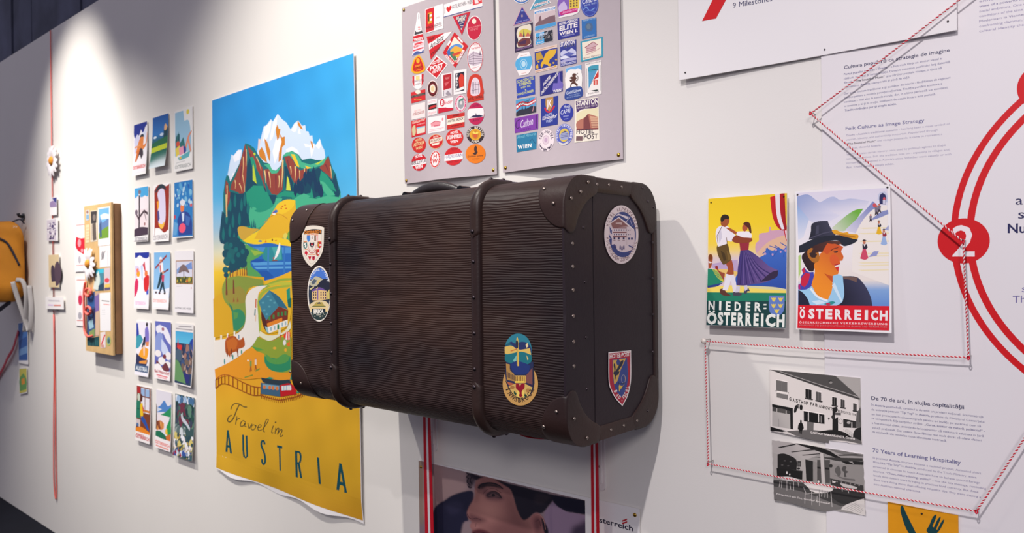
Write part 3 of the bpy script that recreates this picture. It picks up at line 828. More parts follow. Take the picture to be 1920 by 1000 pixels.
for xa, xb, xa2, xb2, ytop, lab in ((793, 806.5, 797, 813, 775, 'red and white striped ribbon hanging under the left of the suitcase'), (1107.5, 1121, 1109, 1123.5, 830, 'red and white striped ribbon hanging under the right end of the suitcase')):
    RP = wallp(0.03)
    pa, pb = RP.ab(xa, ytop), RP.ab(xb, ytop); zt = ZB-0.001
    qa, qb = RP.ab(xa2, 1000), RP.ab(xb2, 1000)
    zbm = 0.55
    def ext(p, q, z): t = (z-p[1])/(q[1]-p[1]); return p[0]+(q[0]-p[0])*t
    rb = thing('ribbon', lab, 'ribbon', (pa[0], -0.03, zbm), 'ribbons below the suitcase')
    for nm, u0, u1, c in (('red_stripe', 0, 0.37, (196, 22, 40)), ('white_stripe', 0.37, 0.63, (232, 222, 224)), ('red_stripe', 0.63, 1, (196, 22, 40))):
        TL = ext(pa, qa, zt); TR = ext(pb, qb, zt); BL = ext(pa, qa, zbm); BR = ext(pb, qb, zbm)
        sheet(nm, RP, [(TL+(TR-TL)*u0, zt), (TL+(TR-TL)*u1, zt), (BL+(BR-BL)*u1, zbm), (BL+(BR-BL)*u0, zbm)], mat('ribbon_%d' % c[1], c, 0.5, spec=0.3), rb, thick=0.0008)
# ribbon that runs along under the case
pts = [(XL+0.06, -0.09, ZB-0.020), (XL+0.25, -0.115, ZB-0.0065), (XL+0.45, -0.16, ZB-0.0065), (XL+0.60, -0.215, ZB-0.011), (XL+0.66, -0.235, ZB-0.014), (XL+0.72, -0.225, ZB-0.010), (XR-0.04, -0.20, ZB-0.007)]
v, f = tube(spline(pts, 8), 0.009, 8, flat=0.15, up=(0, 0, 1))
mesh('ribbon', v, f, mat('ribbon_22', (196, 22, 40)), case, smooth=True)

# ================================================================== right part of the wall
NAVY = (44, 44, 88); SLATE = (112, 110, 148); PALE = (164, 158, 182); RED = (205, 12, 24)
PP = wallp(PANEL_OUT)
# red rings: circle through three points of the outer edge
def circle3(A, B, C):
    ax, ay = A; bx, by = B; cx, cy = C
    d = 2*(ax*(by-cy)+bx*(cy-ay)+cx*(ay-by))
    ux = ((ax*ax+ay*ay)*(by-cy)+(bx*bx+by*by)*(cy-ay)+(cx*cx+cy*cy)*(ay-by))/d
    uy = ((ax*ax+ay*ay)*(cx-bx)+(bx*bx+by*by)*(ax-cx)+(cx*cx+cy*cy)*(bx-ax))/d
    return (ux, uy), math.hypot(ax-ux, ay-uy)
(ccx, ccy), RO = circle3(PP.ab(1786, 396), PP.ab(1919, 178), PP.ab(1919, 701))
art = Art(PP, unit=((0, 0), 1, -1)); art.eps = 2e-5
mw = PP.ab(1799, 440)[0]-PP.ab(1786, 440)[0]
art.ring(ccx, ccy, RO, RO, mw, RED, n=120)
art.ring(ccx, ccy, RO-mw*2.25, RO-mw*2.25, mw*1.05, RED, n=120)
art.build('red_rings', PANEL, 'two thin concentric red rings')
nd = Art(PP, unit=((0, 0), 1, -1), base=0.0002)
n2 = PP.ab(1806, 452); r2 = (PP.ab(1855, 452)[0]-PP.ab(1757, 452)[0])/2
nd.ell(n2[0], n2[1], r2, r2, RED, n=60)
ang = math.radians(90)
n3 = PP.ab(1961, 160); nd.ell(n3[0], n3[1], r2, r2, RED, n=60)
nd.unit = None
nd.fr(1680, 100, 1.667)
nd.text('2', (176, 634), (246, 634), 94, (236, 226, 228), 0.012)
nd.build('milestone_node', PANEL, 'red disc with a white number')
# texts
tx = Art(PP, base=0.0001, eps=1.5e-5)
def column(frame, head, hp, hh, hc, lines, lh, lc, boldw=()):
    tx.fr(*frame); tx.text(head, hp[0], hp[1], hh, hc, 0.012)
    for t, p, q, b in lines: tx.text(t, p, q, lh, NAVY if b == 2 else lc, 0.014 if b else 0.002)
column((1560, 80, 7.142), 'Cultura populară ca strategie de imagine', ((160,355),(1578,120)), 46, NAVY, [
 ('Portul popular austriac - Tracht', (158,438), (742,343), 1), ('- a fost mult timp un simbol vizual al', (760,340), (1475,222), 0),
 ('căldurii, tradiției și autenticității. Devenit cunoscut publicului larg datorită', (158,497), (1578,270), 0),
 ('filmului', (160,550), (290,530), 0), ('“The Sound of Music”', (300,529), (705,467), 1), ('și a cărților poștale vintage, a ajuns să', (725,464), (1468,350), 0),
 ('reprezinte o', (162,612), (362,581), 0), ('Austria', (380,578), (512,558), 1), ('atemporală și plină de viață.', (530,555), (1045,475), 0),
 ('Dar acest costum tradițional e și purtător de istorie - fiind folosit de regimuri', (162,695), (1585,480), 0),
 ('politice pentru a modela povești naționale. Tradiția purtării acestora a', (162,752), (1475,560), 0),
 ('continuat - mai ales în zonele rurale, dar, în ultima perioadă s-a constatat', (162,808), (1550,612), 0),
 ('o revenire a ei și în orașe, indiferent de ocazia în care este purtată.', (165,865), (1390,700), 0),
 ('Tracht-ul rămâne pur și simplu schön.', (170,922), (865,832), 1)], 27, SLATE)
column((1560, 210, 8), 'Folk Culture as Image Strategy', ((205,275),(1385,150)), 50, (104, 102, 146), [
 ('Tracht - Austria’s traditional costume', (210,368), (985,278), 1), ('- has long been a visual symbol of', (1005,275), (1765,190), 0),
 ('warmth, identity, and authenticity in tourism. Popularized through', (210,432), (1585,282), 0),
 ('“The Sound of Music”', (220,495), (660,450), 1), ('and vintage postcards, it came to represent a', (680,447), (1655,345), 0),
 ('timeless, cheerful', (215,560), (565,530), 0), ('Austria.', (582,527), (740,512), 1),
 ('Yet Tracht also carries history: once used by political regimes to shape', (215,655), (1705,510), 0),
 ('national narratives. Still, the tradition lives on - especially in villages and,', (212,718), (1770,578), 0),
 ('increasingly, reimagined in Austria’s cities. Whether worn casually or with', (215,782), (1790,645), 0),
 ('flair, Tracht remains simply schön.', (218,848), (930,792), 1)], 28, PALE)
column((1620, 730, 8), 'De 70 de ani, în slujba ospitalității', ((110,160),(1500,300)), 56, (36, 36, 80), [
 ('În', (108,248), (145,252), 0), ('Austria', (162,254), (318,272), 1), ('postbelică, turismul a devenit un proiect național. Scurtmetraje', (335,274), (1790,432), 0),
 ('de animație precum', (110,320), (525,360), 0), ('“Tip Top”', (545,362), (750,388), 1), ('în', (768,388), (804,392), 0), ('Austria,', (822,394), (992,414), 1), ('produse de Ministerul Comerțului', (1010,416), (1805,508), 0),
 ('au fost proiectate în cinematografe pentru a-i învăța pe austrieci cum să', (115,388), (1752,572), 0),
 ('se comporte în fața turiștilor străini.', (115,452), (885,540), 0), ('„Curat, iubitor de natură, politicos!” -', (908,544), (1815,645), 1),
 ('a fost mesajul cheie, amintindu-le localnicilor că vizitatorii aduceau în țară', (118,520), (1795,722), 0),
 ('valută prețioasă. Dar aceste filme făceau mai mult decât să ofere sfaturi', (118,590), (1758,785), 0),
 ('de etichetă: ele modelau noua identitate austriacă.', (120,652), (1240,792), 0)], 30, (104, 102, 140))
column((1620, 830, 5.883), '70 Years of Learning Hospitality', ((95,105),(1068,245)), 42, (92, 90, 138), [
 ('In postwar', (98,178), (265,202), 0), ('Austria,', (277,204), (400,222), 1), ('tourism became a national project. Animated short', (412,224), (1292,352), 0),
 ('films like', (100,225), (235,246), 0), ('“Tip Top”', (246,248), (402,268), 1), ('in', (414,270), (440,274), 0), ('Austria,', (452,276), (578,296), 1), ('produced by the Trade Ministry, were', (590,298), (1240,398), 0),
 ('screened in cinemas to teach Austrians how to behave around foreign', (100,275), (1280,458), 0),
 ('tourists.', (102,325), (225,344), 0), ('“Clean, nature-loving, polite!”', (238,346), (740,424), 1), ('- was the key message, reminding', (755,428), (1345,520), 0),
 ('locals that visitors were bringing in precious hard currency. But these', (105,372), (1262,558), 0),
 ('films were doing more than offering etiquette tips: they were shaping a', (108,420), (1290,615), 0),
 ('new Austrian national character.', (110,470), (628,555), 0)], 22, (132, 126, 160))
tx.fr(0, 0, 1)
for t, x, y, h, c, w, b in (('a', 1904, 384, 17, NAVY, 14, 0.004), ('s', 1909, 410, 17, NAVY, 12, 0.004), ('Nu', 1889.5, 437, 17, (34, 34, 84), 34, 0.02), ('s', 1916, 548, 13, (120, 112, 164), 9, 0), ('Th', 1899, 568, 13, (110, 102, 156), 24, 0)):
    tx.text(t, (x, y), (x+w, y-0.4), h, c, b)
tx.fr(1800, 0, 8.333)
for i, t in enumerate(('either of the same', 'wave of a powerful modern', 'social ambitions. One upper', 'conditions of the time there', 'Modernism in Viennese art', 'confronting clamour, these', 'cultural identity that will')):
    y = 38+i*78; tx.text(t, (302, y), (1180, y-150+i*3), 34, (146, 138, 172) if i not in (1, 4) else (118, 110, 152), 0.004)
tx.build('lettering', PANEL, 'navy and slate text columns')

# ---- title board that stands off the wall at both ends
BP = wallp(0.010)
bA, bB = BP.ab(1275, 151), BP.ab(1795, 57)
def bend_board(a, b):
    u = (a-bA[0])/(bB[0]-bA[0])
    return -0.0035 + 0.0085*abs(u-0.52)**1.3*2
zt_ = WZ - 0.05
rb = thing('title_board', 'large white title board with a red slanted stroke above the wall texts', 'board', (bA[0], -0.01, bA[1]))
sheet('board', BP, [(bA[0], zt_), (bB[0], zt_), bB, bA], mat('title_board_white', (232, 228, 228), 0.6, spec=0.3), rb, bend=bend_board, thick=0.003, nx=40, ny=1)
a = Art(BP, base=0.0004, bend=bend_board, seg=0.03)
a.poly([(1317.5, 40), (1343, 35), (1393, -60), (1366, -60)], RED)
a.text('9 Milestones', (1374, 15), (1447, 1), 9.6, (70, 70, 104), 0.002)
a.build('lettering', rb)
pins(rb, BP, ((1286.5, 137), (1545, 92.5), (1778, 41)), NAIL, 'nail', 0.0005, bend_board)

# ---- two framed-by-nothing travel prints
def print_poster(name, label, out, TL, TR, BR, BL, group, bendf=None, border=PAPER):
    pl = wallp(out); c = px4(pl, TL, TR, BR, BL)
    r = thing(name, label, 'poster', (c[3][0], -out, c[3][1]), group)
    sheet('paper', pl, c, border, r, bend=bendf, thick=0.0008, nx=14, ny=18)
    return r, pl
tilt = lambda z1, z0, k: (lambda a, b: k*max(0, (z1-b)/(z1-z0))**1.6)
z1, z0 = wallp(0.012).ab(1400, 367)[1], wallp(0.012).ab(1400, 612)[1]
bf = tilt(z1, z0, 0.010)
r, pl = print_poster('travel_print', 'yellow dancing couple poster NIEDER-ÖSTERREICH beside the hat poster', 0.013, (1327.5, 372), (1476, 361.5), (1477.5, 615.5), (1328.5, 609.5), None, bf)
a = Art(pl, base=0.0004, bend=bf, seg=0.014).fr(1310, 370, 4); a.clip = px4(pl, (1328.3, 372.8), (1475.6, 362.3), (1477, 614.8), (1329, 608.9))
def ysky(P, u, v):
    C = np.zeros(u.shape+(3,))
    for k in range(3): C[..., k] = np.interp(v, [0, .3, .5, .58, .66, 1], [lin(c)[k] for c in ((236,200,36),(240,206,40),(240,206,70),(236,206,120),(216,196,200),(216,196,200))])
    return C
a.grid([(71,8),(664,-34),(668,700),(76,700)], 14, 40, ysky)
a.poly([(105,500),(160,490),(200,480),(300,470),(305,560),(200,560),(110,530)], (184,160,196)); a.poly([(110,540),(220,540),(300,560),(300,590),(200,600)], (228,190,110))
a.poly([(435,410),(432,350),(455,325),(460,275),(525,262),(532,225),(545,228),(548,250),(640,250),(668,330),(668,420),(480,440)], (206,160,180), True); a.poly([(440,420),(520,340),(600,300),(668,280),(668,360),(560,420),(470,450)], (222,180,150))
a.poly([(290,590),(440,460),(500,430),(510,380),(560,400),(600,380),(640,395),(672,360),(674,690),(540,680),(290,665)], (60,104,190), g=((40,74,160),(500,400),(520,680)))
for x0, y0, x1, y1 in ((535,365,600,385),(575,362,640,400),(615,340,665,370),(485,425,520,395),(520,380,550,440),(600,400,560,450),(650,395,640,450)): a.line([(x0,y0),(x1,y1)], 6, (50,88,170))
for x, y in ((505,425),(560,430),(620,410),(655,400),(585,395)): a.ell(x,y,7,9,(190,150,190))
a.poly([(75,672),(300,660),(674,690),(674,720),(76,720)], (240,214,100)); a.poly([(280,662),(560,672),(674,690),(674,700),(400,680)], (214,206,160))
a.poly([(76,712),(674,718),(674,790),(76,790)], (28,124,96))
a.poly([(72,778),(676,778),(668,984),(73,956)], (16,62,62))
a.poly([(76,535),(130,545),(175,585),(200,630),(150,655),(76,676)], (30,130,100)); 
for k in range(5): a.line([(112+k*8,540),(150+k*10,600),(195,635-k*3)], 3.5, (206,200,60), True)
a.poly([(76,665),(150,650),(195,640),(150,668),(80,680)], (40,60,130)); a.poly([(128,520),(150,515),(160,550),(205,570),(200,630),(170,580)], (150,70,50)); a.ell(142,527,10,12,(150,40,40))
a.poly([(80,480),(82,440),(100,428),(110,440),(112,470),(100,530),(82,535)], (160,80,40)); a.poly([(82,435),(97,425),(110,440),(104,470),(82,466)], (120,60,20)); a.poly([(80,480),(108,486),(100,496),(82,492)], (230,220,215))
# the flag
a.poly([(536,0),(645,-32),(664,-33),(668,240),(630,250),(590,220),(558,150)], (206,28,36), g=((150,14,26),(540,50),(660,60))); a.poly([(573,-28),(608,-30),(615,120),(645,240),(625,242),(592,160)], (232,222,228)); a.poly([(640,245),(668,245),(670,350),(655,310)], (190,24,40)); a.poly([(650,250),(662,250),(664,320),(658,300)], (226,210,220)); a.poly([(645,-32),(665,-33),(667,240),(655,180)], (226,190,40))
# the dancers
a.poly([(170,690),(195,685),(222,715),(258,738),(215,740),(175,722)], (92,52,42)); a.poly([(268,712),(290,708),(340,722),(330,735),(270,738)], (70,66,80)); a.poly([(352,690),(385,682),(396,705),(378,704),(370,725),(350,720)], (70,66,90))
a.poly([(215,572),(252,566),(255,600),(228,700),(190,695),(205,640)], (226,222,230)); a.poly([(244,580),(272,576),(290,640),(298,705),(272,712),(258,650)], (222,216,226)); a.poly([(295,665),(322,665),(318,712),(285,714)], (206,200,214)); a.poly([(348,655),(372,650),(378,690),(358,704)], (206,200,214))
a.poly([(205,490),(255,470),(268,520),(272,580),(244,582),(215,574),(228,540)], (160,74,44))
a.poly([(145,362),(215,345),(240,420),(250,468),(200,505),(180,490),(150,430)], (98,74,34), True); a.poly([(170,400),(200,420),(215,470),(195,480)], (70,52,24)); a.poly([(215,400),(240,430),(248,466),(228,475)], (120,92,44))
a.poly([(318,398),(370,392),(410,415),(470,460),(540,520),(604,548),(598,590),(560,615),(500,640),(420,652),(350,662),(298,660),(300,560),(308,470)], (62,50,116), g=((112,84,140),(310,520),(580,560)))
for k, (x, y) in enumerate(((320,655),(370,650),(425,645),(480,632),(530,615),(575,590))): a.line([(335+k*7,402),(330+k*26,520),(x,y)], (3, 9), (52,40,98), True)
for k, (x, y) in enumerate(((345,655),(400,648),(455,636),(510,622),(555,600))): a.line([(340+k*8,402),(345+k*26,520),(x,y)], (2, 6), (112,92,150), True)
a.poly([(470,635),(560,560),(604,548),(598,592),(540,622)], (50,36,66))
a.poly([(310,345),(340,330),(385,325),(378,395),(318,400)], (150,40,58))
a.poly([(285,262),(340,256),(385,260),(402,292),(380,315),(320,300),(290,285)], (236,230,234), True)
a.poly([(140,235),(180,212),(225,222),(255,262),(285,290),(250,335),(215,325),(215,350),(150,372),(132,300)], (232,226,232)); a.poly([(150,270),(170,240),(180,300),(160,350)], (206,200,214)); a.line([(180,215),(142,290),(150,345)], 4, (110,70,50)); a.line([(212,300),(218,345)], 4, (110,70,50))
a.poly([(255,318),(285,285),(330,300),(385,305),(405,310),(395,335),(320,345),(270,338)], (140,62,36), True); a.poly([(205,230),(230,230),(290,262),(285,280),(250,262)], (166,84,48))
a.poly([(168,165),(200,150),(228,160),(232,180),(222,205),(200,225),(172,210)], (160,82,46)); a.poly([(166,160),(180,135),(205,130),(230,145),(230,165),(200,165),(180,185),(168,182)], (44,30,26))
a.poly([(330,220),(345,200),(365,205),(368,240),(350,258),(335,250)], (176,84,50)); a.poly([(335,200),(360,184),(388,200),(398,250),(398,268),(385,265),(375,235),(352,212)], (84,40,26), True)
# lettering and crest
a.poly([(541,738),(655,738),(655,830),(640,870),(600,890),(555,870),(541,830)], (96,124,190))
for x, y in ((575,765),(627,765),(575,812),(627,812),(600,852)): a.poly([(x-20,y-14),(x-6,y-8),(x,y-14),(x+6,y-8),(x+20,y-14),(x+12,y+4),(x+4,y+16),(x-4,y+16),(x-12,y+4)], (226,200,90))
W_ = (230,232,224)
for ch, x0, x1, y in (('N',88,136,840),('I',168,184,842),('E',218,254,845),('D',284,330,848),('E',366,402,850),('R',434,484,852)): a.text(ch, (x0,y), (x1,y+2), 62, W_, 0.035)
a.rect(500,800,522,811,W_); a.rect(500,828,522,839,W_)
for ch, x0, x1, y in (('O',78,154,946),('S',160,202,948),('T',206,252,950),('E',262,298,952),('R',310,356,954),('R',368,414,956),('E',428,466,958),('I',484,502,960),('C',518,592,962),('H',602,660,966)): a.text(ch, (x0,y), (x1,y+2), 84 if ch != 'O' else 80, W_, 0.05)
for x in (98,130): a.ell(x,856,8,7,W_)
a.build('print', r)
pins(r, pl, ((1333.5, 380), (1470, 369)), NAIL, 'nail', 0.0006, bf)

bf2 = tilt(z1, z0, 0.012)
r, pl = print_poster('travel_print', 'white bordered poster of a woman in a black hat lettered ÖSTERREICH', 0.013, (1491, 359), (1669, 346), (1675.5, 624), (1497.5, 617), None, bf2)
a = Art(pl, base=0.0004, bend=bf2, seg=0.014).fr(1480, 370, 4); a.clip = px4(pl, (1494.5, 361.5), (1667, 349.5), (1673, 621), (1500, 614.5))
def sky2(P, u, v):
    C = np.zeros(u.shape+(3,))
    for k in range(3): C[..., k] = np.interp(v, [0, .2, .5, .78, .86, 1], [lin(c)[k] for c in ((222,216,230),(224,222,234),(236,230,232),(232,222,214),(130,166,214),(96,140,206))])
    return C
a.grid([(58,-32),(735,-70),(762,815),(80,808)], 24, 60, sky2)
a.poly([(58,-5),(140,-20),(200,20),(380,140),(300,180),(160,180),(60,60)], (150,164,206), g=((218,216,232),(120,0),(260,180))); a.poly([(60,60),(150,165),(110,300),(70,320)], (140,170,216), g=((220,222,234),(70,60),(110,300))); a.poly([(230,40),(330,-5),(380,20),(460,10),(600,30),(560,90),(420,110),(380,130)], (182,188,218), g=((224,220,232),(400,10),(420,110)))
a.poly([(320,232),(440,130),(500,95),(556,86),(430,250),(330,240)], (206,214,190), g=((110,176,60),(340,250),(500,120))); a.poly([(420,248),(560,110),(628,30),(660,60),(600,150),(500,270),(470,262)], (214,210,226), g=((130,138,190),(450,270),(610,80)))
a.poly([(500,270),(660,70),(735,60),(755,660),(480,560),(480,400)], (238,230,222)); 
for y in (230,270,330,420,440,490,510,545): a.poly([(520,y),(750,y-6),(752,y+3),(560,y+8)], (236,222,182))
a.poly([(662,20),(676,-30),(715,-45),(735,-20),(738,40)], (196,200,222)); a.poly([(680,-15),(700,-32),(722,-15),(724,55),(678,52)], (40,44,92)); a.ell(712,12,9,12,(214,80,90)); a.rect(702,20,722,52,(206,204,222))
a.poly([(600,180),(690,110),(740,95),(745,125),(690,150)], (134,142,190)); a.poly([(600,450),(640,405),(676,405),(660,440)], (146,152,200)); a.poly([(715,245),(748,210),(748,250)], (160,166,206))
def dancer(x, y, h, skirt, top=(40,36,54), hat=(60,40,40)):
    a.ell(x-2, y-h*0.36, h*0.07, h*0.08, (196,120,90)); a.poly([(x-h*.12,y-h*.42),(x+h*.10,y-h*.43),(x+h*.02,y-h*.50),(x-h*.05,y-h*.50)], hat)
    a.poly([(x-h*.10,y-h*.28),(x+h*.10,y-h*.28),(x+h*.16,y-h*.12),(x+h*.06,y-h*.02),(x-h*.08,y-h*.02)], top); a.poly([(x-h*.05,y-h*.27),(x+h*.06,y-h*.27),(x,y-h*.15)], (236,230,230))
    a.poly([(x-h*.08,y-h*.04),(x+h*.07,y-h*.04),(x+h*.20,y+h*.40),(x+h*.05,y+h*.48),(x-h*.20,y+h*.42)], skirt)
dancer(568, 395, 155, (206,72,100)); dancer(676, 228, 108, (232,180,30)); dancer(714, 300, 125, (152,178,220), (150,40,60))
for x, y, h in ((612,158,66),(655,100,90),(676,85,80)): a.ell(x,y-h*.36,h*.1,h*.1,(190,110,90)); a.poly([(x-h*.16,y-h*.26),(x+h*.16,y-h*.26),(x+h*.1,y+h*.12),(x-h*.12,y+h*.12)], (120,112,130)); a.poly([(x-h*.1,y+h*.1),(x+h*.1,y+h*.1),(x+h*.2,y+h*.42),(x,y+h*.3),(x-h*.14,y+h*.44)], (60,50,60))
a.ell(640,60,13,16,(206,80,90))
# the woman
a.poly([(74,440),(92,430),(96,560),(80,610)], (176,206,120)); a.poly([(80,690),(78,660),(100,640),(95,600),(110,570),(102,545),(120,525),(150,560),(190,560),(195,640),(160,690),(110,695)], (66,66,168)); a.poly([(98,655),(100,610),(130,565),(165,575),(150,640),(125,675)], (200,30,66)); a.poly([(80,690),(78,655),(92,655),(95,690)], (176,30,110)); a.poly([(104,545),(122,527),(130,560),(112,572)], (200,30,66))
a.poly([(120,415),(150,380),(300,330),(400,330),(412,365),(385,350),(370,370),(330,350),(290,380),(260,410),(225,410),(230,470),(205,500),(190,555),(160,555),(125,510),(100,440)], (40,22,28), g=((92,50,40),(120,480),(400,340)))
a.poly([(255,410),(290,370),(330,350),(380,360),(405,370),(395,410),(412,445),(405,475),(385,478),(388,500),(380,520),(378,560),(372,582),(340,588),(330,610),(340,700),(300,772),(230,740),(180,690),(200,560),(195,500),(225,470),(240,420)], (240,142,34), g=((206,92,36),(240,640),(390,400)))
a.poly([(255,405),(290,345),(380,362),(410,375),(395,400),(330,395),(290,430)], (206,84,34)); a.poly([(315,440),(345,425),(372,450),(385,480),(370,505),(330,510),(312,480)], (218,92,40)); a.poly([(270,570),(330,590),(372,582),(335,640),(300,605)], (196,80,24))
a.poly([(345,512),(388,500),(380,520),(352,524)], (240,234,228)); a.poly([(340,508),(388,496),(386,504),(350,514)], (176,30,40)); a.poly([(350,524),(380,520),(374,558),(360,540)], (206,40,44)); a.line([(315,402),(340,385),(372,378)], 5, (92,36,26)); a.poly([(335,408),(372,402),(365,416),(345,418)], (60,34,40))
a.poly([(142,400),(160,378),(185,385),(170,410),(195,420),(225,412),(232,440),(225,480),(195,492),(160,465),(145,440)], (176,106,34)); a.poly([(155,420),(185,412),(215,430),(200,455),(170,450)], (56,34,30))
a.poly([(78,695),(140,690),(180,665),(230,745),(300,772),(330,700),(335,590),(380,578),(412,600),(416,780),(370,812),(180,812),(100,730)], (156,202,232)); a.poly([(165,690),(178,680),(230,740),(300,768),(300,785),(220,750)], (230,238,244)); a.poly([(330,660),(350,640),(412,780),(400,785)], (206,228,242)); a.poly([(180,780),(240,770),(290,790),(220,805)], (206,228,242))
a.poly([(80,695),(105,708),(150,760),(170,810),(82,808)], (30,30,54)); a.poly([(410,592),(518,600),(560,640),(600,700),(625,760),(636,814),(370,812),(412,780)], (24,24,44), g=((58,58,88),(450,800),(620,690))); a.poly([(412,594),(518,602),(514,640),(470,620),(416,612)], (110,84,78))
a.poly([(272,800),(300,790),(340,778),(360,790),(330,805),(310,812)], (40,140,140)); a.ell(305,800,16,9,(200,40,80))
a.poly([(165,255),(170,205),(200,186),(290,178),(300,205),(320,240),(350,270),(345,300),(200,310),(150,320)], (26,28,42), g=((60,60,80),(150,250),(260,240))); a.poly([(205,215),(225,210),(225,270),(200,285)], (66,66,86)); a.line([(160,308),(260,270),(340,255)], 8, (74,72,92)); 
a.poly([(78,365),(130,338),(210,305),(350,285),(460,295),(518,320),(505,335),(450,360),(410,366),(380,330),(300,330),(200,360),(120,410),(78,418)], (30,34,48), False)
a.poly([(322,252),(350,245),(400,265),(440,262),(455,275),(515,280),(520,305),(500,315),(440,300),(400,285),(350,280)], (226,160,36), True); a.poly([(350,270),(420,280),(500,295),(500,305),(400,292)], (186,118,24))
a.quad((80,808),(762,815),(764,996),(80,978),(214,16,38))
for ch, x0, x1 in (('O',94,134),('S',160,206),('T',216,270),('E',286,338),('R',358,410),('R',430,484),('E',502,554),('I',580,604),('C',626,680),('H',692,750)): a.text(ch, (x0,902+(x0-96)*0.026), (x1,902+(x1-96)*0.026), 66 if ch != 'O' else 62, (238,230,230), 0.05)
for x in (102,124): a.ell(x,827,7,6,(238,230,230))
a.text('ÖSTERREICHISCHE VERKEHRSWERBUNG', (92,942), (748,956), 14, (240,214,214), 0.02, sp=1.35); a.text('WERBEDIENST DES BUNDESMINISTERIUMS FÜR HANDEL UND VERKEHR WIEN', (92,962), (746,976), 11, (236,190,190), 0.01, sp=1.2)
a.build('print', r)
pins(r, pl, ((1495.5, 365.5), (1664, 351.5)), NAIL, 'nail', 0.0006, bf2)

# ---- two old black-and-white photographs
G = lambda v: tuple(int(min(255, max(0, v*1.14-12))*k) for k in (1, .965, .94))
pl = wallp(PANEL_OUT+0.001)
c = px4(pl, (1442.5, 693), (1613.5, 709), (1615.5, 834), (1445, 807))
r = thing('photograph', 'black and white photo of a guesthouse facade above the dining room photo', 'photo', (c[3][0], -pl.P.y*0-0.005, c[3][1]))
a = Art(pl, base=0.0003).fr(1430, 680, 6.25)
# paper cut with the little step along its lower edge
base_pts = [(77,83),(1145,182),(1165,960),(965,925),(960,915),(778,915),(776,948),(92,800)]
P3 = [pl.w(*a.m(p)) for p in base_pts]; n_ = len(P3)
mesh('paper', [p + Vector((0, 0.0002, 0)) for p in P3] + [p + Vector((0, 0.0009, 0)) for p in P3], [tuple(range(n_))[::-1], tuple(range(n_, 2*n_))] + [(i, (i+1) % n_, (i+1) % n_+n_, i+n_) for i in range(n_)], PAPER, r)
a.poly(base_pts, G(206))
a.poly([(230,96),(1145,182),(1158,960),(1140,430)], G(150)); a.poly([(860,155),(1145,184),(1142,420)], G(168))
a.poly([(80,85),(240,98),(1140,420),(1138,440),(700,300),(300,160)], G(90)); a.poly([(240,98),(850,155),(1135,410),(700,268)], G(84)); a.line([(85,88),(300,150),(700,285),(1138,425)], 10, G(64)); a.line([(200,105),(700,270),(1138,408)], 6, G(170)); a.poly([(770,215),(810,210),(815,250),(785,245)], G(54)); a.ell(800,235,18,14,G(140))
a.poly([(90,86),(300,165),(700,302),(1136,440),(1158,945),(780,915),(500,850),(95,760)], G(212))
def win(x0, y0, x1, y1, k=0.22, fill=40, sill=True):
    d = (x1-x0)*k; a.poly([(x0,y0),(x1,y0+d),(x1,y1+d),(x0,y1)], G(fill)); a.line([(x0-4,y0-6),(x1+4,y0+d-6)], 8, G(232)); a.line([((x0+x1)/2,y0+d/2),((x0+x1)/2,y1+d/2)], 5, G(120))
    if sill: a.poly([(x0-8,y1),(x1+18,y1+d),(x1+12,y1+d+16),(x0-4,y1+16)], G(60))
win(160,205,290,325,0.2,110); a.poly([(165,330),(300,352),(300,370),(165,346)], G(226)); a.poly([(165,355),(298,380),(296,436),(166,408)], G(120))
win(502,308,574,412); win(625,340,686,440,fill=90); win(816,402,868,496); win(916,430,962,520,fill=70); win(1062,478,1102,560)
for ch, x, y, h in (('G',312,446,40),('A',352,458,40),('S',390,466,40),('T',420,472,38),('H',450,482,38),('O',482,488,37),('F',510,494,36),('F',558,500,36),('A',584,508,36),('B',618,514,35),('I',644,520,34),('A',660,526,34),('N',688,534,34),('K',714,540,33),('O',738,546,32),('V',762,550,32),('I',782,554,31),('T',794,556,31),('S',812,562,30)): a.text(ch, (x,y), (x+(24 if ch != 'I' else 5),y+6), h, G(40), 0.03)
for i, ch in enumerate('FREMDENZIMMER'): a.text(ch, (884+i*18, 582+i*4), (884+i*18+(13 if ch != 'I' else 4), 585+i*4), 28-i*0.3, G(60), 0.02)
a.poly([(112,488),(355,535),(358,785),(326,780),(322,575),(112,520)], G(34)); a.poly([(114,520),(322,575),(326,778),(112,745)], G(176)); a.poly([(116,520),(164,530),(162,578),(116,570)], G(80)); a.poly([(172,530),(272,550),(270,600),(172,582)], G(86)); a.poly([(282,555),(322,570),(322,606),(282,598)], G(70)); a.line([(190,660),(192,750)], 3, G(120))
a.ell(388,545,17,48,G(40),rot=14); a.ell(452,528,18,34,G(36)); a.line([(400,490),(470,510)], 6, G(50)); a.ell(415,515,8,30,G(60))
a.poly([(482,570),(724,612),(726,722),(484,690)], G(34)); a.line([(478,562),(730,606)], 10, G(236)); a.rect(532,585,544,690,G(206)); a.rect(650,605,662,700,G(206)); a.rect(680,625,694,705,G(130)); a.poly([(520,692),(600,705),(596,810),(520,800)], G(110))
a.poly([(820,530),(846,535),(848,660),(884,640),(886,820),(818,800)], G(40)); a.poly([(820,530),(870,520),(880,560),(850,590),(820,600)], G(44)); a.poly([(846,588),(918,590),(918,620),(850,615)], G(90)); a.ell(826,640,20,24,G(60)); a.poly([(766,655),(780,640),(788,660),(776,680)], G(50))
a.poly([(945,660),(1102,690),(1100,770),(946,760)], G(52)); a.line([(942,655),(1104,685)], 9, G(226)); a.rect(1040,700,1052,770,G(190)); a.ell(1010,705,22,16,G(170)); a.ring(914,690,24,30,5,G(80))
a.poly([(980,770),(1060,830),(1090,880),(1050,930),(960,800)], G(196)); 
for i in range(6): a.line([(950+i*22,780+i*16),(965+i*22,850+i*12)], 3, G(90))
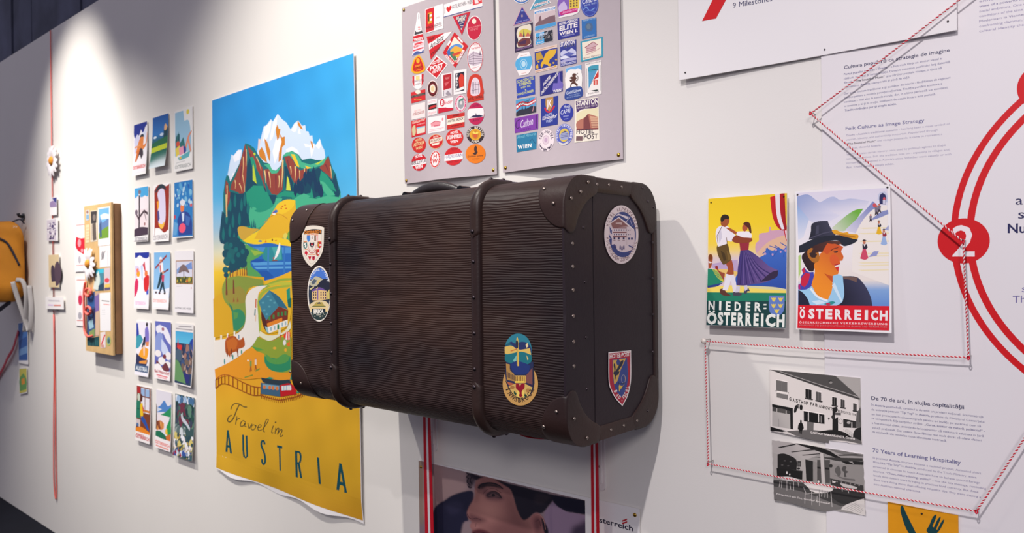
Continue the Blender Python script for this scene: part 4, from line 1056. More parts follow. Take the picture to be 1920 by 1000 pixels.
a.poly([(1090,780),(1155,760),(1160,950),(1080,920),(1060,880)], G(46)); a.poly([(1100,600),(1150,520),(1156,760),(1090,770)], G(100)); a.line([(1130,430),(1140,700)], 7, G(70))
a.poly([(92,752),(280,805),(230,815),(92,800)], G(34)); a.poly([(280,805),(560,790),(700,800),(820,790),(1060,880),(1160,930),(1162,958),(970,920),(778,914),(776,946),(400,862)], G(104)); a.poly([(640,815),(820,790),(960,820),(1060,890),(900,870)], G(40))
a.poly([(438,680),(450,674),(460,682),(458,700),(470,720),(480,780),(468,790),(458,845),(446,840),(440,800),(432,840),(424,836),(428,790),(412,785),(424,720),(440,702)], G(30))
a.text('GASTHOF FABIANKOVITS, Gmünd', (560,830), (1080,905), 22, G(232), 0.02)
a.build('print', r)

c2 = px4(pl, (1447.5, 824), (1617.5, 851), (1623, 967), (1452.5, 941))
r = thing('photograph', 'black and white photo of a rustic dining room with tables and chairs', 'photo', (c2[3][0], -0.005, c2[3][1]))
a = Art(pl, base=0.0003).fr(1430, 810, 6.25)
def deckle(p, q, n=26):
    out = []
    for i in range(n):
        u = i/n; k = 3.5*math.sin(i*2.4)
        dx, dy = q[0]-p[0], q[1]-p[1]; L = math.hypot(dx, dy)
        out.append((p[0]+dx*u - dy/L*k, p[1]+dy*u + dx/L*k))
    return out
dp = deckle((112,97),(1178,262)) + deckle((1178,262),(1208,985),16) + deckle((1208,985),(135,805)) + deckle((135,805),(112,97),16)
P3 = [pl.w(*a.m(p)) for p in dp]; n_ = len(P3)
mesh('paper', [p + Vector((0, 0.0002, 0)) for p in P3] + [p + Vector((0, 0.0009, 0)) for p in P3], [tuple(range(n_))[::-1], tuple(range(n_, 2*n_))] + [(i, (i+1) % n_, (i+1) % n_+n_, i+n_) for i in range(n_)], PAPER, r)
a.poly(dp, G(150))
a.poly([(112,100),(390,140),(700,250),(480,330),(170,270),(115,300)], G(172)); a.poly([(500,150),(1170,265),(1180,310),(900,300),(760,230)], G(160)); a.poly([(120,240),(180,270),(175,520),(128,520)], G(166)); a.poly([(380,270),(510,330),(512,580),(465,570),(455,460),(400,430)], G(170))
a.poly([(375,135),(430,140),(760,215),(890,290),(1080,385),(1030,395),(840,300),(680,240),(560,200)], G(36)); a.poly([(180,180),(380,140),(390,152),(200,192)], G(50)); a.poly([(330,235),(640,198),(650,212),(345,242)], G(52)); a.poly([(460,270),(680,252),(690,262),(470,280)], G(60)); a.poly([(560,295),(1170,310),(1175,345),(900,345),(720,310)], G(66)); a.poly([(760,200),(860,210),(1180,270),(1178,300),(900,255)], G(120))
a.poly([(1050,345),(1178,350),(1178,395),(1080,390)], G(46)); a.poly([(880,268),(1100,260),(1170,280),(900,285)], G(84))
a.poly([(176,265),(240,255),(320,280),(395,330),(398,450),(176,430)], G(44), False); a.poly([(165,425),(468,460),(465,560),(170,520)], G(40)); 
for x, y in ((230,390),(260,340),(330,350),(300,400)): a.ell(x,y,14,7,G(90))
a.rect(408,345,450,410,G(44)); a.rect(416,358,442,398,G(96)); a.ell(422,430,18,12,G(50))
a.poly([(500,325),(590,345),(592,580),(512,575)], G(46)); a.poly([(590,345),(640,360),(642,590),(596,580)], G(140)); a.rect(640,330,790,600,G(84)); a.poly([(785,370),(1178,390),(1185,630),(790,560)], G(140)); a.poly([(640,410),(780,425),(780,445),(640,430)], G(40))
a.poly([(675,250),(710,248),(735,620),(692,612)], G(186)); a.poly([(710,248),(722,260),(742,620),(735,620)], G(110))
a.poly([(860,420),(890,395),(910,430),(915,500),(890,530),(870,500),(845,460)], G(96)); a.poly([(940,410),(970,400),(985,420),(970,450),(1010,470),(975,490),(985,530),(955,530),(950,470),(930,450)], G(84)); a.poly([(830,500),(960,540),(1080,555),(1085,575),(960,560)], G(104)); a.ell(800,400,22,20,G(56))
a.poly([(790,545),(1180,630),(1185,700),(1000,680),(800,620)], G(64))
for x in range(820,1160,52): a.ell(x,575+(x-820)*0.17,8,10,G(130))
a.poly([(128,560),(480,600),(1000,690),(1192,700),(1205,790),(960,870),(140,800)], G(78)); a.poly([(130,640),(420,690),(860,850),(940,880),(920,905),(135,790)], G(116)); a.poly([(700,640),(1192,720),(1195,780),(960,850),(800,760)], G(60))
a.poly([(165,535),(300,525),(440,560),(420,575),(280,572)], G(214)); a.poly([(480,605),(640,605),(830,665),(815,690),(560,690),(540,660)], G(220)); a.poly([(905,605),(960,610),(1110,650),(1100,672),(940,640)], G(190)); a.poly([(820,575),(860,580),(850,600),(815,595)], G(200))
for x0, y0, x1, y1 in ((205,580,195,650),(225,580,222,660),(285,575,285,690),(320,600,330,680),(365,580,365,690),(415,590,425,650),(480,650,510,720),(500,720,495,840),(575,690,578,860),(665,680,668,870),(640,750,636,820),(800,690,815,880),(700,680,690,760),(735,690,730,770),(760,690,760,780),(930,650,935,700),(1000,660,1010,720)): a.line([(x0,y0),(x1,y1)], 8, G(176))
a.line([(500,730),(570,720),(660,720)], 7, G(170)); a.ell(285,480,7,18,G(230)); a.ell(318,500,8,10,G(220)); a.ell(655,585,12,14,G(220))
a.poly([(920,915),(935,885),(1080,815),(1192,780),(1206,985),(1100,960),(1020,930)], G(206)); 
for i in range(7): a.line([(960+i*30,900+i*8),(1100+i*14,830+i*14)], 4, G(150))
a.text('Pörtschach am See, Gasthof Speisesaal', (160,735), (790,850), 20, G(220), 0.012, shear=0.25)
a.build('print', r)

# ---- orange card with knife and fork
pl = wallp(PANEL_OUT+0.003)
c = px4(pl, (1664.5, 941.5), (1796.5, 967), (1799, 1110), (1666.5, 1080))
r = thing('menu_card', 'orange card with dark knife and fork below the string', 'card', (c[3][0], -0.006, c[3][1]))
sheet('card', pl, c, mat('orange_card', (224, 150, 18), 0.6, spec=0.3, noise=0.04, nscale=40), r, thick=0.001)
a = Art(pl, base=0.0004).fr(1620, 830, 5.883)
TEAL = (18, 62, 66)
a.poly(smo([(410,700),(425,698),(440,720),(470,790),(530,910),(600,1050),(690,1200)])+smo([(640,1200),(540,1060),(470,960),(425,840),(405,760),(405,715),(410,700)]), TEAL)
a.poly([(690,970),(715,925),(780,800),(800,795),(800,808),(755,925),(770,938),(832,825),(846,818),(845,835),(795,955),(808,965),(868,860),(885,848),(884,864),(820,985),(790,1010),(770,1010),(650,1250),(600,1230),(710,1010)], TEAL)
a.build('print', r)
pins(r, pl, ((1728.5, 963.5),), NAIL, 'nail', 0.0006)

# ---- the red and white twine stretched between nails
TW = 0.022
path_px = [(1832, -26), (1520, 213), (1806, 453), (1816, 671), (1322, 640), (1328, 870), (1831, 959), (1990, 715)]
nodes = [at(x, y, TW) for x, y in path_px]
pts = []
for i in range(len(nodes)-1):
    p, q = nodes[i], nodes[i+1]; L = (q-p).length; n = max(2, int(L/0.0008))
    for k in range(n):
        u = k/n; pts.append(p.lerp(q, u) + Vector((0, 0.0, -0.004*L*4*u*(1-u))))
pts.append(nodes[-1])
tw = thing('twine', 'red and white twisted twine zigzagging between nails across the panel', 'string', nodes[5])
for ph, nm, c in ((0, 'red_strand', (206, 24, 48)), (math.pi, 'white_strand', (236, 226, 224))):
    hp = []; s = 0
    for i, p in enumerate(pts):
        if i: s += (p-pts[i-1]).length
        t = (pts[min(i+1, len(pts)-1)]-pts[max(i-1, 0)]).normalized()
        e1 = t.cross(Vector((0, 1, 0))).normalized(); e2 = t.cross(e1)
        w = 2*math.pi*s/0.0056+ph
        hp.append(p + e1*0.00066*math.cos(w) + e2*0.00066*math.sin(w))
    v, f = tube(hp, 0.00082, 5)
    mesh(nm, v, f, mat(nm, c, 0.8, spec=0.2), tw, smooth=True)
for i, (x, y) in enumerate(path_px[1:-1]):
    p = at(x, y, TW)
    v, f = tube([(p.x, -0.001 - (PANEL_OUT if p.x > _s0 else 0) + 0.0, p.z+0.002), (p.x, -TW-0.004, p.z+0.003)], 0.0009, 8)
    if i == 3:
        v2, f2 = tube([(p.x, -TW-0.001, p.z+0.001), (p.x, -TW-0.004, p.z+0.001), (p.x, -TW-0.008, p.z+0.001), (p.x, -TW-0.0095, p.z+0.001)], [0.003, 0.0052, 0.0048, 0.002], 12)
        mesh('pin_head', v2, f2, mat('white_pin', (226, 216, 206), 0.4), tw, smooth=True)
    mesh('nail', v, f, STEEL, tw, smooth=True)
    # knot and loose tail
    k = [(p.x, -TW, p.z+0.003), (p.x+0.0018, -TW-0.002, p.z), (p.x, -TW-0.003, p.z-0.003), (p.x-0.0018, -TW-0.001, p.z), (p.x, -TW-0.002, p.z+0.003)]
    v, f = tube(spline(k, 5), 0.0009, 6); mesh('knot', v, f, mat('red_strand'), tw, smooth=True)

# ================================================================== big mountain poster
PO = 0.008
pl = wallp(PO)
cTL, cTR, cBR, cBL = px4(pl, (397, 187), (663.5, 98.5), (680, 985), (404.5, 881))
def bposter(a, b):
    u = (a-cBL[0])/(cBR[0]-cBL[0]); v = (cTL[1]-b)/(cTL[1]-cBL[1])
    return 0.006*math.sin(u*math.pi*3.2+0.4)*max(0, v-0.955)/0.045 + 0.002*math.sin(v*5+u*3)
r = thing('travel_poster', 'tall blue and yellow mountain poster lettered Travel in AUSTRIA', 'poster', (cBL[0], -PO, cBL[1]))
sheet('paper', pl, [cTL, cTR, cBR, cBL], PAPER, r, bend=bposter, thick=0.0008, nx=40, ny=40,
      edge=lambda u, v, a, b: (a, b + (0.006*math.cos(u*math.pi*6.4) if v > 0.999 else 0)))
a = Art(pl, base=0.0004, bend=bposter, seg=0.03, eps=2e-5); a.clip = [cTL, cTR, cBR, cBL]
a.fr(0, 0, 1)
def bgp(P, u, v):
    y = P[..., 1] + (P[..., 0]-530)*0.0
    st = [(90,(30,136,208)),(250,(40,142,210)),(370,(84,176,224)),(430,(150,190,214)),(475,(222,218,186)),(510,(238,198,52)),(560,(212,168,30)),(640,(222,170,30)),(700,(226,160,34)),(760,(222,170,40)),(900,(206,158,36)),(985,(196,142,34))]
    C = np.zeros(u.shape+(3,))
    for k in range(3): C[..., k] = np.interp(y, [s for s, _ in st], [lin(c)[k] for _, c in st])
    rr = np.clip((P[..., 0]-480)/180, 0, 1)*np.clip((420-y)/150, 0, 1)
    C = C*(1-0.4*rr[..., None]) + np.array(lin((84,200,245)))*0.4*rr[..., None]
    nz = 1 + 0.05*np.sin(P[..., 0]*0.09+y*0.021)*np.sin(y*0.05-P[..., 0]*0.03)
    return C*nz[..., None]
a.grid([(398,188.5),(663,100),(679,977),(405.5,877)], 40, 110, bgp)
D1, D2, GR, LG, BR_, SN, SW, YL, LI, TN = (20,70,92), (24,110,112), (34,146,118), (70,176,136), (146,66,56), (206,222,242), (238,240,248), (236,196,44), (188,206,58), (226,190,130)
a.fr(390, 200, 5); a.auto = False
a.poly([(190,640),(225,450),(245,460),(290,405),(325,405),(320,500),(300,560),(285,600),(215,705)], SN); a.poly([(240,470),(285,410),(320,410),(300,500),(255,520)], SW); a.poly([(215,705),(240,620),(265,640),(240,700)], SW)
a.poly([(465,420),(500,300),(530,185),(550,180),(595,120),(615,140),(660,68),(700,120),(740,150),(780,215),(815,155),(850,130),(885,180),(915,175),(920,230),(945,235),(955,275),(980,270),(990,350),(1010,360),(1050,300),(1070,370),(1090,405),(1100,470),(1080,515),(900,510),(800,460),(720,470),(680,600),(620,640),(540,600),(480,500)], SN)
for q in ([(520,330),(540,190),(575,160),(600,130),(590,220),(560,300)], [(620,140),(655,75),(650,160),(610,300),(580,330),(600,220)], [(640,310),(690,300),(700,360),(660,460),(630,540),(610,420)], [(735,400),(790,375),(835,400),(860,440),(740,440)], [(785,225),(820,160),(845,150),(830,230),(810,240)], [(900,345),(950,360),(1000,345),(1000,380),(970,480),(955,380),(915,380)], [(1010,370),(1050,310),(1060,370),(1040,400)], [(845,250),(860,200),(875,260)]): a.poly(q, SW)
for q in ([(535,300),(560,330),(590,420),(585,520),(565,470),(545,380)], [(640,210),(655,170),(670,210),(685,210),(672,290),(655,320),(645,260)], [(675,250),(700,290),(725,280),(725,360),(700,380),(690,500),(665,520),(670,430),(695,330)], [(845,130),(865,160),(895,215),(870,205),(845,170)], [(960,320),(980,330),(990,400),(975,380)], [(480,420),(510,380),(540,440),(560,530),(520,500),(490,470)]): a.poly(q, (206,128,40))
a.poly([(480,300),(500,310),(485,400),(470,425)], (232,206,196))
# the green and brown massif
a.poly([(150,1010),(150,820),(165,700),(180,645),(200,650),(215,705),(250,640),(300,540),(355,345),(390,355),(440,390),(475,450),(530,525),(570,530),(600,590),(640,600),(685,555),(715,450),(790,415),(850,450),(885,500),(960,485),(1010,500),(1080,500),(1130,460),(1165,580),(1195,630),(1215,720),(1240,800),(1240,1010)], D2)
for q in ([(355,350),(372,470),(368,640),(350,800),(320,830),(280,800),(215,780),(225,730),(262,660),(300,560)], [(375,362),(430,430),(450,480),(520,580),(530,700),(560,830),(500,660),(450,560),(420,560),(400,470)], [(530,590),(580,585),(610,625),(660,620),(690,560),(705,470),(715,620),(700,780),(650,830),(600,820),(560,740)], [(720,475),(765,460),(800,500),(830,570),(870,600),(930,575),(925,620),(890,690),(820,735),(770,640),(745,560)], [(1040,580),(1130,468),(1150,560),(1165,690),(1120,640),(1070,600)], [(175,690),(195,720),(205,800),(225,800),(215,890),(195,920),(180,1010),(165,940),(165,790)]): a.poly(q, BR_)
for x0, y0, x1, y1, w in ((340,470,330,640,11),(330,640,350,800,9),(260,690,262,770,8),(300,720,325,800,10),(365,400,362,560,7),(535,600,545,720,14),(575,610,590,760,12),(705,500,690,760,16),(775,560,780,640,12),(820,560,815,700,14),(860,600,855,690,8),(905,580,900,660,9),(1145,560,1155,670,9),(185,740,180,980,9),(670,650,665,760,12),(460,470,505,600,8)): a.line([(x0,y0),((x0+x1)/2+4,(y0+y1)/2),(x1,y1)], (w, 3), TN, True)
for x0, y0, x1, y1, w in ((320,560,310,700,10),(400,440,430,560,10),(560,620,575,780,10),(640,640,640,790,12),(750,500,760,580,10),(840,580,835,680,8),(1100,540,1130,610,12),(350,420,345,520,9)): a.line([(x0,y0),(x1,y1)], (w, 4), (112,44,60))
for q in ([(370,560),(400,480),(420,560),(430,680),(470,740),(540,760),(560,830),(640,830),(640,1000),(200,1000),(215,800),(290,820),(360,810)], [(690,800),(760,780),(830,740),(880,680),(940,620),(985,600),(1040,570),(1120,650),(1170,700),(1230,790),(1235,860),(650,900)], [(720,560),(745,560),(800,720),(790,780),(725,760)], [(1165,690),(1190,630),(1220,760),(1210,820),(1180,800)]): a.poly(q, D1)
for q in ([(360,810),(430,740),(520,745),(560,850),(620,940),(560,1000),(380,1000)], [(650,830),(720,790),(810,800),(870,830),(960,810),(970,760),(990,860),(1060,830),(1050,690),(1080,700),(1180,800),(1190,860),(760,860),(660,960)], [(1060,600),(1110,640),(1170,720),(1200,800),(1130,760),(1040,700)], [(400,480),(430,470),(460,560),(440,640),(420,560)]): a.poly(q, GR)
for q in ([(1040,690),(1090,710),(1190,830),(1120,840),(1060,760)], [(860,830),(900,815),(960,840),(920,870),(800,870)], [(700,470),(740,430),(795,420),(850,460),(880,520),(960,545),(1040,520),(1120,470),(1080,545),(980,580),(880,580),(820,520),(770,460)], [(530,545),(580,535),(605,590),(640,600),(690,565),(650,625),(600,630),(570,580)], [(385,960),(430,940),(520,980),(620,950),(600,1010),(400,1010)]): a.poly(q, LG)
a.poly([(780,445),(815,450),(845,520),(860,570),(835,560),(805,500)], YL); a.poly([(910,555),(970,575),(930,585)], YL); a.poly([(1000,540),(1060,510),(1095,490),(1030,545)], LI); a.poly([(425,560),(432,540),(450,640),(462,725),(425,690)], LI); a.poly([(745,650),(760,680),(780,790),(735,785)], (206,214,70)); a.poly([(430,440),(445,430),(455,450),(440,460)], LI)
for x, y in ((820,760),(850,720),(880,740),(910,660),(940,640),(960,660),(990,620),(1010,720),(1040,740),(1060,780)): a.poly([(x-16,y-20),(x+4,y-60),(x+22,y+30),(x+2,y+90),(x-14,y+60)], (20,56,88))
# hills, pines and lake
a.poly([(780,870),(900,850),(1010,865),(1120,835),(1225,850),(1240,800),(1240,1010),(640,1010),(680,930)], LG); a.poly([(640,900),(700,840),(790,850),(760,900),(690,960),(640,1000)], D2)
a.fr(390, 360, 5); a.auto = True
a.poly([(150,230),(300,240),(420,180),(640,110),(800,60),(800,520),(360,490),(140,480)], GR)
a.poly([(150,190),(170,215),(200,170),(240,205),(290,160),(330,200),(380,130),(420,150),(390,200),(400,320),(300,330),(280,430),(240,480),(130,480),(118,460),(125,300),(140,180)], D1)
for x, y in ((170,60),(215,110),(260,70),(320,110),(350,60),(380,140),(180,230),(240,260),(300,240),(150,380),(210,350),(250,430)): a.poly([(x-10,y),(x+2,y-55),(x+14,y+10),(x+6,y+80),(x-8,y+60)], D2)
a.poly([(170,30),(185,20),(188,230),(178,240)], TN)
a.poly([(400,140),(470,190),(560,170),(620,120),(640,60),(700,60),(680,120),(540,290),(470,340),(410,330),(390,240)], LG); a.poly([(440,0),(560,0),(620,130),(560,170),(480,190),(440,120)], GR)
for x, y in ((415,300),(435,290),(380,310),(450,320)): a.poly([(x-8,y+40),(x,y-40),(x+9,y+45)], (26,96,106))
a.poly([(285,340),(330,322),(400,340),(480,350),(440,380),(380,430),(340,455),(300,420)], (206,164,60), True)
a.poly([(490,350),(560,270),(640,140),(700,85),(760,70),(820,80),(820,330),(760,400),(640,450),(440,450),(450,410)], (228,178,42)); a.poly([(640,140),(700,85),(760,70),(820,80),(800,140),(720,200),(660,220)], (238,196,44))
a.poly([(330,460),(400,410),(480,360),(440,440),(520,450),(640,430),(780,470),(790,515),(700,505),(560,480),(480,495),(380,480)], (240,204,40)); a.line([(530,290),(580,240),(640,210),(690,215),(750,255)], 5, (196,130,40), True)
a.poly([(605,195),(640,165),(662,180),(640,200)], (52,110,190)); a.rect(608,196,636,216,(236,232,226)); a.rect(612,192,630,200,(196,70,40))
for x, y in ((725,125),(690,155),(735,155),(700,135)): a.ell(x,y,8,6,(206,90,30))
a.poly([(705,410),(725,380),(745,400),(730,450),(715,440)], (222,206,90)); a.poly([(745,390),(780,340),(780,470),(750,440)], (110,160,60))
a.ell(492,462,18,8,(60,110,170)); a.poly([(535,475),(545,445),(552,475)], (226,110,40)); a.ell(605,450,6,12,(120,60,40)); a.poly([(625,455),(650,450),(640,465)], (206,90,40))
a.poly([(370,485),(480,492),(560,478),(690,500),(800,515),(800,740),(620,810),(520,835),(440,740),(400,690),(405,640),(480,610),(530,570),(470,540),(400,520)], (40,104,184)); a.poly([(420,520),(800,520),(800,575),(520,570),(470,540)], (74,142,206))
a.poly([(540,520),(690,510),(700,640),(620,650),(530,640),(510,600)], (46,140,150)); a.poly([(600,520),(680,515),(690,630),(640,640)], (74,166,166))
a.poly([(410,660),(800,655),(800,680),(430,690)], (86,158,216)); a.poly([(430,705),(800,700),(800,716),(460,725)], (96,166,220)); a.poly([(560,520),(575,520),(570,800),(555,800)], (60,126,196)); a.poly([(710,520),(725,520),(722,760),(706,760)], (52,118,190))
a.poly([(405,640),(450,632),(530,630),(520,650),(410,662)], (30,84,170)); a.poly([(440,740),(560,740),(620,800),(520,830)], (30,88,170))
a.poly([(672,475),(676,480),(655,600),(618,640),(640,570)], (240,238,236)); a.poly([(598,638),(656,638),(648,648),(606,648)], (140,74,40)); a.ell(615,622,5,10,(206,70,50))
a.poly([(360,490),(470,545),(530,570),(480,610),(400,650),(410,700),(480,760),(525,840),(520,880),(380,900),(200,1010),(150,1000),(150,860),(240,700),(300,560)], (86,160,88)); a.poly([(400,540),(520,570),(440,600)], (150,184,70)); a.poly([(460,830),(520,850),(510,880),(440,880)], GR)
a.poly([(230,760),(300,730),(330,720),(370,740),(370,860),(200,900),(190,820)], (222,170,44)); a.poly([(150,860),(240,830),(370,850),(440,860),(430,890),(300,960),(170,1000),(148,960)], (128,128,60))
for x, y, rr in ((200,520,48),(250,480,55),(300,520,55),(180,580,40),(240,600,60),(310,610,60),(350,570,40),(190,650,40),(260,680,55),(330,670,40),(170,730,28),(175,780,22),(280,460,30),(230,720,36)): a.ell(x, y, rr, rr*1.05, (22,74,92) if (x+y) % 3 else (30,98,104), n=14)
for x, y in ((220,500),(270,540),(210,600),(290,590),(330,560),(240,650)): a.ell(x, y, 18, 24, (26,106,110), n=10)
for x, y0, y1 in ((178,800,960),(212,740,830),(238,740,950),(282,720,890),(305,720,830),(325,710,850),(345,700,830),(365,700,840),(268,730,820)): a.line([(x,y0),(x+2,(y0+y1)/2),(x,y1)], (5, 9), (120,56,40))
a.ell(335,865,10,18,(222,90,40)); a.ell(336,842,6,7,(206,150,110))
a.poly([(800,735),(620,810),(525,835),(540,880),(400,900),(360,1000),(560,1000),(800,1000)], (232,180,38)); a.poly([(520,880),(560,860),(680,815),(800,808),(800,826),(640,850),(560,910),(500,960)], (150,172,60)); a.poly([(560,870),(700,840),(800,850),(800,880),(600,890)], (190,190,60))
# road, chalet, meadow, railway
a.fr(390, 520, 4.168)
a.poly([(40,180),(120,110),(130,40),(180,0),(440,0),(440,60),(340,75),(300,140),(300,330),(250,420),(205,440),(48,480)], (214,164,34)); a.poly([(120,60),(180,0),(430,20),(435,60),(330,80),(300,130),(298,340),(255,415),(200,435),(190,320),(180,250),(130,180)], (134,150,62))
a.poly([(130,110),(250,70),(290,110),(290,200),(220,210),(150,180)], (152,140,60)); a.poly([(190,260),(250,250),(290,300),(280,370),(230,420),(200,410)], (52,136,96)); a.poly([(200,270),(240,280),(230,320),(205,330)], (86,150,80)); a.poly([(165,200),(190,230),(200,260),(185,260)], (60,120,90))
for x, y0, y1 in ((148,0,140),(203,20,130)): a.line([(x,y0),(x+2,y1)], (8,14), (120,60,44))
for x in (205, 235): a.poly([(x-8,195),(x-2,155),(x+8,190)], (150,90,50))
a.poly([(48,495),(140,480),(230,440),(280,390),(298,300),(300,150),(340,95),(400,70),(465,65),(400,120),(390,180),(400,300),(400,460),(330,550),(240,620),(140,680),(54,720)], (232,226,218))
for x, y in ((52,480),(105,465),(155,452),(208,435)): a.rect(x-6,y-12,x+6,y+26,(240,236,226))
a.poly([(392,160),(420,110),(470,80),(560,60),(640,90),(640,330),(600,400),(470,440),(410,420),(395,300)], (226,178,40)); a.poly([(395,150),(440,100),(540,70),(640,60),(640,76),(540,90),(450,120),(410,180),(412,420),(400,440),(392,300)], (160,176,60)); a.poly([(405,420),(470,455),(600,420),(640,340),(645,400),(560,460),(480,498),(430,480),(400,460)], (228,226,196))
a.poly([(612,100),(640,80),(645,230),(620,200)], GR); a.poly([(620,180),(648,160),(648,240),(625,235)], (24,104,90))
a.poly([(396,190),(480,102),(552,150),(628,255),(555,230),(458,335),(445,325)], (62,128,150)); a.poly([(480,102),(552,150),(628,255),(553,228)], (46,104,130)); 
for x, y in ((430,200),(470,150),(490,180),(440,260),(480,230),(520,200),(460,290)): a.ell(x,y,10,7,(92,160,176))
a.poly([(458,335),(553,228),(626,258),(622,330),(580,345),(470,385),(450,345)], (120,48,34)); a.poly([(415,260),(455,340),(470,440),(450,420),(420,340)], (84,40,34)); a.poly([(460,362),(580,315),(580,345),(465,392)], (226,130,36))
for x, y in ((480,320),(512,308),(548,290),(578,285),(604,280)): a.rect(x-7,y-14,x+8,y+18,(66,130,70))
a.poly([(465,392),(580,348),(622,332),(622,380),(560,400),(545,410),(475,440)], (236,232,224)); a.poly([(445,385),(466,392),(475,440),(455,425)], (150,190,196))
for x, y in ((492,405),(520,398),(580,372),(605,362)): a.rect(x-5,y-16,x+6,y+14,(150,180,190))
a.rect(541,370,556,408,(46,130,80)); a.poly([(550,405),(568,400),(570,450),(548,450)], (226,222,196))
a.poly([(345,540),(390,465),(440,490),(500,500),(560,470),(650,470),(650,740),(560,745),(480,720),(440,660),(440,600),(380,575)], (140,160,54)); a.poly([(440,620),(500,630),(560,640),(645,620),(645,720),(580,742),(500,730),(450,690)], (44,138,96)); a.poly([(450,600),(520,640),(600,600),(640,620),(620,660),(520,680),(460,650)], (86,154,76)); a.poly([(340,540),(400,555),(440,570),(380,578)], (84,156,70))
a.poly([(590,460),(612,425),(640,430),(640,495),(600,480)], (226,60,50)); a.poly([(605,490),(612,428),(620,426),(620,492)], (240,232,226)); a.poly([(628,490),(628,428),(636,432),(637,488)], (240,232,226)); a.ell(598,512,12,22,(230,226,226)); a.poly([(612,520),(640,500),(640,540),(620,540)], (226,110,40)); a.line([(565,450),(566,490)], 7, (206,90,60)); a.ell(605,570,10,14,(230,170,50)); a.ell(520,555,14,10,(222,170,60))
a.poly([(54,720),(140,680),(240,622),(330,555),(380,578),(440,600),(440,660),(480,720),(560,745),(645,742),(645,820),(420,790),(280,800),(150,770),(60,800)], (228,150,34))
a.poly([(140,490),(160,468),(210,460),(240,490),(262,485),(275,465),(286,500),(285,540),(262,555),(240,560),(232,600),(222,580),(180,600),(172,630),(160,608),(145,600),(135,540)], (176,82,28)); a.poly([(145,500),(200,470),(230,500),(220,560),(160,580)], (196,104,36)); 
for x in (150, 185, 232): a.line([(x,560),(x+2,620)], 7, (110,50,30))
a.rect(158,450,166,480,(196,90,60)); a.rect(238,450,246,482,(90,130,160)); a.ell(130,660,5,22,(60,140,140)); a.ell(195,625,5,20,(60,140,130)); a.ell(262,585,5,18,(70,140,120))
a.line([(376,170),(374,240)], 9, (206,100,50)); a.line([(370,250),(366,300)], 8, (60,110,110)); a.line([(374,295),(372,345)], 7, (222,190,160))
for x, y, c in ((334,665,(120,150,80)), (372,655,(226,206,190))): a.ell(x,y-18,6,8,(206,140,90)); a.line([(x,y-10),(x,y+32)], 14, c); a.line([(x,y+30),(x-6,y+75)], 6, (150,80,40)); a.line([(x,y+30),(x+6,y+70)], 6, (150,80,40))
a.ell(312,652,6,7,(240,236,230)); a.line([(285,785),(350,765)], 9, (120,140,50)); a.line([(370,735),(405,715)], 9, (110,140,60)); a.poly([(430,800),(480,780),(520,790),(470,805)], GR); a.poly([(650,760),(690,800),(640,800)], GR)
RT = (150,66,24)
top = [(60,800),(105,768),(160,766),(230,800),(300,835),(360,856),(412,862)]; bot = [(60,870),(105,835),(160,840),(230,872),(300,905),(360,925),(412,925),(480,945),(560,960),(640,945),(700,930),(760,900)]
a.line(top, 5, RT, True); a.line(bot, 5, RT, True)
tp, bt_ = smo(top, 4), smo(bot[:7], 4)
for k in range(0, len(tp), 2): a.line([tp[k], bt_[min(k, len(bt_)-1)]], 5, RT)
for k, (x, y) in enumerate(smo(bot[6:], 5)): a.line([(x-3,y-14),(x+5,y+22)], 4, RT)
a.poly([(412,785),(455,792),(555,805),(640,800),(650,840),(560,845),(430,820)], (40,58,70)); a.poly([(412,825),(560,845),(565,935),(412,912)], (60,96,124)); a.poly([(560,845),(645,832),(692,890),(692,915),(568,935)], (190,24,34)); a.poly([(425,835),(555,850),(556,882),(428,870)], (120,160,180)); a.poly([(572,852),(648,842),(655,880),(575,888)], (150,180,206))
for x in (440, 482, 508, 540): a.ell(x, 860+(x-440)*0.1, 11, 15, (214,120,60))
for x in (584, 604, 626, 642): a.rect(x-7, 850, x+7, 884, (232,226,220))
a.poly([(690,895),(740,890),(700,910)], GR)
# lettering
a.fr(390, 740, 3.846)
BK = (84,72,40)
for st, w in (([(162,108),(172,82),(195,66),(225,72),(255,90),(278,92)], 7), ([(222,76),(205,110),(190,150),(172,185),(150,200),(138,185),(150,160),(168,150)], 8), ([(205,160),(200,190),(196,218)], 6), ([(200,190),(215,175),(228,178)], 6), ([(268,200),(250,190),(234,205),(232,228),(250,228),(266,205),(262,228),(274,234)], 6), ([(284,208),(290,235),(296,245),(314,212)], 6), ([(336,222),(318,222),(308,245),(322,258),(340,240),(338,224),(348,230)], 5.5), ([(352,240),(376,236),(380,222),(366,222),(356,245),(366,262),(386,255)], 6), ([(390,255),(425,205),(432,182),(418,185),(404,225),(396,262),(408,272)], 6), ([(470,225),(460,255),(458,278),(470,276)], 6), ([(488,240),(482,285)], 6), ([(484,270),(500,245),(510,250),(500,290)], 6), ([(502,285),(522,255),(534,262),(518,298),(528,304),(540,292)], 6)): a.line(st, w, BK, True)
a.ell(486,202,6,6,BK)
GA = (16,74,84)
def L_(pts, w): a.line(pts, w, GA)
a.poly([(123,415),(134,258),(146,258),(171,428),(156,426),(151,385),(140,382),(137,418)], GA); a.poly([(139,365),(149,368),(143,310)], (208,164,40))
a.line([(250,292),(252,400),(258,448),(270,458),(281,445),(278,395),(275,298)], 13, GA); a.line([(408,362),(400,338),(386,340),(384,372),(406,430),(412,480),(402,505),(390,490),(389,468)], 13, GA, True)
a.poly([(497,366),(535,374),(536,392),(522,389),(527,553),(516,550),(510,386),(498,384)], GA); a.poly([(627,405),(644,408),(650,600),(634,594)], GA); a.line([(640,414),(662,420),(670,450),(664,490),(644,496)], 13, GA, True); a.poly([(648,498),(662,494),(683,605),(668,602)], GA)
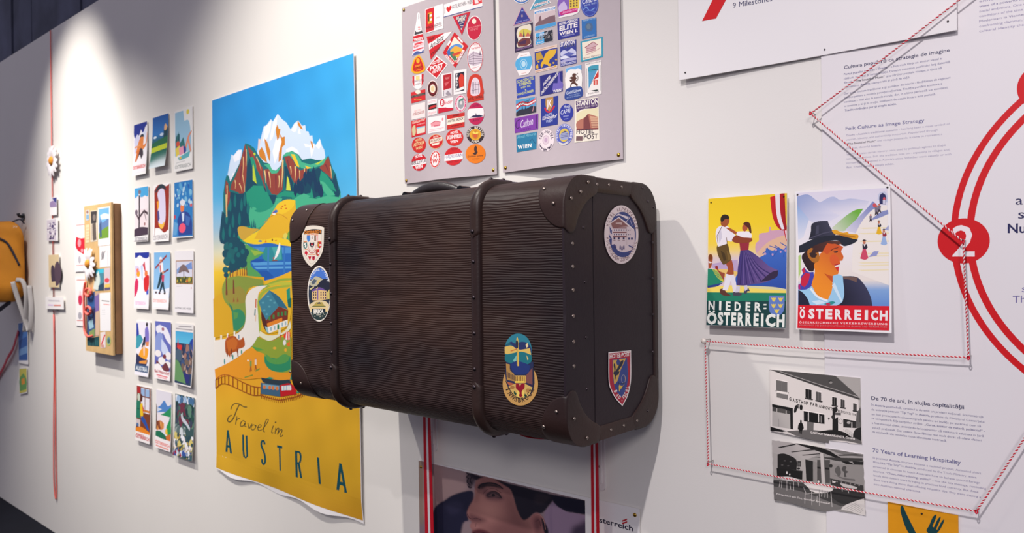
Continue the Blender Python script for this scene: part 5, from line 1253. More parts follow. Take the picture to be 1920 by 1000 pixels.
a.poly([(788,453),(804,457),(818,648),(802,643)], GA); a.poly([(930,686),(950,495),(968,500),(1008,710),(988,706),(980,660),(956,652),(950,692)], GA); a.poly([(958,628),(976,633),(962,560)], (206,158,38))
a.build('print', r)

# ================================================================== portrait poster under the case
pl = wallp(0.004)
c = px4(pl, (785, 862), (1199, 955), (1201, 1230), (789, 1120))
r = thing('portrait_poster', 'photo poster of a dark-haired person behind the ribbons below the suitcase', 'poster', (c[3][0], -0.004, c[3][1]))
sheet('paper', pl, c, PAPER, r, thick=0.0008)
a = Art(pl, base=0.0004).fr(780, 850, 4.465)
a.gain = 0.95
q = [(22,62),(1416,396),(1424,1290),(38,1180)]
SK, SKD, HR = (158,108,104), (110,70,72), (32,28,42)
def sp2(p): return sm2(p)
face = [(505,225),(560,195),(700,225),(790,290),(835,420),(880,520),(950,540),(985,600),(1010,760),(980,950),(600,950),(480,720),(470,650),(452,610),(466,575),(440,548),(428,500),(445,450),(490,370),(492,300)]
lay = [
 ([(380,900),(700,960),(1424,1000),(1424,1290),(38,1180),(38,900)], (40,38,60), 3),
 ([(640,860),(1000,760),(1030,1290),(660,1240)], (120,78,78), 4),
 ([(22,62),(430,160),(430,330),(250,390),(140,500),(30,560)], (176,146,146), 6),
 ([(22,62),(60,70),(60,600),(30,600)], (150,128,108), 4),
 (sp2([(140,500),(250,390),(340,340),(470,318),(480,420),(440,560),(400,600),(380,900),(120,900)]), (34,34,58), 1),
 (sp2([(250,430),(340,400),(400,450),(300,520)]), (52,50,76), 4, .6),
 ([(395,590),(460,570),(480,700),(470,900),(360,900),(380,660)], (150,128,132), 2),
 ([(1080,480),(1150,400),(1250,480),(1420,520),(1420,1060),(980,950),(1060,700)], (148,124,150), 2),
 ([(1135,400),(1150,1000),(1120,1000),(1125,430)], (120,100,130), 2, .5),
 (sp2(face), SK, 1),
 (sp2([(620,620),(900,540),(1000,700),(980,950),(700,950)]), SKD, 14, .7),
 (sp2([(760,300),(850,420),(900,560),(840,620),(760,500)]), SKD, 10, .6),
 (sp2([(520,420),(640,400),(700,480),(640,560),(560,520)]), (186,132,124), 12, .7),
 (sp2([(560,215),(700,230),(760,290),(640,250),(560,260)]), (138,92,90), 4, .7),
 (sp2([(440,505),(500,520),(560,545),(600,560),(520,585),(460,572)]), (92,56,62), 4, .8),
 (sp2([(470,590),(520,600),(530,640),(480,640)]), (176,122,118), 4, .6),
 (sp2([(470,655),(530,635),(600,655),(640,690),(560,690),(480,685)]), (98,48,56), 2),
 (sp2([(565,300),(640,315),(740,370),(700,400),(600,390),(570,350)]), (112,74,80), 4, .8),
 (sp2([(520,275),(560,258),(640,255),(700,275),(730,300),(660,285),(590,282),(540,305)]), (40,32,40), 2),
 (sp2([(590,345),(640,318),(690,335),(716,378),(660,368),(600,372)]), (50,36,46), 2),
 (sp2([(610,352),(640,335),(672,352),(640,366)]), (58,46,54), 1),
 (sp2([(540,270),(545,310),(525,380),(500,420),(490,380),(510,300)]), (128,86,84), 4, .6),
 (sp2([(500,225),(440,180),(425,165),(480,175),(545,195),(700,230),(780,255),(900,285),(1130,345),(1155,380),(1120,430),(1060,500),(1000,500),(960,530),(900,560),(850,480),(800,320),(740,270),(640,215),(560,205)]), HR, 1),
 (sp2([(430,170),(470,185),(500,215),(480,260),(460,300),(440,280),(425,230)]), (52,42,54), 2, .8),
 (sp2([(1010,340),(1120,360),(1080,420),(1000,420)]), (56,46,54), 4, .6),
 ([(1130,345),(1416,396),(1418,515),(1260,490),(1190,450),(1150,410)], (26,24,44), 1),
 (sp2([(955,560),(985,510),(1030,505),(1075,560),(1095,650),(1060,720),(990,680)]), (150,98,98), 1),
 (sp2([(985,560),(1020,530),(1050,580),(1040,640),(1000,640)]), (92,56,62), 4, .8),
 (sp2([(1050,540),(1100,620),(1110,680),(1080,680)]), HR, 1),
 (sp2([(1300,650),(1380,590),(1420,590),(1420,1060),(1320,900)]), (70,56,78), 6)]
a.soft(q, 400, 300, [(0,(150,128,134)),(1,(132,112,124))], lay)
a.gain = 1.0
for p_ in ([(422,165),(440,180),(425,200),(445,215)], [(440,210),(428,240),(450,270),(440,290)], [(470,190),(455,230),(470,260)], [(480,185),(500,205),(530,195)], [(430,265),(450,290),(470,285)]): a.line(p_, 7, (36,30,42), True)
a.gain = 0.95
a.poly([(604,358),(640,336),(680,346),(704,370),(660,367)], (92,66,70)); a.ell(648,352,15,12,(38,29,36)); a.line([(590,352),(618,328),(660,322),(694,340),(718,380)], (3, 8), (34,26,34), True); a.line([(560,345),(600,305),(660,300),(720,335)], 4, (104,68,70), True)
a.line([(524,296),(545,266),(600,252),(650,254),(700,274),(730,302)], (18, 8), (44,34,42), True)
a.line([(430,508),(446,540),(470,552),(505,545),(545,560)], 6, (84,52,56), True); a.line([(478,668),(520,660),(570,668),(625,690)], 6, (66,34,42), True); a.line([(505,585),(498,620)], 5, (120,80,80))
a.line([(1000,520),(1040,520),(1072,570),(1085,640)], 5, (178,124,120), True); a.line([(1000,575),(1030,560),(1045,610)], 5, (84,50,56), True)
a.gain = 1.0
a.text('sterreich', (1536,578), (1817,655), 46, (40,36,60), 0.018)
a.poly([(1728,562),(1768,548),(1768,560),(1728,575)], (190,24,40)); a.poly([(1728,582),(1768,570),(1768,582),(1728,596)], (190,24,40)); 
a.build('print', r)
pins(r, pl, ((789.5, 876), (1190.5, 966)), PIN, 'push_pin', 0.0005)

# ================================================================== sheets of hotel stickers
SHEETC = mat('mauve_grey_card', (184, 172, 177), 0.6, spec=0.3, noise=0.015, nscale=60)
WH, RD, CR_, NV = (238,230,230), (200,22,36), (236,224,206), (36,40,128)
def sticker_sheet(label, TL, TR, BR, BL, up):
    pl = wallp(0.006); c = px4(pl, TL, TR, BR, BL)
    zt = c[0][1]
    def bd(a_, b_):
        u = (a_-c[3][0])/(c[2][0]-c[3][0]); v = max(0, 1-(b_-c[3][1])/0.22)
        return 0.016*max(0, math.sin(math.pi*min(1, max(0, u*1.05-0.03))))**1.5*v**2
    r = thing('sticker_sheet', label, 'poster', (c[3][0], -0.006, c[3][1]), 'sheets of printed hotel stickers')
    sheet('card', pl, c, SHEETC, r, bend=bd, thick=0.0012, nx=24, ny=24)
    return r, pl, bd
def pcut(poly_px, y0): return poly_px
s1, pl1, bd1 = sticker_sheet('mauve sheet of red and orange hotel stickers above the suitcase', (753, 15), (924, -42), (931.5, 327), (759, 345), 0)
s2, pl2, bd2 = sticker_sheet('mauve sheet of blue and violet hotel stickers right of the red ones', (934, -46), (1160, -120), (1168, 298.5), (943, 324), 0)
pins(s1, pl1, ((757.5, 19), (762, 339), (925, 319)), PIN, 'push_pin', 0.0005)
pins(s2, pl2, ((948, 315), (1160, 290.5)), PIN, 'push_pin', 0.0005)
def S(sheet_no, frame):
    return Art((pl1, pl2)[sheet_no], base=0.0006, bend=(bd1, bd2)[sheet_no], seg=0.008, eps=2.5e-5).fr(*frame)
def done(a, no): a.build('sticker', (s1, s2)[no])
F1, F2, F3, F4 = (750, 0, 5), (750, 150, 5), (940, 0, 5), (940, 130, 5)
BKT = (50, 40, 48)
# --- red sheet, frame 1
a = S(0, F1); a.poly([(118,395),(160,170),(165,125),(178,115),(188,130),(190,170),(226,372)], WH); a.poly([(135,330),(145,290),(205,280),(215,310)], (60,60,66)); a.poly([(150,300),(165,260),(190,260),(205,290),(170,300)], WH); a.poly([(124,365),(128,340),(215,318),(220,345)], RD); a.poly([(120,392),(124,368),(222,348),(226,370)], RD); a.text('WIEN', (132,388), (216,368), 22, WH, 0.03); a.line([(176,130),(176,180)], 5, (170,160,168)); a.rect(170,250,190,262,(226,90,90)); a.rect(172,270,190,280,(226,90,90)); done(a, 0)
a = S(0, F1); a.poly([(237,88),(405,34),(408,266),(240,316)], WH); a.poly([(242,92),(320,68),(320,282),(243,308)], RD); a.poly([(262,125),(300,110),(300,215),(262,228)], (206,150,30)); a.poly([(280,140),(300,134),(300,152),(280,160)], WH); a.poly([(282,178),(300,172),(300,192),(282,198)], WH); a.rect(264,130,276,200,(60,40,20)); a.text('HAUS', (250,278), (312,258), 26, (70,20,24), 0.02); a.text('SALZBURG', (318,256), (390,228), 24, (90,60,70), 0.02); a.line([(246,290),(395,240)], 3, (120,60,66)); a.text('Hotel', (342,176), (378,162), 16, (150,130,140), 0, shear=0.3); done(a, 0)
a = S(0, F1); a.poly([(412,44),(620,-20),(775,-64),(775,62),(412,162)], WH); a.line([(412,160),(775,60)], 5, (70,90,160)); a.rect(420,70,426,130,(70,70,80)); a.poly([(436,78),(448,62),(460,72),(472,52),(484,62),(480,85),(458,118),(442,100)], (206,30,34)); a.text('HOTEL REITHER - WIEN', (488,84), (680,32), 34, (84,78,90), 0.01); a.poly([(684,-10),(768,-30),(772,28),(684,52)], (214,60,66)); a.poly([(700,0),(730,-10),(740,30),(705,36)], (238,220,220)); a.poly([(740,-14),(764,-20),(766,0),(744,6)], (238,220,220)); done(a, 0)
a = S(0, F1); a.poly([(496,156),(662,108),(582,332)], (196,24,50)); a.poly([(526,162),(632,132),(580,292)], (44,48,104)); a.text('BELLEVUE', (530,184), (624,160), 22, CR_, 0.02); a.text('WIEN', (544,212), (610,192), 28, CR_, 0.03); a.text('HOTEL', (560,230), (602,216), 12, CR_, 0.01); a.rect(565,240,596,244,CR_); a.rect(570,252,592,256,CR_); a.ell(578,272,7,7,CR_); done(a, 0)
a = S(0, F1); a.ell(699,263,71,115,WH,rot=3); a.ell(699,264,66,108,(192,18,58),rot=3); a.ell(696,200,20,25,CR_); a.text('HOTEL KONGRESS', (642,272), (756,244), 12, (226,150,150), 0.005); a.text('VIENNE', (655,296), (735,276), 22, (226,130,140), 0, shear=0.2); done(a, 0)
a = S(0, F1); a.poly([(126,405),(215,378),(230,380),(228,488),(112,532),(122,480)], (226,214,222)); a.poly([(130,430),(220,395),(222,420),(132,455)], (206,40,54)); a.poly([(135,410),(200,388),(215,400),(140,425)], (214,70,80)); a.text('PITTNER', (138,450), (222,420), 20, WH, 0.03); a.poly([(126,470),(222,440),(222,452),(126,484)], (206,60,70)); a.poly([(118,520),(160,480),(200,490),(224,462),(224,490),(115,528)], (70,90,150)); done(a, 0)
a = S(0, F1); a.poly(sm2([(172,520),(200,540),(235,620),(230,665),(170,690),(118,680),(108,640),(130,560)]), (232,168,24)); a.poly(sm2([(172,536),(195,555),(222,625),(215,655),(170,672),(128,665),(122,635),(142,570)]), (200,30,26)); a.ell(170,570,16,24,(232,168,40)); a.text('Hotel', (146,632), (194,616), 20, (236,170,40), 0.02, shear=0.2); a.text('KUMMER', (134,652), (212,630), 14, (236,170,40), 0.02); a.text('WIEN', (150,666), (196,654), 9, (236,170,40), 0.02); done(a, 0)
a = S(0, F1); P_ = [(252,345),(425,308),(490,294),(430,370),(290,560)]; a.poly(P_, RD); a.poly([(268,418),(420,310),(488,296),(276,470)], WH); a.poly([(270,410),(490,296),(430,368),(275,465)], WH); a.text('Hotel', (272,390), (326,362), 30, (70,20,24), 0.01, shear=0.3); a.text('Am Spitz', (282,462), (412,366), 46, (40,34,44), 0.015, shear=0.25); a.text('Wien', (292,530), (370,460), 28, (90,20,24), 0.01, shear=0.3); done(a, 0)
a = S(0, F1); a.poly([(402,498),(512,302),(640,432),(520,636)], RD); a.poly([(438,495),(512,345),(600,432),(518,585)], CR_); a.poly([(445,480),(475,440),(540,412),(590,430),(560,500),(480,520)], (90,140,206)); a.poly([(465,480),(520,430),(580,455),(600,480),(560,540),(500,530)], (226,170,60)); a.poly([(455,500),(500,480),(540,560),(510,570)], (70,120,90)); a.poly([(490,510),(570,480),(580,500),(500,530)], (206,70,50)); a.poly([(440,488),(470,450),(475,510),(455,530)], (60,100,170)); a.line([(430,520),(505,600)], 22, WH); a.line([(535,590),(600,470)], 22, WH); a.text('SALZBURG', (428,528), (496,598), 14, RD, 0.02, up=(10,-12)); a.text('HOTEL', (540,588), (602,478), 14, RD, 0.02, up=(-12,-8)); a.line([(448,425),(475,385)], 16, WH); a.line([(545,350),(590,400)], 16, WH); done(a, 0)
a = S(0, F1); a.ell(707,538,76,142,WH,rot=2); a.ring(707,538,74,140,7,(190,40,56),rot=2); a.poly([(642,525),(690,480),(772,510),(772,590),(690,618),(645,590)], (206,190,202)); a.line([(690,482),(690,616)], 4, (90,74,92))
for k in range(5): a.line([(645,532+k*16),(690,496+k*26),(770,516+k*17)], 4, (120,100,120))
a.poly([(745,520),(752,470),(760,520)], (110,90,110)); a.text('Hotel', (675,430), (742,420), 22, (206,80,90), 0, shear=0.3); a.text('WIEN', (668,468), (750,452), 16, (206,80,90), 0.01); a.line([(680,640),(740,625)], 4, (206,90,100)); done(a, 0)
a = S(0, F1); a.poly([(243,655),(345,520),(450,605),(345,744)], WH); a.poly([(254,655),(344,534),(438,606),(344,730)], RD); a.text('HOTEL', (302,612), (382,578), 28, WH, 0.03); a.text('POST', (282,664), (408,628), 38, WH, 0.045); a.text('VIENNE', (302,694), (388,660), 26, WH, 0.03); done(a, 0)
a = S(0, F1); a.poly([(117,716),(222,692),(222,760),(205,815),(170,838),(135,822),(118,780)], WH); a.poly([(118,716),(136,712),(136,818),(118,775)], RD); a.poly([(204,696),(222,692),(222,762),(204,812)], RD); a.poly([(150,715),(186,706),(186,748),(168,756),(150,748)], (222,206,140)); a.text('GRAND HOTEL', (124,776), (218,758), 18, (110,80,90), 0.01); a.text('WIEN', (146,802), (196,790), 16, (120,90,100), 0.01); done(a, 0)
a = S(0, F1); a.ell(308,832,50,78,WH); a.ell(308,833,47,74,(120,20,30)); a.ring(308,833,44,68,12,(70,20,26)); a.ell(308,833,26,40,CR_); a.ell(308,833,17,27,(222,196,150)); a.ring(308,833,48,75,4,(226,190,180)); done(a, 0)
a = S(0, F1); a.poly([(388,696),(488,680),(488,888),(396,910)], WH); a.poly([(406,706),(482,688),(482,826),(408,848)], (176,22,38)); a.text('Hotel', (424,750), (466,738), 26, (226,150,150), 0, shear=0.3); a.poly([(418,780),(470,760),(440,800),(425,810)], (206,90,96)); a.poly([(404,852),(486,830),(484,886),(404,905)], (216,208,214)); a.poly([(430,878),(450,850),(470,870),(480,890),(440,895)], (150,140,150)); a.line([(410,850),(410,900)], 6, (110,100,110)); done(a, 0)
a = S(0, F1); a.poly([(504,664),(626,645),(622,872),(506,892)], WH); a.poly([(520,690),(604,672),(604,850),(520,864)], (34,32,52)); a.poly([(552,740),(570,690),(592,700),(600,760),(590,820),(560,835),(556,790)], (206,56,40)); a.poly([(520,845),(600,810),(602,836),(522,862)], WH)
for k, ch in enumerate('TIROL'): a.text(ch, (526,720+k*30), (544,717+k*30), 22, WH, 0.04)
done(a, 0)
a = S(0, F1); a.poly(sm2([(640,800),(660,720),(710,694),(760,720),(776,800),(778,890),(640,920)]), (200,52,34)); a.poly([(636,918),(784,888),(786,934),(638,964)], (200,52,34)); a.poly(sm2([(668,890),(670,780),(690,735),(720,732),(745,770),(748,880)]), (222,206,216)); 
for k in range(5): a.line([(680+k*15,770),(678+k*15,880)], 4, (110,92,116))
a.line([(672,800),(746,790)], 4, (120,100,120)); a.line([(672,850),(748,836)], 4, (120,100,120)); a.text('HOTEL CENTRAL', (644,946), (778,916), 24, (70,30,30), 0.02); done(a, 0)
# --- red sheet, frame 2
a = S(0, F2); a.poly([(104,118),(238,86),(240,186),(108,220)], (206,40,44)); a.poly([(105,150),(238,116),(239,140),(106,172)], (70,40,44)); a.ell(170,112,24,20,CR_); a.text('HOTEL IMPERIAL', (110,168), (234,138), 20, CR_, 0.02); a.rect(135,176,202,190,(226,150,60)); a.text('WIEN', (145,192), (200,180), 11, (120,30,30), 0.02); done(a, 0)
a = S(0, F2); a.ell(308,84,50,78,WH); a.ell(308,84,47,74,(126,20,30)); a.ring(308,84,44,68,12,(76,22,28)); a.ell(308,84,26,40,CR_); a.ell(308,84,15,24,(222,196,150)); 
a = S(0, F2); a.poly([(107,240),(238,207),(240,348),(110,376)], (236,222,220)); a.text('HOTEL', (138,300), (204,284), 13, (226,130,130), 0.01, sp=1.3); a.text('AMBASSADOR', (120,338), (232,310), 26, (214,96,96), 0.01); done(a, 0)
a = S(0, F2); a.poly([(259,190),(350,172),(350,318),(262,342)], WH); a.poly([(268,236),(346,218),(346,268),(268,286)], (36,28,32)); a.poly([(272,262),(310,240),(344,236),(344,250),(280,276)], (196,40,44)); a.text('HOTEL', (272,222), (340,206), 20, (230,150,160), 0.01); a.text('Regina', (268,330), (340,308), 26, (226,140,150), 0, shear=0.3); done(a, 0)
a = S(0, F2); a.poly([(360,186),(500,160),(502,284),(362,314)], WH); a.poly([(362,276),(430,262),(502,262),(502,284),(362,314)], (196,22,50)); a.poly([(362,290),(440,258),(362,262)], (196,22,50)); a.ell(398,214,22,36,(196,22,50)); a.text('B', (388,236), (412,230), 38, WH, 0.04); a.text('inder', (420,232), (496,214), 34, (206,60,84), 0.01, shear=0.25); done(a, 0)
a = S(0, F2); a.ell(572,222,55,80,WH); a.ring(572,222,52,76,14,(214,70,120)); a.ell(572,222,36,56,(222,214,218)); a.poly([(548,250),(555,195),(580,175),(600,200),(598,250),(575,275)], (150,150,156)); a.poly([(552,190),(600,165),(600,185),(556,205)], (60,130,110)); a.ell(576,215,12,18,(214,206,206)); a.arc('HOTEL REGINA WIEN HOTEL', 572, 222, 40, 63, 170, -170, 11, WH, 0.02); done(a, 0)
a = S(0, F2); a.ell(714,317,77,104,(186,24,80),rot=0); a.poly([(638,300),(650,272),(782,262),(790,310),(785,345),(640,366)], WH); a.poly([(660,354),(690,335),(712,330),(716,308),(722,330),(750,328),(786,340),(740,350)], (44,38,78)); a.text('HOTEL', (682,258), (748,242), 18, (80,20,60), 0.005, shear=0.2); a.text('Bristol', (686,395), (752,378), 20, (84,20,60), 0, shear=0.25); done(a, 0)
a = S(0, F2); a.poly([(107,388),(246,356),(247,508),(112,540)], (206,28,40)); a.text('Gablitzer Hof', (118,414), (240,380), 24, CR_, 0.01, shear=0.25); a.text('Innsbruck', (160,428), (240,408), 16, (236,190,190), 0.01); a.poly([(158,448),(240,430),(240,492),(160,508)], (222,214,196)); a.poly([(160,448),(238,432),(238,442),(160,458)], (120,190,220)); a.poly([(120,440),(145,420),(150,500),(140,525),(120,520)], (206,196,150)); done(a, 0)
a = S(0, F2); a.poly([(266,352),(430,330),(430,480),(272,506)], WH); a.poly([(292,412),(345,390),(375,400),(386,385),(386,420),(300,440)], (226,150,160)); a.line([(296,408),(340,386),(386,398)], 6, (196,60,84)); a.poly([(322,430),(384,418),(384,430),(322,440)], (206,90,110)); a.ell(405,370,8,14,(226,140,150)); a.line([(280,470),(420,448)], 4, (226,150,160)); a.line([(280,485),(400,468)], 3, (226,150,160)); done(a, 0)
a = S(0, F2); a.poly([(446,332),(610,304),(612,440),(450,468)], (196,40,36)); a.poly([(447,372),(611,340),(612,394),(449,426)], CR_); a.text('WIEN', (498,350), (560,336), 18, (60,20,24), 0.02); a.text('HOTEL BÖCK', (456,402), (604,372), 22, (60,40,50), 0.02); a.text('AM BAHNHOF', (490,442), (590,424), 12, (60,20,24), 0.02); done(a, 0)
a = S(0, F2); a.ell(713,514,79,80,(52,36,42)); a.ell(714,514,52,54,(222,160,40)); a.poly([(690,540),(680,500),(700,478),(728,478),(745,500),(736,545),(715,560)], (196,130,40)); a.ell(714,520,18,24,(206,90,50)); a.poly([(684,500),(700,482),(714,500),(728,482),(744,500),(720,510)], (240,210,90)); a.arc('HOTEL BRISTOL', 713, 514, 55, 56, 190, -10, 20, CR_, 0.03); a.arc('WIEN', 713, 514, 74, 76, 246, 294, 18, CR_, 0.03, flip=True); done(a, 0)
a = S(0, F2); a.ell(184,612,70,73,(200,40,36)); a.text('HOTEL', (146,582), (216,564), 22, (228,206,150), 0.02); a.text('ASTORIA', (130,628), (238,600), 32, (228,206,150), 0.02); a.text('WIEN', (154,660), (216,642), 24, (228,206,150), 0.02); done(a, 0)
a = S(0, F2); a.ell(348,580,72,69,(226,200,150),rot=-6); a.ell(348,580,68,65,(196,30,34),rot=-6); a.poly([(290,562),(405,535),(410,570),(295,600)], CR_); a.text('METROPOLE', (300,590), (400,566), 22, (150,30,34), 0.02); a.text('HOTEL', (324,545), (372,535), 14, CR_, 0.02); a.poly([(310,600),(385,588),(380,608),(318,620)], CR_); done(a, 0)
a = S(0, F2); a.ell(525,543,80,78,(206,36,32)); a.text('HOTEL', (486,512), (558,498), 22, WH, 0.03); a.text('KUMMER', (460,562), (590,542), 36, WH, 0.045); a.text('WIEN', (488,598), (560,586), 24, WH, 0.03); done(a, 0)
a = S(0, F2); a.ell(190,774,78,80,(200,24,38)); a.poly([(114,770),(266,738),(268,785),(114,812)], WH); a.text('BELLEVUE', (116,798), (264,772), 32, (60,50,60), 0.015); a.text('HOTEL', (148,735), (222,718), 28, WH, 0.04); a.text('WIEN', (152,840), (228,824), 30, WH, 0.045); done(a, 0)
a = S(0, F2); a.ell(354,747,53,82,WH); a.ring(354,747,50,78,14,(206,50,46)); a.text('H', (336,738), (368,734), 36, (200,34,34), 0.03); a.text('W', (326,790), (382,784), 42, (200,34,34), 0.035); a.arc('HOTEL WANDL WIEN', 354, 747, 39, 66, 160, -160, 9, WH, 0.02); done(a, 0)
a = S(0, F2); a.ell(527,720,84,86,(200,26,36)); a.poly([(443,710),(612,684),(612,744),(445,768)], WH); a.text('HADRIGAN', (448,744), (608,722), 32, (84,84,140), 0.0); a.text('Hotel', (498,668), (560,656), 26, (110,20,30), 0, shear=0.3); a.text('Wien Hof', (478,786), (580,772), 20, (120,20,30), 0, shear=0.25); done(a, 0)
a = S(0, F2); a.ell(720,694,87,91,(226,120,20)); a.poly([(712,625),(722,618),(732,635),(730,660),(738,680),(722,705),(700,700),(712,680),(706,655)], (70,44,40)); a.poly([(694,695),(720,676),(740,682),(715,706)], (64,40,36)); a.text('Goldene Spinne', (652,730), (786,716), 18, (90,50,30), 0.01, shear=0.2); a.line([(690,744),(755,738)], 4, (120,70,30)); a.line([(700,756),(745,752)], 3, (120,70,30)); done(a, 0)
# --- blue sheet, frame 3
a = S(1, F3); a.ell(190,-40,84,76,WH); a.ell(190,-40,78,70,(60,110,180)); a.arc('HOTEL WIEN SALZBURG', 190, -40, 64, 57, 220, 320, 20, WH, 0.02, flip=True); done(a, 1)
a = S(1, F3); a.poly([(262,102),(330,-30),(400,-40),(468,25)], WH); a.poly([(275,95),(335,-20),(395,-30),(458,22)], (70,150,180)); a.poly([(310,40),(435,5),(440,25),(310,60)], WH); a.text('LAUDONHOF', (316,56), (432,22), 18, (150,60,80), 0.01); done(a, 1)
a = S(1, F3); a.poly([(527,-40),(735,-60),(735,100),(715,125),(540,170)], WH); a.poly([(530,20),(560,-30),(640,-30),(620,120),(540,160),(530,90)], (130,92,180)); a.poly([(540,60),(590,10),(620,80),(580,130),(545,130)], (200,180,220)); a.poly([(635,-40),(735,-60),(732,80),(640,90)], (226,196,70))
for k in range(4):
    for m_ in range(3): a.rect(645+m_*28, -20+k*24-m_*5, 660+m_*28, -4+k*24-m_*5, (120,90,60))
a.poly([(545,120),(600,95),(720,75),(715,110),(560,145)], (196,30,120)); a.text('Stefanie', (570,132), (715,92), 22, (236,160,206), 0.01, shear=0.3); done(a, 1)
a = S(1, F3); a.ell(829,42,82,116,(46,64,160)); a.ring(829,42,76,108,4,(110,130,200)); a.text('Central', (760,42), (892,8), 46, (214,216,232), 0.02); a.text('HOTEL WIEN', (782,62), (892,34), 14, (170,190,226), 0.01); a.line([(765,95),(800,70),(830,100),(880,75)], 8, (120,160,220), True); a.line([(775,120),(820,100),(880,110)], 5, (90,120,200), True); done(a, 1)
a = S(1, F3); a.poly([(112,242),(196,55),(282,196)], (206,150,170)); a.poly([(122,234),(196,66),(274,192)], (44,48,136)); a.rect(186,100,210,106,(150,170,220)); a.ell(196,150,9,14,(150,130,150)); a.text('HOTEL WIEN', (140,218), (258,190), 12, (160,160,220), 0.01); done(a, 1)
a = S(1, F3); a.poly([(310,100),(508,54),(514,240),(318,292)], WH); a.poly([(314,112),(506,66),(506,84),(314,132)], (60,140,206)); a.poly([(316,135),(508,90),(512,205),(318,250)], (206,186,190)); a.poly([(320,235),(350,200),(358,160),(372,145),(380,195),(440,160),(505,140),(510,205),(320,248)], (120,90,100)); a.poly([(318,250),(512,206),(513,238),(318,290)], (70,150,206)); a.text('HOTEL WIEN', (330,128), (490,86), 14, WH, 0.02); done(a, 1)
a = S(1, F3); a.poly([(125,262),(295,210),(300,446),(130,494)], (40,30,66)); a.poly(sm2([(150,290),(170,255),(230,235),(275,230),(282,290),(270,350),(282,400),(250,430),(160,445),(145,420),(160,380),(145,330)]), (226,214,196)); a.poly([(165,310),(210,270),(280,290),(270,340),(170,340)], (206,190,80)); a.poly([(162,345),(185,305),(210,345)], (190,100,80)); a.poly([(225,345),(250,300),(278,340)], (190,100,80)); a.poly([(150,400),(200,360),(270,360),(280,400),(240,430),(160,440)], (110,50,50)); a.poly([(205,350),(212,270),(222,350)], (60,40,80)); a.poly([(160,400),(240,370),(230,410),(180,420)], (70,30,70)); a.text('HEIDELBERGER', (140,478), (290,436), 18, (150,110,160), 0.01); done(a, 1)
a = S(1, F3); a.poly([(318,314),(484,276),(486,384),(322,426)], WH); a.poly([(322,316),(402,297),(404,402),(324,422)], (70,160,214)); a.poly([(402,297),(483,278),(485,382),(404,402)], (30,32,52)); a.text('MERAN', (328,384), (478,346), 36, WH, 0.03); a.text('Hotel', (360,340), (440,318), 28, (226,226,236), 0.005, shear=0.3); a.text('TIROL', (338,410), (395,396), 12, WH, 0.01); done(a, 1)
a = S(1, F3); a.poly([(526,212),(732,168),(736,330),(532,376)], (38,42,138)); a.text('HOTEL-PENSION', (544,240), (716,196), 22, WH, 0.03); a.text('ELITE', (546,292), (716,250), 42, WH, 0.04); a.text('WIEN I.', (546,336), (716,298), 30, WH, 0.035); a.text('WIPPLINGERSTR.', (566,352), (690,322), 10, (190,190,226), 0.01); done(a, 1)
a = S(1, F3); a.poly([(754,190),(892,162),(894,340),(758,370)], (44,108,176)); a.text('TURKEN HOTEL', (764,206), (884,176), 14, (160,190,220), 0.01); a.ell(824,255,36,42,(70,100,140)); a.ell(820,250,20,26,(100,120,140)); a.text('WIESBADEN', (780,358), (874,334), 14, (150,180,214), 0.01); done(a, 1)
a = S(1, F3); a.poly([(132,604),(165,503),(262,488),(292,574),(258,690),(170,710)], WH); a.poly([(132,604),(150,555),(280,525),(292,574),(270,650),(150,660)], (80,166,214)); a.ring(210,602,34,46,4,(190,220,236)); a.ell(210,600,20,28,(180,214,232)); a.line([(185,525),(240,512)], 4, (206,150,140)); a.line([(190,690),(235,682)], 4, (206,150,140)); done(a, 1)
a = S(1, F3); a.poly([(314,464),(526,416),(528,636),(320,686)], (222,200,190)); a.poly([(314,490),(526,446),(528,610),(318,658)], (40,54,140)); a.poly([(325,500),(370,490),(400,550),(330,570)], (190,150,50)); a.poly([(420,540),(440,480),(520,460),(510,500),(480,540),(450,560)], (222,176,50)); a.poly([(395,560),(420,500),(450,480),(455,560),(440,610),(400,600),(380,640),(370,610)], (222,172,44)); a.poly([(430,590),(470,600),(460,625),(440,620)], (222,172,44)); a.poly([(325,620),(345,600),(350,640),(330,645)], (222,172,44)); 
for x, y in ((490,590),(515,560),(350,580),(505,620)): a.ell(x,y,10,8,(206,166,60))
a.line([(320,478),(520,430)], 5, (196,150,110)); a.line([(322,672),(526,624)], 5, (196,130,90)); done(a, 1)
a = S(1, F3); a.poly([(550,400),(704,370),(706,594),(558,626)], (46,54,140)); a.text('ST.ANTON', (556,440), (692,408), 38, WH, 0.03); a.text('AM ARLBERG', (590,450), (694,426), 16, (206,206,226), 0.02); a.poly([(556,500),(590,470),(620,480),(660,450),(700,480),(704,520),(560,530)], (196,196,224)); a.poly([(570,520),(630,490),(690,500),(640,530)], (90,96,170)); a.poly([(558,575),(600,555),(704,535),(705,560),(560,590)], (170,166,206)); a.text('HOTEL', (562,600), (606,590), 12, WH, 0.02); a.text('ALPENROSE', (562,620), (702,590), 20, (206,206,230), 0.02); a.poly([(556,540),(600,520),(650,540),(560,560)], (220,220,236)); done(a, 1)
a = S(1, F3); a.poly([(742,390),(952,344),(954,534),(750,582)], (50,150,176)); a.poly([(758,400),(938,362),(940,522),(764,566)], CR_); a.poly([(785,450),(860,392),(905,420),(890,440),(890,470),(800,500),(800,460)], (206,170,176)); a.line([(785,448),(862,394),(905,420)], 6, (140,50,66)); 
for k in range(3): a.line([(795,462+k*16),(888,436+k*16)], 4, (160,80,90))
a.line([(790,520),(860,490),(930,450)], 5, (196,150,150), True); a.text('Hotel Pension', (768,556), (932,518), 14, (110,70,84), 0.005, shear=0.2); done(a, 1)
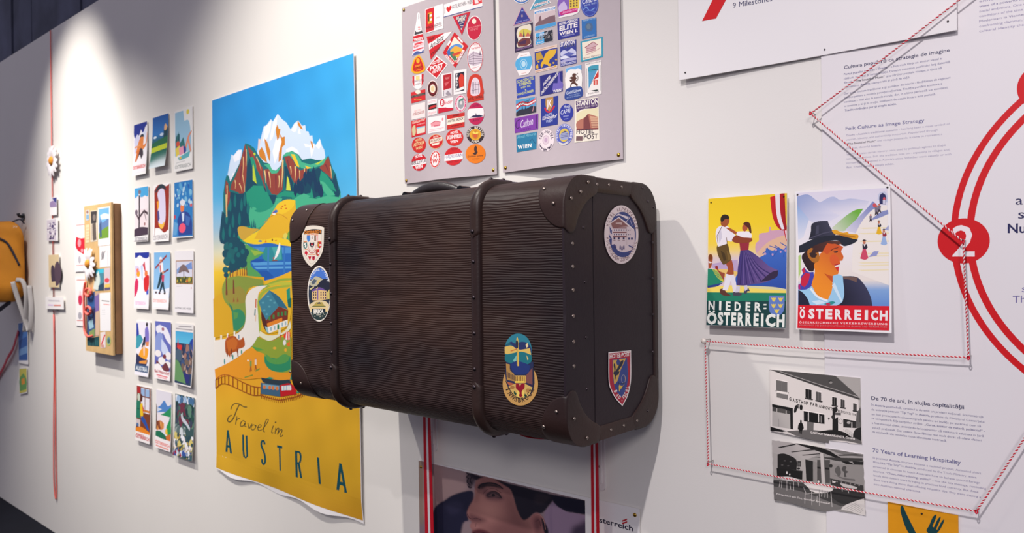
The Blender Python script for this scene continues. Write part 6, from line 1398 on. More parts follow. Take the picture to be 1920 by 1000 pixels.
a = S(1, F3); a.poly([(603,640),(752,606),(758,908),(612,942)], WH); a.poly([(604,642),(752,608),(754,660),(720,640),(690,655),(650,650),(610,690)], (110,170,220)); a.poly([(606,700),(640,655),(690,650),(735,650),(756,690),(757,820),(608,840)], (238,234,230)); a.poly([(670,720),(668,700),(685,688),(705,695),(700,720),(712,735),(690,760),(705,780),(720,790),(716,822),(700,800),(676,785),(660,800),(665,830),(648,820),(655,785),(672,765),(650,770),(640,750),(665,745),(640,735),(655,722)], (84,46,36)); a.line([(690,760),(715,755),(722,725),(708,705),(718,685)], 6, (84,46,36), True); a.poly(sm2([(608,850),(650,822),(710,812),(757,820),(758,908),(612,940)]), (40,66,140)); a.text('Gold Löwe', (614,890), (750,856), 28, (206,214,230), 0.015); a.text('HOTEL GASTHOF', (640,905), (740,882), 10, (150,170,206), 0.01); a.text('KUFSTEIN', (620,926), (744,900), 10, (150,170,206), 0.01); done(a, 1)
a = S(1, F3); a.poly([(788,596),(940,562),(944,880),(796,912)], (236,230,226)); a.poly([(815,640),(830,622),(914,606),(914,660),(818,680)], (60,150,176)); a.poly([(818,680),(900,660),(822,836)], (80,150,190)); a.poly([(914,655),(914,724),(866,752),(818,838)], (196,44,36)); a.poly([(866,756),(906,745),(906,795),(866,800)], (206,70,60)); a.rect(884,756,894,796,(236,226,220)); a.poly([(840,852),(900,840),(916,846),(890,860)], (40,50,50)); a.line([(818,660),(912,648)], 5, (40,60,80)); a.text('PORTSCHACH', (796,612), (932,582), 12, (110,100,110), 0.01); a.text('FISCHER', (820,888), (920,866), 12, (110,100,110), 0.01); a.line([(803,640),(808,870)], 4, (140,130,140)); a.line([(928,610),(932,850)], 4, (140,130,140)); done(a, 1)
# --- blue sheet, frame 4
a = S(1, F4); a.poly([(140,92),(316,58),(320,234),(148,272)], (46,70,170)); a.ring(230,165,0.1,0.1,0.01,WH); T_ = (206,206,120); a.text('SCHLOSSHOTEL', (152,132), (306,92), 26, T_, 0.02); a.text('COBENZL', (168,160), (284,132), 28, T_, 0.025); a.text('WIEN XIX', (184,184), (276,162), 18, T_, 0.02); a.ell(230,194,6,6,T_); a.text('HANS HÜBNER', (154,248), (306,212), 22, T_, 0.02); done(a, 1)
a = S(1, F4); a.poly([(362,62),(576,14),(580,208),(368,254)], (32,34,120)); a.text('HOTEL', (396,160), (466,78), 30, WH, 0.035); a.text('MÜNCHNERHOF', (382,242), (540,44), 34, WH, 0.04); a.poly([(482,200),(490,130),(530,130),(540,40),(550,25),(558,110),(578,125),(578,190)], (110,96,180)); a.text('WIEN', (490,222), (566,206), 24, WH, 0.03); done(a, 1)
a = S(1, F4); a.poly([(138,290),(330,256),(333,404),(142,442)], (80,150,196)); a.poly([(142,410),(180,380),(240,370),(290,345),(332,350),(333,404),(142,442)], (44,44,60)); a.poly([(142,330),(200,300),(250,310),(328,268),(328,310),(250,345),(200,345),(144,385)], (196,34,44)); a.poly([(142,348),(200,315),(250,325),(328,284),(328,298),(250,338),(200,332),(144,370)], WH); a.text('Central', (160,352), (268,312), 38, (50,44,60), 0.01, shear=0.25); a.line([(300,395),(322,262)], 5, (214,150,160)); 
for x in (200,230,290): a.poly([(x-7,385),(x,335),(x+7,380)], (40,44,70))
done(a, 1)
a = S(1, F4); a.poly([(125,460),(354,418),(358,564),(130,600)], (124,58,160)); a.text('Carlton', (186,554), (306,520), 72, (232,222,236), 0.0, shear=0.1); a.line([(180,470),(150,490),(140,530),(155,555),(178,540)], 7, (60,30,90), True); a.text('HOTEL', (190,582), (290,562), 14, (80,30,110), 0.02, sp=1.5); a.line([(336,430),(342,555)], 14, (84,34,116)); done(a, 1)
a = S(1, F4); a.poly([(376,280),(538,248),(544,520),(386,548)], (34,50,140)); a.poly([(420,272),(492,258),(492,340),(458,400),(424,350)], (180,134,70)); a.text('JK', (432,358), (480,350), 66, WH, 0.03); a.line([(414,362),(440,400),(475,395),(508,345)], 14, (200,30,46), True); a.text('HOTEL', (424,448), (494,432), 24, (190,200,230), 0.01); a.text('Kärntnerhof', (396,480), (534,454), 34, WH, 0.015, shear=0.25); a.text('WIEN', (432,506), (494,494), 24, (190,200,230), 0.01); done(a, 1)
a = S(1, F4); a.ell(621,410,64,84,(36,48,150)); a.text('Hotel', (596,372), (654,360), 32, (206,210,226), 0.01); a.text('CAPRI', (568,430), (656,408), 40, (206,210,226), 0.01); a.text('VIENNA', (592,454), (644,444), 14, (170,176,220), 0.01); a.text('WIEN', (602,478), (640,470), 10, (150,160,210), 0.01); done(a, 1)
a = S(1, F4); a.poly([(696,296),(914,258),(930,664),(710,694)], (232,224,208)); a.poly([(704,302),(912,268),(912,350),(880,365),(760,380),(716,412)], (74,44,100)); a.text('STANTON', (712,350), (912,318), 44, (236,228,220), 0.03); a.text('AM ARLBERG TIROL', (718,376), (908,344), 18, (220,206,214), 0.02); a.poly([(714,420),(780,385),(912,360),(916,470),(780,480),(716,500)], (224,214,176)); a.poly([(720,500),(790,455),(822,418),(914,448),(918,560),(722,568)], (176,110,92)); a.poly([(782,470),(822,418),(850,560),(784,560)], (120,58,60)); a.poly([(840,440),(914,452),(916,548),(860,550)], (206,160,130))
for k in range(4): a.line([(845+k*4,470+k*22),(915,468+k*22)], 5, (140,76,72))
a.poly([(720,562),(918,552),(918,566),(722,580)], (120,56,60)); a.text('HOTEL', (722,612), (882,602), 42, (60,44,60), 0.01); a.text('POST', (790,660), (916,650), 44, (60,44,60), 0.015); a.rect(722,632,780,676,(110,80,84)); done(a, 1)
a = S(1, F4); a.poly([(145,620),(348,588),(350,752),(152,780)], (40,120,158)); a.text('Hotel Astoria', (156,654), (336,620), 30, (120,190,206), 0.0, shear=0.3); a.text('WIEN', (160,748), (300,732), 32, (240,236,232), 0.04, sp=1.2); 
for k in range(9): a.ell(282+k*7, 655+abs(k-3)*9, 3.5, 4, (20,60,90))
a.line([(160,764),(320,744)], 3, (30,90,120)); done(a, 1)
a = S(1, F4); a.ell(442,671,78,105,(228,214,218)); a.ell(440,668,32,44,(214,196,206)); a.ring(440,668,32,44,4,(190,160,180)); a.ell(440,668,15,22,(190,160,186)); a.arc('SEE-HOTEL', 442, 671, 48, 70, 165, 15, 24, (54,40,70), 0.03); a.arc('Lans·Igls·Tirol', 442, 671, 70, 96, 205, 335, 20, (54,40,70), 0.02, flip=True); done(a, 1)
a = S(1, F4); a.ell(611,617,79,102,(80,92,176)); a.ring(611,617,76,98,4,(190,190,226)); a.ell(611,622,46,64,(206,180,80)); a.poly([(572,640),(580,605),(640,590),(655,620),(650,660),(590,665)], (150,156,190)); a.poly([(580,605),(615,580),(640,592)], (80,76,110))
for k in range(3): a.line([(582,616+k*14),(650,606+k*14)], 4, (70,74,130))
a.poly([(560,680),(610,700),(655,672),(640,706),(605,718),(570,705)], (206,200,196)); a.arc('HOTEL METROPOLE', 611, 617, 56, 75, 200, -20, 18, (226,224,236), 0.03); done(a, 1)

# ================================================================== fifteen postcards in a three by five block
def card(label, TL, TR, yb, curl, paint, skew=0.0):
    o = 0.004; pl = wallp(o)
    p, q, b = pl.ab(*TL), pl.ab(*TR), pl.ab(TL[0]+0.6, yb)
    W = q[0]-p[0]; H = p[1]-b[1]
    zt = (p[1]+q[1])/2
    def bd(a_, b_):
        v = min(1.2, max(0, (zt-b_)/H)); u = (a_-p[0])/W
        return curl*v**2*(1+skew*(u-0.5))
    r = thing('postcard', label, 'postcard', (p[0], -o, zt-H), 'postcards in the three by five block')
    sheet('card', pl, [(p[0], zt), (q[0], zt), (q[0], zt-H), (p[0], zt-H)], PAPER, r, bend=bd, thick=0.0007, nx=3, ny=14)
    a = Art(pl, base=0.0004, unit=((p[0], zt), W, H), bend=bd, seg=0.012, eps=2e-5)
    a.clip = [(p[0], zt), (q[0], zt), (q[0], zt-H), (p[0], zt-H)]
    paint(a)
    a.build('print', r)
def noisy(a, q, cols, seed, n=90, r=(0.03, 0.09)):
    rg = random.Random(seed)
    for _ in range(n):
        x = rg.uniform(q[0], q[2]); y = rg.uniform(q[1], q[3]); k = rg.uniform(*r)
        x = min(max(x, q[0]+k), q[2]-k); y = min(max(y, q[1]+k*0.6), q[3]-k*0.6)
        a.ell(x, y, k, k*0.6, rg.choice(cols), rot=rg.uniform(-40, 40), n=8)
def c1(a):
    a.rect(.03,.0,.97,.95,(236,232,238)); a.poly([(.03,.0),(.97,.0),(.97,.06),(.85,.10),(.7,.20),(.55,.12),(.4,.24),(.15,.28),(.03,.2)], (30,48,140)); a.poly([(.06,.3),(.3,.2),(.5,.3),(.3,.5),(.1,.6)], (206,206,232)); a.poly([(.6,.2),(.9,.15),(.9,.35)], (214,220,240))
    a.ell(.62,.26,.14,.04,(36,50,56)); a.poly([(.5,.28),(.75,.28),(.72,.44),(.9,.4),(.98,.2),(.99,.22),(.95,.42),(.7,.52),(.5,.5),(.3,.58),(.2,.55)], (222,130,60)); a.poly([(.45,.5),(.7,.52),(.75,.62),(.62,.7),(.5,.6),(.3,.7),(.25,.66)], (60,50,60)); a.poly([(.3,.52),(.5,.5),(.3,.72),(.15,.74)], (206,110,50)); a.line([(.1,.45),(.5,.42)], .03, (226,150,90))
    a.text('ÖSTERREICH', (.04,.875), (.94,.875), .06, (206,60,50), 0.04); a.rect(.1,.80,.9,.805,(226,190,180))
def c2(a):
    a.soft([(.0,.0),(1,.0),(1,.62),(.0,.62)], 12, 40, [(0,(24,84,160)),(.55,(44,112,180)),(.75,(30,90,110)),(1,(24,84,70))], [])
    a.ell(.18,.40,.1,.025,(206,220,232)); a.ell(.6,.37,.12,.03,(190,206,226)); a.poly([(.72,.28),(.85,.22),(.98,.26),(1,.62),(.6,.62),(.72,.45)], (20,60,70)); a.poly([(.75,.22),(.82,.18),(.95,.25),(.85,.31),(.75,.3)], (222,170,120)); a.poly([(0,.52),(.5,.46),(1,.42),(1,.62),(0,.62)], (28,96,60))
    a.poly([(0,.60),(.98,.56),(1,.66),(0,.70)], (176,190,40)); a.soft([(0,.70),(1,.66),(1,1),(0,1)], 12, 24, [(0,(24,90,70)),(.5,(40,106,96)),(1,(206,220,226))], [([(.4,.9),(1,.78),(1,1.0),(.3,1.0)], (226,232,236), 4)])
def c3(a):
    a.rect(.02,0,.98,1,(230,228,226)); a.poly([(.04,.03),(.5,.03),(.55,.2),(.8,.22),(.9,.4),(.95,.7),(.04,.75)], (150,190,214)); a.ell(.75,.07,.08,.04,(226,206,80)); a.poly([(.05,.5),(.2,.38),(.3,.4),(.3,.55),(.5,.46),(.6,.6),(.1,.7)], (44,110,110)); a.poly([(.08,.5),(.1,.36),(.14,.5)], (30,70,90)); a.poly([(.2,.5),(.24,.34),(.28,.5)], (30,70,90))
    a.ell(.2,.55,.1,.045,(206,80,60)); a.poly([(.05,.62),(.3,.58),(.4,.7),(.1,.76)], (222,200,80)); a.poly([(.25,.62),(.5,.6),(.55,.72),(.3,.75)], (226,150,176)); a.poly([(.5,.62),(.65,.6),(.66,.7),(.55,.74)], (50,60,140)); a.poly([(.62,.6),(.75,.46),(.95,.38),(.96,.4),(.8,.5),(.95,.72),(.9,.73),(.75,.56),(.66,.66)], (222,140,110)); a.poly([(.2,.78),(.9,.70),(.8,.8),(.3,.83)], (90,170,180)); a.ell(.35,.79,.06,.02,(226,180,70))
    a.text('ÖSTERREICH', (.05,.955), (.93,.955), .055, (120,126,126), 0.01); a.line([(.1,.86),(.6,.85)], .012, (190,190,190))
def c4(a):
    a.rect(.02,.0,.98,.2,(70,160,214)); a.rect(.02,.18,.98,.78,(226,212,216)); a.poly([(.02,.2),(.3,.15),(.5,.2),(.75,.16),(.98,.22),(.98,.4),(.02,.4)], (232,222,226)); a.poly([(.30,.1),(.36,.04),(.42,.1),(.40,.3),(.34,.3)], (206,206,214)); a.line([(.36,.14),(.36,.80)], .09, (50,38,48)); a.ell(.38,.08,.1,.04,(120,110,120)); a.line([(.36,.55),(.7,.44),(.95,.5)], .05, (70,52,60)); a.line([(.36,.6),(.12,.46)], .05, (70,52,60)); a.line([(.7,.45),(.85,.62)], .03, (120,100,108)); a.ell(.75,.68,.05,.03,(150,90,90)); a.ell(.15,.45,.1,.05,(110,96,110))
    a.poly([(.02,.76),(.5,.73),(.98,.75),(.98,.88),(.02,.90)], (66,50,66)); a.text('ÖSTERREICH', (.04,.965), (.95,.965), .05, (130,130,140), 0.02); a.rect(.02,.975,.98,.99,(70,60,70))
def c5(a):
    a.poly([(.1,.92),(.05,.1),(.2,.03),(.5,.0),(.8,.05),(.98,.02),(.95,.8),(.7,.85),(.4,.77),(.12,.76)], (150,44,28)); a.poly(sm2([(.1,.14),(.3,.03),(.5,.0),(.7,.04),(.8,.12),(.6,.08),(.4,.08)]), (36,52,62)); a.poly(sm2([(.25,.16),(.45,.08),(.68,.12),(.75,.35),(.75,.65),(.55,.74),(.35,.68),(.28,.5),(.32,.3)]), (214,206,230)); a.poly([(.2,.3),(.34,.28),(.34,.4),(.26,.45)], (232,150,30)); a.poly([(.24,.48),(.34,.45),(.4,.6),(.3,.66)], (70,70,130)); a.poly(sm2([(.32,.68),(.55,.7),(.7,.66),(.66,.75),(.5,.78)]), (236,180,70))
    a.text('ÖSTERREICH', (.02,.97), (.92,.955), .075, (176,172,176), 0.02)
def c6(a):
    a.rect(.0,.0,1,.98,(40,120,186)); noisy(a, (.02,.02,.98,.45), [(120,180,214),(90,160,206),(30,90,170),(180,210,226)], 6, 40); a.ell(.45,.47,.1,.085,(222,120,70)); a.poly([(.3,.36),(.45,.32),(.62,.36),(.56,.42),(.4,.42)], (214,216,226)); a.poly([(.2,.68),(.35,.56),(.6,.54),(.8,.58),(.95,.7),(.98,.96),(.3,.96)], (36,64,140)); a.poly([(.42,.56),(.56,.56),(.55,.7),(.48,.72)], (200,214,232)); a.ell(.48,.83,.17,.085,(226,80,110)); a.ell(.92,.44,.06,.03,(206,90,90)); a.ell(.06,.62,.05,.04,(180,60,80)); a.poly([(.62,.6),(.9,.66),(.8,.8),(.66,.78)], (60,100,170)); a.poly([(.04,.7),(.25,.75),(.2,.95),(.02,.95)], (90,150,200))
def c7(a):
    a.rect(.02,.0,.98,.98,(234,230,238)); a.poly([(.02,.0),(.98,.0),(.98,.08),(.8,.11),(.55,.09),(.35,.05),(.1,.1),(.02,.09)], (30,50,150)); a.poly([(.02,.24),(.3,.26),(.4,.4),(.2,.42),(.05,.5)], (206,196,226)); a.ell(.25,.38,.12,.055,(232,160,30)); a.ell(.2,.32,.08,.04,(226,120,100)); a.poly([(.02,.55),(.15,.46),(.28,.52),(.25,.65),(.1,.78),(.02,.8)], (206,40,90)); a.poly([(.55,.22),(.68,.16),(.74,.3),(.72,.36)], (196,40,60)); a.ell(.78,.38,.1,.06,(226,120,60)); a.poly([(.62,.46),(.9,.4),(.98,.42),(.96,.62),(.8,.7),(.66,.65)], (206,36,40)); a.poly([(.8,.7),(.96,.64),(.96,.74),(.84,.75)], (60,90,190)); a.poly([(.4,.25),(.55,.2),(.58,.5),(.48,.46)], (190,206,236)); a.text('ÖSTERREICH', (.1,.93), (.78,.93), .055, (226,170,206), 0.03)
def c8(a):
    a.soft([(0,0),(1,0),(1,.8),(0,.8)], 8, 30, [(0,(120,176,222)),(1,(150,190,228))], []); a.rect(0,.66,.98,.98,(236,232,236)); a.poly([(0,.66),(.3,.68),(.5,.66),(.8,.64),(1,.62),(1,.7),(0,.75)], (220,226,240)); a.line([(.08,.28),(.8,.06)], .04, (150,50,50)); a.line([(.6,.36),(.92,.3)], .03, (120,40,60)); a.ell(.42,.11,.08,.03,(232,226,230)); a.ell(.43,.15,.06,.03,(206,130,100)); a.poly([(.34,.2),(.55,.18),(.6,.34),(.45,.38),(.36,.33)], (232,226,230)); a.line([(.38,.22),(.42,.34)], .06, (190,40,50)); a.poly([(.42,.34),(.55,.36),(.48,.5),(.3,.64),(.22,.64)], (30,60,70)); a.ell(.58,.36,.06,.03,(206,140,110)); a.poly([(.5,.4),(.66,.4),(.64,.54),(.52,.54)], (196,60,90)); a.poly([(.52,.52),(.64,.52),(.7,.64),(.78,.7),(.68,.7),(.58,.6),(.45,.7),(.38,.7)], (24,50,66)); a.ell(.18,.71,.06,.02,(70,40,40)); a.ell(.4,.72,.06,.02,(80,30,40)); a.ell(.72,.72,.06,.02,(60,40,40)); a.text('ÖSTERREICH', (.02,.88), (.85,.88), .05, (226,140,130), 0.02)
def c9(a):
    a.rect(0,0,1,1,(226,222,226)); a.rect(.05,.155,.96,.54,(160,110,70)); a.rect(.08,.17,.93,.525,(206,206,222)); a.poly([(.5,.25),(.9,.18),(.93,.3),(.7,.3)], (110,140,200)); a.poly([(.1,.3),(.3,.25),(.4,.3),(.1,.38)], (120,150,200)); a.poly(sm2([(.2,.36),(.3,.26),(.45,.22),(.62,.26),(.78,.36),(.5,.33)]), (120,100,100)); a.line([(.48,.3),(.48,.45)], .04, (96,80,80)); a.rect(.08,.42,.93,.525,(110,110,60)); noisy(a, (.08,.42,.92,.525), [(70,84,50),(190,170,60),(60,70,44),(206,180,70)], 9, 26, (.03,.07)); a.rect(.62,.47,.7,.51,(206,70,40)); a.ell(.88,.6,.02,.012,(206,100,100)); a.line([(.08,.58),(.4,.57)], .008, (190,186,190)); a.text('AUSTRIAN LAND WORK', (.02,.945), (.88,.945), .03, (130,128,134), 0.02)
def c10(a):
    a.rect(.02,.02,.98,.99,(230,226,236)); a.poly([(.0,.05),(.1,.05),(.2,.25),(.15,.3),(.0,.32)], (40,60,160)); a.poly([(.0,.3),(.3,.26),(.5,.34),(.2,.5),(.0,.52)], (60,150,170)); a.ell(.76,.06,.07,.04,(40,30,40)); a.poly([(.62,.14),(.8,.1),(.9,.2),(.92,.38),(.8,.42),(.62,.36)], (120,110,190)); a.poly([(.55,.3),(.66,.28),(.66,.44),(.4,.5)], (34,34,54)); a.poly([(.66,.38),(.92,.36),(.9,.44),(.74,.46)], (214,130,80)); a.poly([(.25,.6),(.55,.48),(.9,.5),(.88,.62),(.7,.72),(.2,.7)], (232,156,40)); a.poly([(.5,.45),(.66,.44),(.66,.62),(.58,.64)], (226,190,170)); a.poly([(.05,.6),(.35,.66),(.9,.7),(.8,.8),(.05,.82)], (40,44,80)); a.poly([(.3,.74),(.85,.7),(.8,.77),(.3,.78)], (214,140,60)); a.rect(.02,.8,.95,.93,(60,84,120)); a.text('AUSTRIA', (.08,.905), (.9,.905), .07, (206,214,222), 0.04)
def c11(a):
    a.rect(0,0,1,.85,(96,104,180)); a.poly([(.05,.1),(.3,.06),(.5,.08),(.7,.1),(.9,.2),(1,.3),(1,.4),(.7,.3),(.5,.2),(.3,.25),(.05,.16)], (226,224,236)); a.ell(.5,.13,.08,.03,(150,90,110)); a.poly([(.02,.3),(.2,.2),(.45,.22),(.6,.4),(.98,.6),(.98,.68),(.5,.5),(.2,.55),(0,.6)], (134,150,206)); a.poly([(.4,.3),(.7,.4),(.95,.55),(.6,.6),(.4,.5)], (196,206,232)); a.ell(.2,.56,.2,.06,(232,226,226)); a.ell(.85,.58,.18,.07,(230,224,226)); a.ell(.45,.68,.22,.07,(232,228,228)); a.ell(.82,.73,.2,.06,(228,222,224)); a.poly([(.1,.68),(.3,.72),(.45,.78),(.7,.7),(.95,.8),(.9,.84),(.1,.8)], (110,50,60)); a.ell(.62,.6,.1,.04,(120,50,60)); a.poly([(0,.76),(.3,.74),(.6,.84),(1,.84),(1,1),(0,1)], (236,230,232)); a.text('Bad Mitterndorf', (.02,.89), (.96,.905), .05, (196,50,66), 0.03); a.line([(.15,.93),(.85,.945)], .022, (222,120,130)); a.line([(.25,.965),(.8,.975)], .014, (226,140,150))
def c12(a):
    a.rect(0,0,1,1,(222,218,218)); a.rect(.02,.13,.98,.98,(40,60,90)); a.soft([(.02,.13),(.98,.13),(.98,.32),(.02,.32)], 6, 10, [(0,(70,160,206)),(1,(90,180,216))], []); a.line([(.2,.05),(.9,.04)], .02, (160,156,160)); a.line([(.04,.09),(.95,.09)], .02, (160,156,160)); a.poly([(.1,.4),(.16,.24),(.22,.4)], (196,40,50)); a.ell(.3,.4,.16,.05,(206,56,50)); a.poly([(.7,.4),(.85,.26),(.98,.22),(.98,.48),(.75,.46)], (30,60,150)); a.poly([(.02,.46),(.2,.42),(.4,.46),(.5,.55),(.3,.62),(.02,.58)], (70,90,110)); noisy(a, (.35,.32,.98,.8), [(50,60,90),(110,90,80),(150,110,100),(60,80,120),(180,150,140),(40,50,80)], 12, 60, (.04,.1)); a.poly([(.02,.6),(.2,.62),(.5,.8),(.7,.96),(.02,.94)], (96,140,90)); a.poly([(.5,.78),(.9,.82),(.85,.94),(.7,.95)], (40,44,110))
def c13(a):
    a.rect(.02,.02,.98,.8,(120,60,34)); a.rect(.05,.03,.28,.14,(176,40,44)); a.rect(.3,.04,.92,.48,(226,222,232)); a.rect(.3,.05,.92,.18,(150,180,220)); 
    for x in (.3,.6,.92): a.rect(x-.02,.03,x+.02,.48,(120,56,30))
    a.rect(.28,.18,.94,.2,(120,56,30)); a.rect(.3,.42,.94,.46,(200,120,50)); a.poly([(.0,.28),(.25,.28),(.28,.6),(.0,.6)], (36,120,96)); a.rect(.02,.42,.26,.44,(24,90,76)); a.ell(.16,.22,.1,.07,(196,206,190)); a.poly([(.28,.34),(.42,.3),(.5,.45),(.45,.56),(.36,.58),(.28,.5)], (232,190,30)); a.ell(.36,.22,.07,.07,(80,40,34)); a.poly([(.42,.34),(.52,.4),(.5,.5),(.46,.46)], (196,40,50)); a.poly([(.36,.55),(.55,.56),(.92,.75),(.88,.79),(.5,.66),(.36,.62)], (40,80,160)); a.poly([(.0,.62),(.3,.62),(.3,.75),(.05,.74)], (206,190,190)); a.ell(.12,.72,.08,.03,(70,110,160)); a.poly([(.0,.78),(.4,.74),(.98,.8),(.98,.86),(.0,.84)], (226,130,30)); a.rect(0,.84,1,1,(236,230,230)); a.text('ÖSTERREICH', (.02,.95), (.97,.95), .055, (190,50,56), 0.04); a.line([(.1,.88),(.6,.88)], .012, (206,120,120))
def c14(a):
    a.rect(.02,.0,.98,.8,(222,218,228)); a.poly([(.02,.32),(.3,.26),(.55,.16),(.75,.24),(.98,.2),(.98,.34),(.5,.36),(.02,.4)], (80,130,196)); a.poly([(.02,.3),(.4,.32),(.02,.4)], (206,214,230)); a.poly([(.3,.42),(.6,.36),(.98,.24),(.98,.55),(.85,.5),(.9,.42)], (40,140,90)); a.poly([(.02,.24),(.08,.3),(.08,.66),(.02,.7)], (70,40,30)); a.poly([(.1,.42),(.85,.42),(.7,.6),(.6,.64),(.2,.6)], (232,222,226)); a.ell(.3,.6,.25,.08,(196,120,70)); noisy(a, (.06,.54,.55,.7), [(206,130,60),(120,60,40),(226,160,90),(150,80,50)], 14, 26, (.03,.07)); a.poly([(.7,.6),(.86,.48),(.98,.56),(.98,.8),(.75,.75)], (40,150,80)); a.poly([(.62,.66),(.75,.62),(.8,.74),(.65,.72)], (232,190,60)); a.poly([(.02,.72),(.3,.7),(.6,.74),(.9,.8),(.9,.84),(.02,.8)], (30,110,80)); a.poly([(.68,.76),(.98,.7),(.98,.84),(.75,.83)], (206,110,50)); a.rect(0,.82,1,1,(236,230,232)); a.text('ÖSTERREICH', (.02,.925), (.96,.935), .05, (222,110,100), 0.03); a.line([(.08,.96),(.9,.97)], .025, (226,150,140))
def c15(a):
    a.rect(0,0,1,1,(56,84,86)); noisy(a, (.01,.01,.99,.15), [(150,180,214),(226,226,232),(70,110,150)], 1, 24, (.05,.11)); noisy(a, (.01,.12,.99,.5), [(40,80,70),(70,100,90),(60,70,90),(110,50,70),(90,130,110),(36,60,66)], 2, 90, (.05,.12)); a.line([(.35,.3),(.4,.38),(.6,.44),(.8,.52)], (.09,.05), (190,196,206), True); noisy(a, (.01,.5,.6,.66), [(150,160,160),(200,206,210),(90,110,110)], 3, 30, (.04,.1)); noisy(a, (.01,.62,.99,.99), [(226,226,230),(206,190,110),(60,90,100),(40,70,80),(222,214,214),(190,160,70),(60,80,130)], 5, 120, (.03,.09)); noisy(a, (.02,.88,.98,.99), [(150,30,60),(50,80,150),(200,206,220)], 8, 20, (.03,.07))
card('small postcard with a leaping skier and red lettering, top left of the block', (250.6, 235), (276.4, 227.6), 331, 0.010, c1)
card('strongly curled blue and green postcard, top middle of the block', (286.6, 222), (316, 212), 318, 0.018, c2)
card('pale postcard of sunbathers by the water, top right of the block', (327, 208), (361, 200), 322, 0.004, c3)
card('postcard of a bare tree before snow, second row left', (252, 353.5), (278.5, 349.5), 454, 0.005, c4)
card('postcard of an arched red window with grey lettering, second row middle', (288, 348), (318, 342.5), 454, 0.006, c5)
card('dark blue postcard of a figure with a pink disc, second row right', (327, 343), (361, 337), 447, 0.006, c6, -1.2)
card('postcard of two red and orange figures under a blue sky, third row left', (252.6, 474), (280.4, 473), 578, 0.007, c7)
card('light blue postcard of two skiers carrying skis, third row middle', (289, 474), (319, 472.4), 579, 0.010, c8)
card('white postcard with a small framed tree picture, third row right', (328, 471), (363, 470), 585, 0.004, c9)
card('postcard of a walker with an orange bag, fourth row left', (256, 602), (282, 602), 703, 0.012, c10)
card('violet postcard of snowy peaks with red script, fourth row middle', (291, 602.6), (320.6, 604.4), 709, 0.007, c11)
card('postcard of a red-roofed village below trees, fourth row right', (328.6, 606), (363, 609), 719, 0.010, c12, 0.6)
card('postcard of a person sitting by a wooden window, bottom row left', (256, 722.5), (283, 726), 825, 0.008, c13)
card('postcard of a green valley with an orange bush, bottom row middle', (292.6, 731), (321.6, 736.5), 838, 0.008, c14)
card('dark postcard crowded with white flowers, bottom right of the block', (329, 738), (365, 747), 851, 0.014, c15)

# ================================================================== wooden collage box
FD = 0.040
pl = wallp(FD)
c = px4(pl, (158, 387), (208.8, 379.5), (212, 667), (161, 658))
xl, xr = (c[0][0]+c[3][0])/2, (c[1][0]+c[2][0])/2; zt, zb = (c[0][1]+c[1][1])/2, (c[2][1]+c[3][1])/2
OAK = mat('pale_plywood', (206, 170, 116), 0.55, noise=0.10, nscale=18); OAKD = mat('brown_wood', (150, 108, 70), 0.6, noise=0.15, nscale=14)
r = thing('collage_board', 'pale wooden collage box with pictures, a dried daisy and red cord', 'board', (xl, 0, zb))
v, f = box(xl, xr, -FD, -FD+0.008, zb, zt); mesh('front_board', v, f, OAK, r)
ins = 0.012
for nm, bx in (('box_side', (xr-0.012, xr-0.002, -FD+0.013, 0, zb+0.004, zt-0.004)), ('box_side', (xl+0.002, xl+0.012, -FD+0.013, 0, zb+0.004, zt-0.004)), ('box_rail', (xl+0.012, xr-0.012, -FD+0.013, 0, zt-0.016, zt-0.006)), ('box_rail', (xl+0.012, xr-0.012, -FD+0.013, 0, zb+0.006, zb+0.016)), ('spacer', (xl+0.03, xr-0.03, -FD+0.008, -FD+0.013, zb+0.03, zt-0.03))):
    v, f = box(*bx); mesh(nm, v, f, OAKD, r)
def pic(frame, q, bg, paint=None):
    a = Art(pl, base=0.0006).fr(*frame); a.poly(q, bg)
    if paint: paint(a)
    a.build('picture', r)
W1, W2 = (130, 370, 5), (130, 510, 5)
pic(W1, [(155,122),(188,118),(188,215),(155,220)], (190,190,190), lambda a: (a.rect(160,165,185,205,(120,160,190)), a.ell(170,140,10,14,(150,110,100))))
pic(W1, [(155,260),(190,255),(190,425),(155,430)], (222,200,160), lambda a: [a.line([(160,y),(186,y-3)], 5, (176,150,120)) for y in range(290,420,28)])
pic(W1, [(198,128),(264,120),(264,412),(200,420)], (214,200,180), lambda a: (a.poly([(202,135),(260,128),(255,240),(205,250)], (60,56,56)), a.poly([(215,250),(250,240),(255,400),(225,410)], (90,80,74)), a.poly([(205,260),(218,250),(222,400),(206,405)], (180,166,150)), a.ell(235,190,14,30,(120,110,104))))
pic(W1, [(268,100),(384,84),(384,445),(272,460)], (230,226,228), lambda a: (a.poly([(278,112),(374,96),(370,380),(280,392)], (110,170,220)), a.poly([(278,300),(290,190),(310,240),(340,220),(372,180),(370,320),(280,340)], (96,124,170)), a.poly([(280,340),(330,290),(371,270),(370,380),(280,392)], (110,150,50)), a.poly([(290,170),(330,150),(372,160),(372,200),(300,210)], (206,220,232)), a.poly([(285,250),(300,230),(305,370),(290,380)], (60,80,120))))
pic(W1, [(282,462),(386,450),(386,650),(286,660)], (228,222,224), lambda a: (a.ell(315,545,14,40,(150,146,150)), a.line([(300,590),(340,500)], 5, (110,106,110)), a.line([(360,500),(362,640)], 4, (206,196,200))))
pic(W1, [(240,676),(325,668),(325,875),(245,880)], (70,130,150), lambda a: (a.poly([(250,680),(325,670),(325,710),(255,716)], (60,180,206)), a.poly([(225,860),(250,740),(275,690),(290,780),(270,870)], (206,214,206)), a.poly([(275,830),(325,800),(325,875),(270,878)], (36,66,90))))
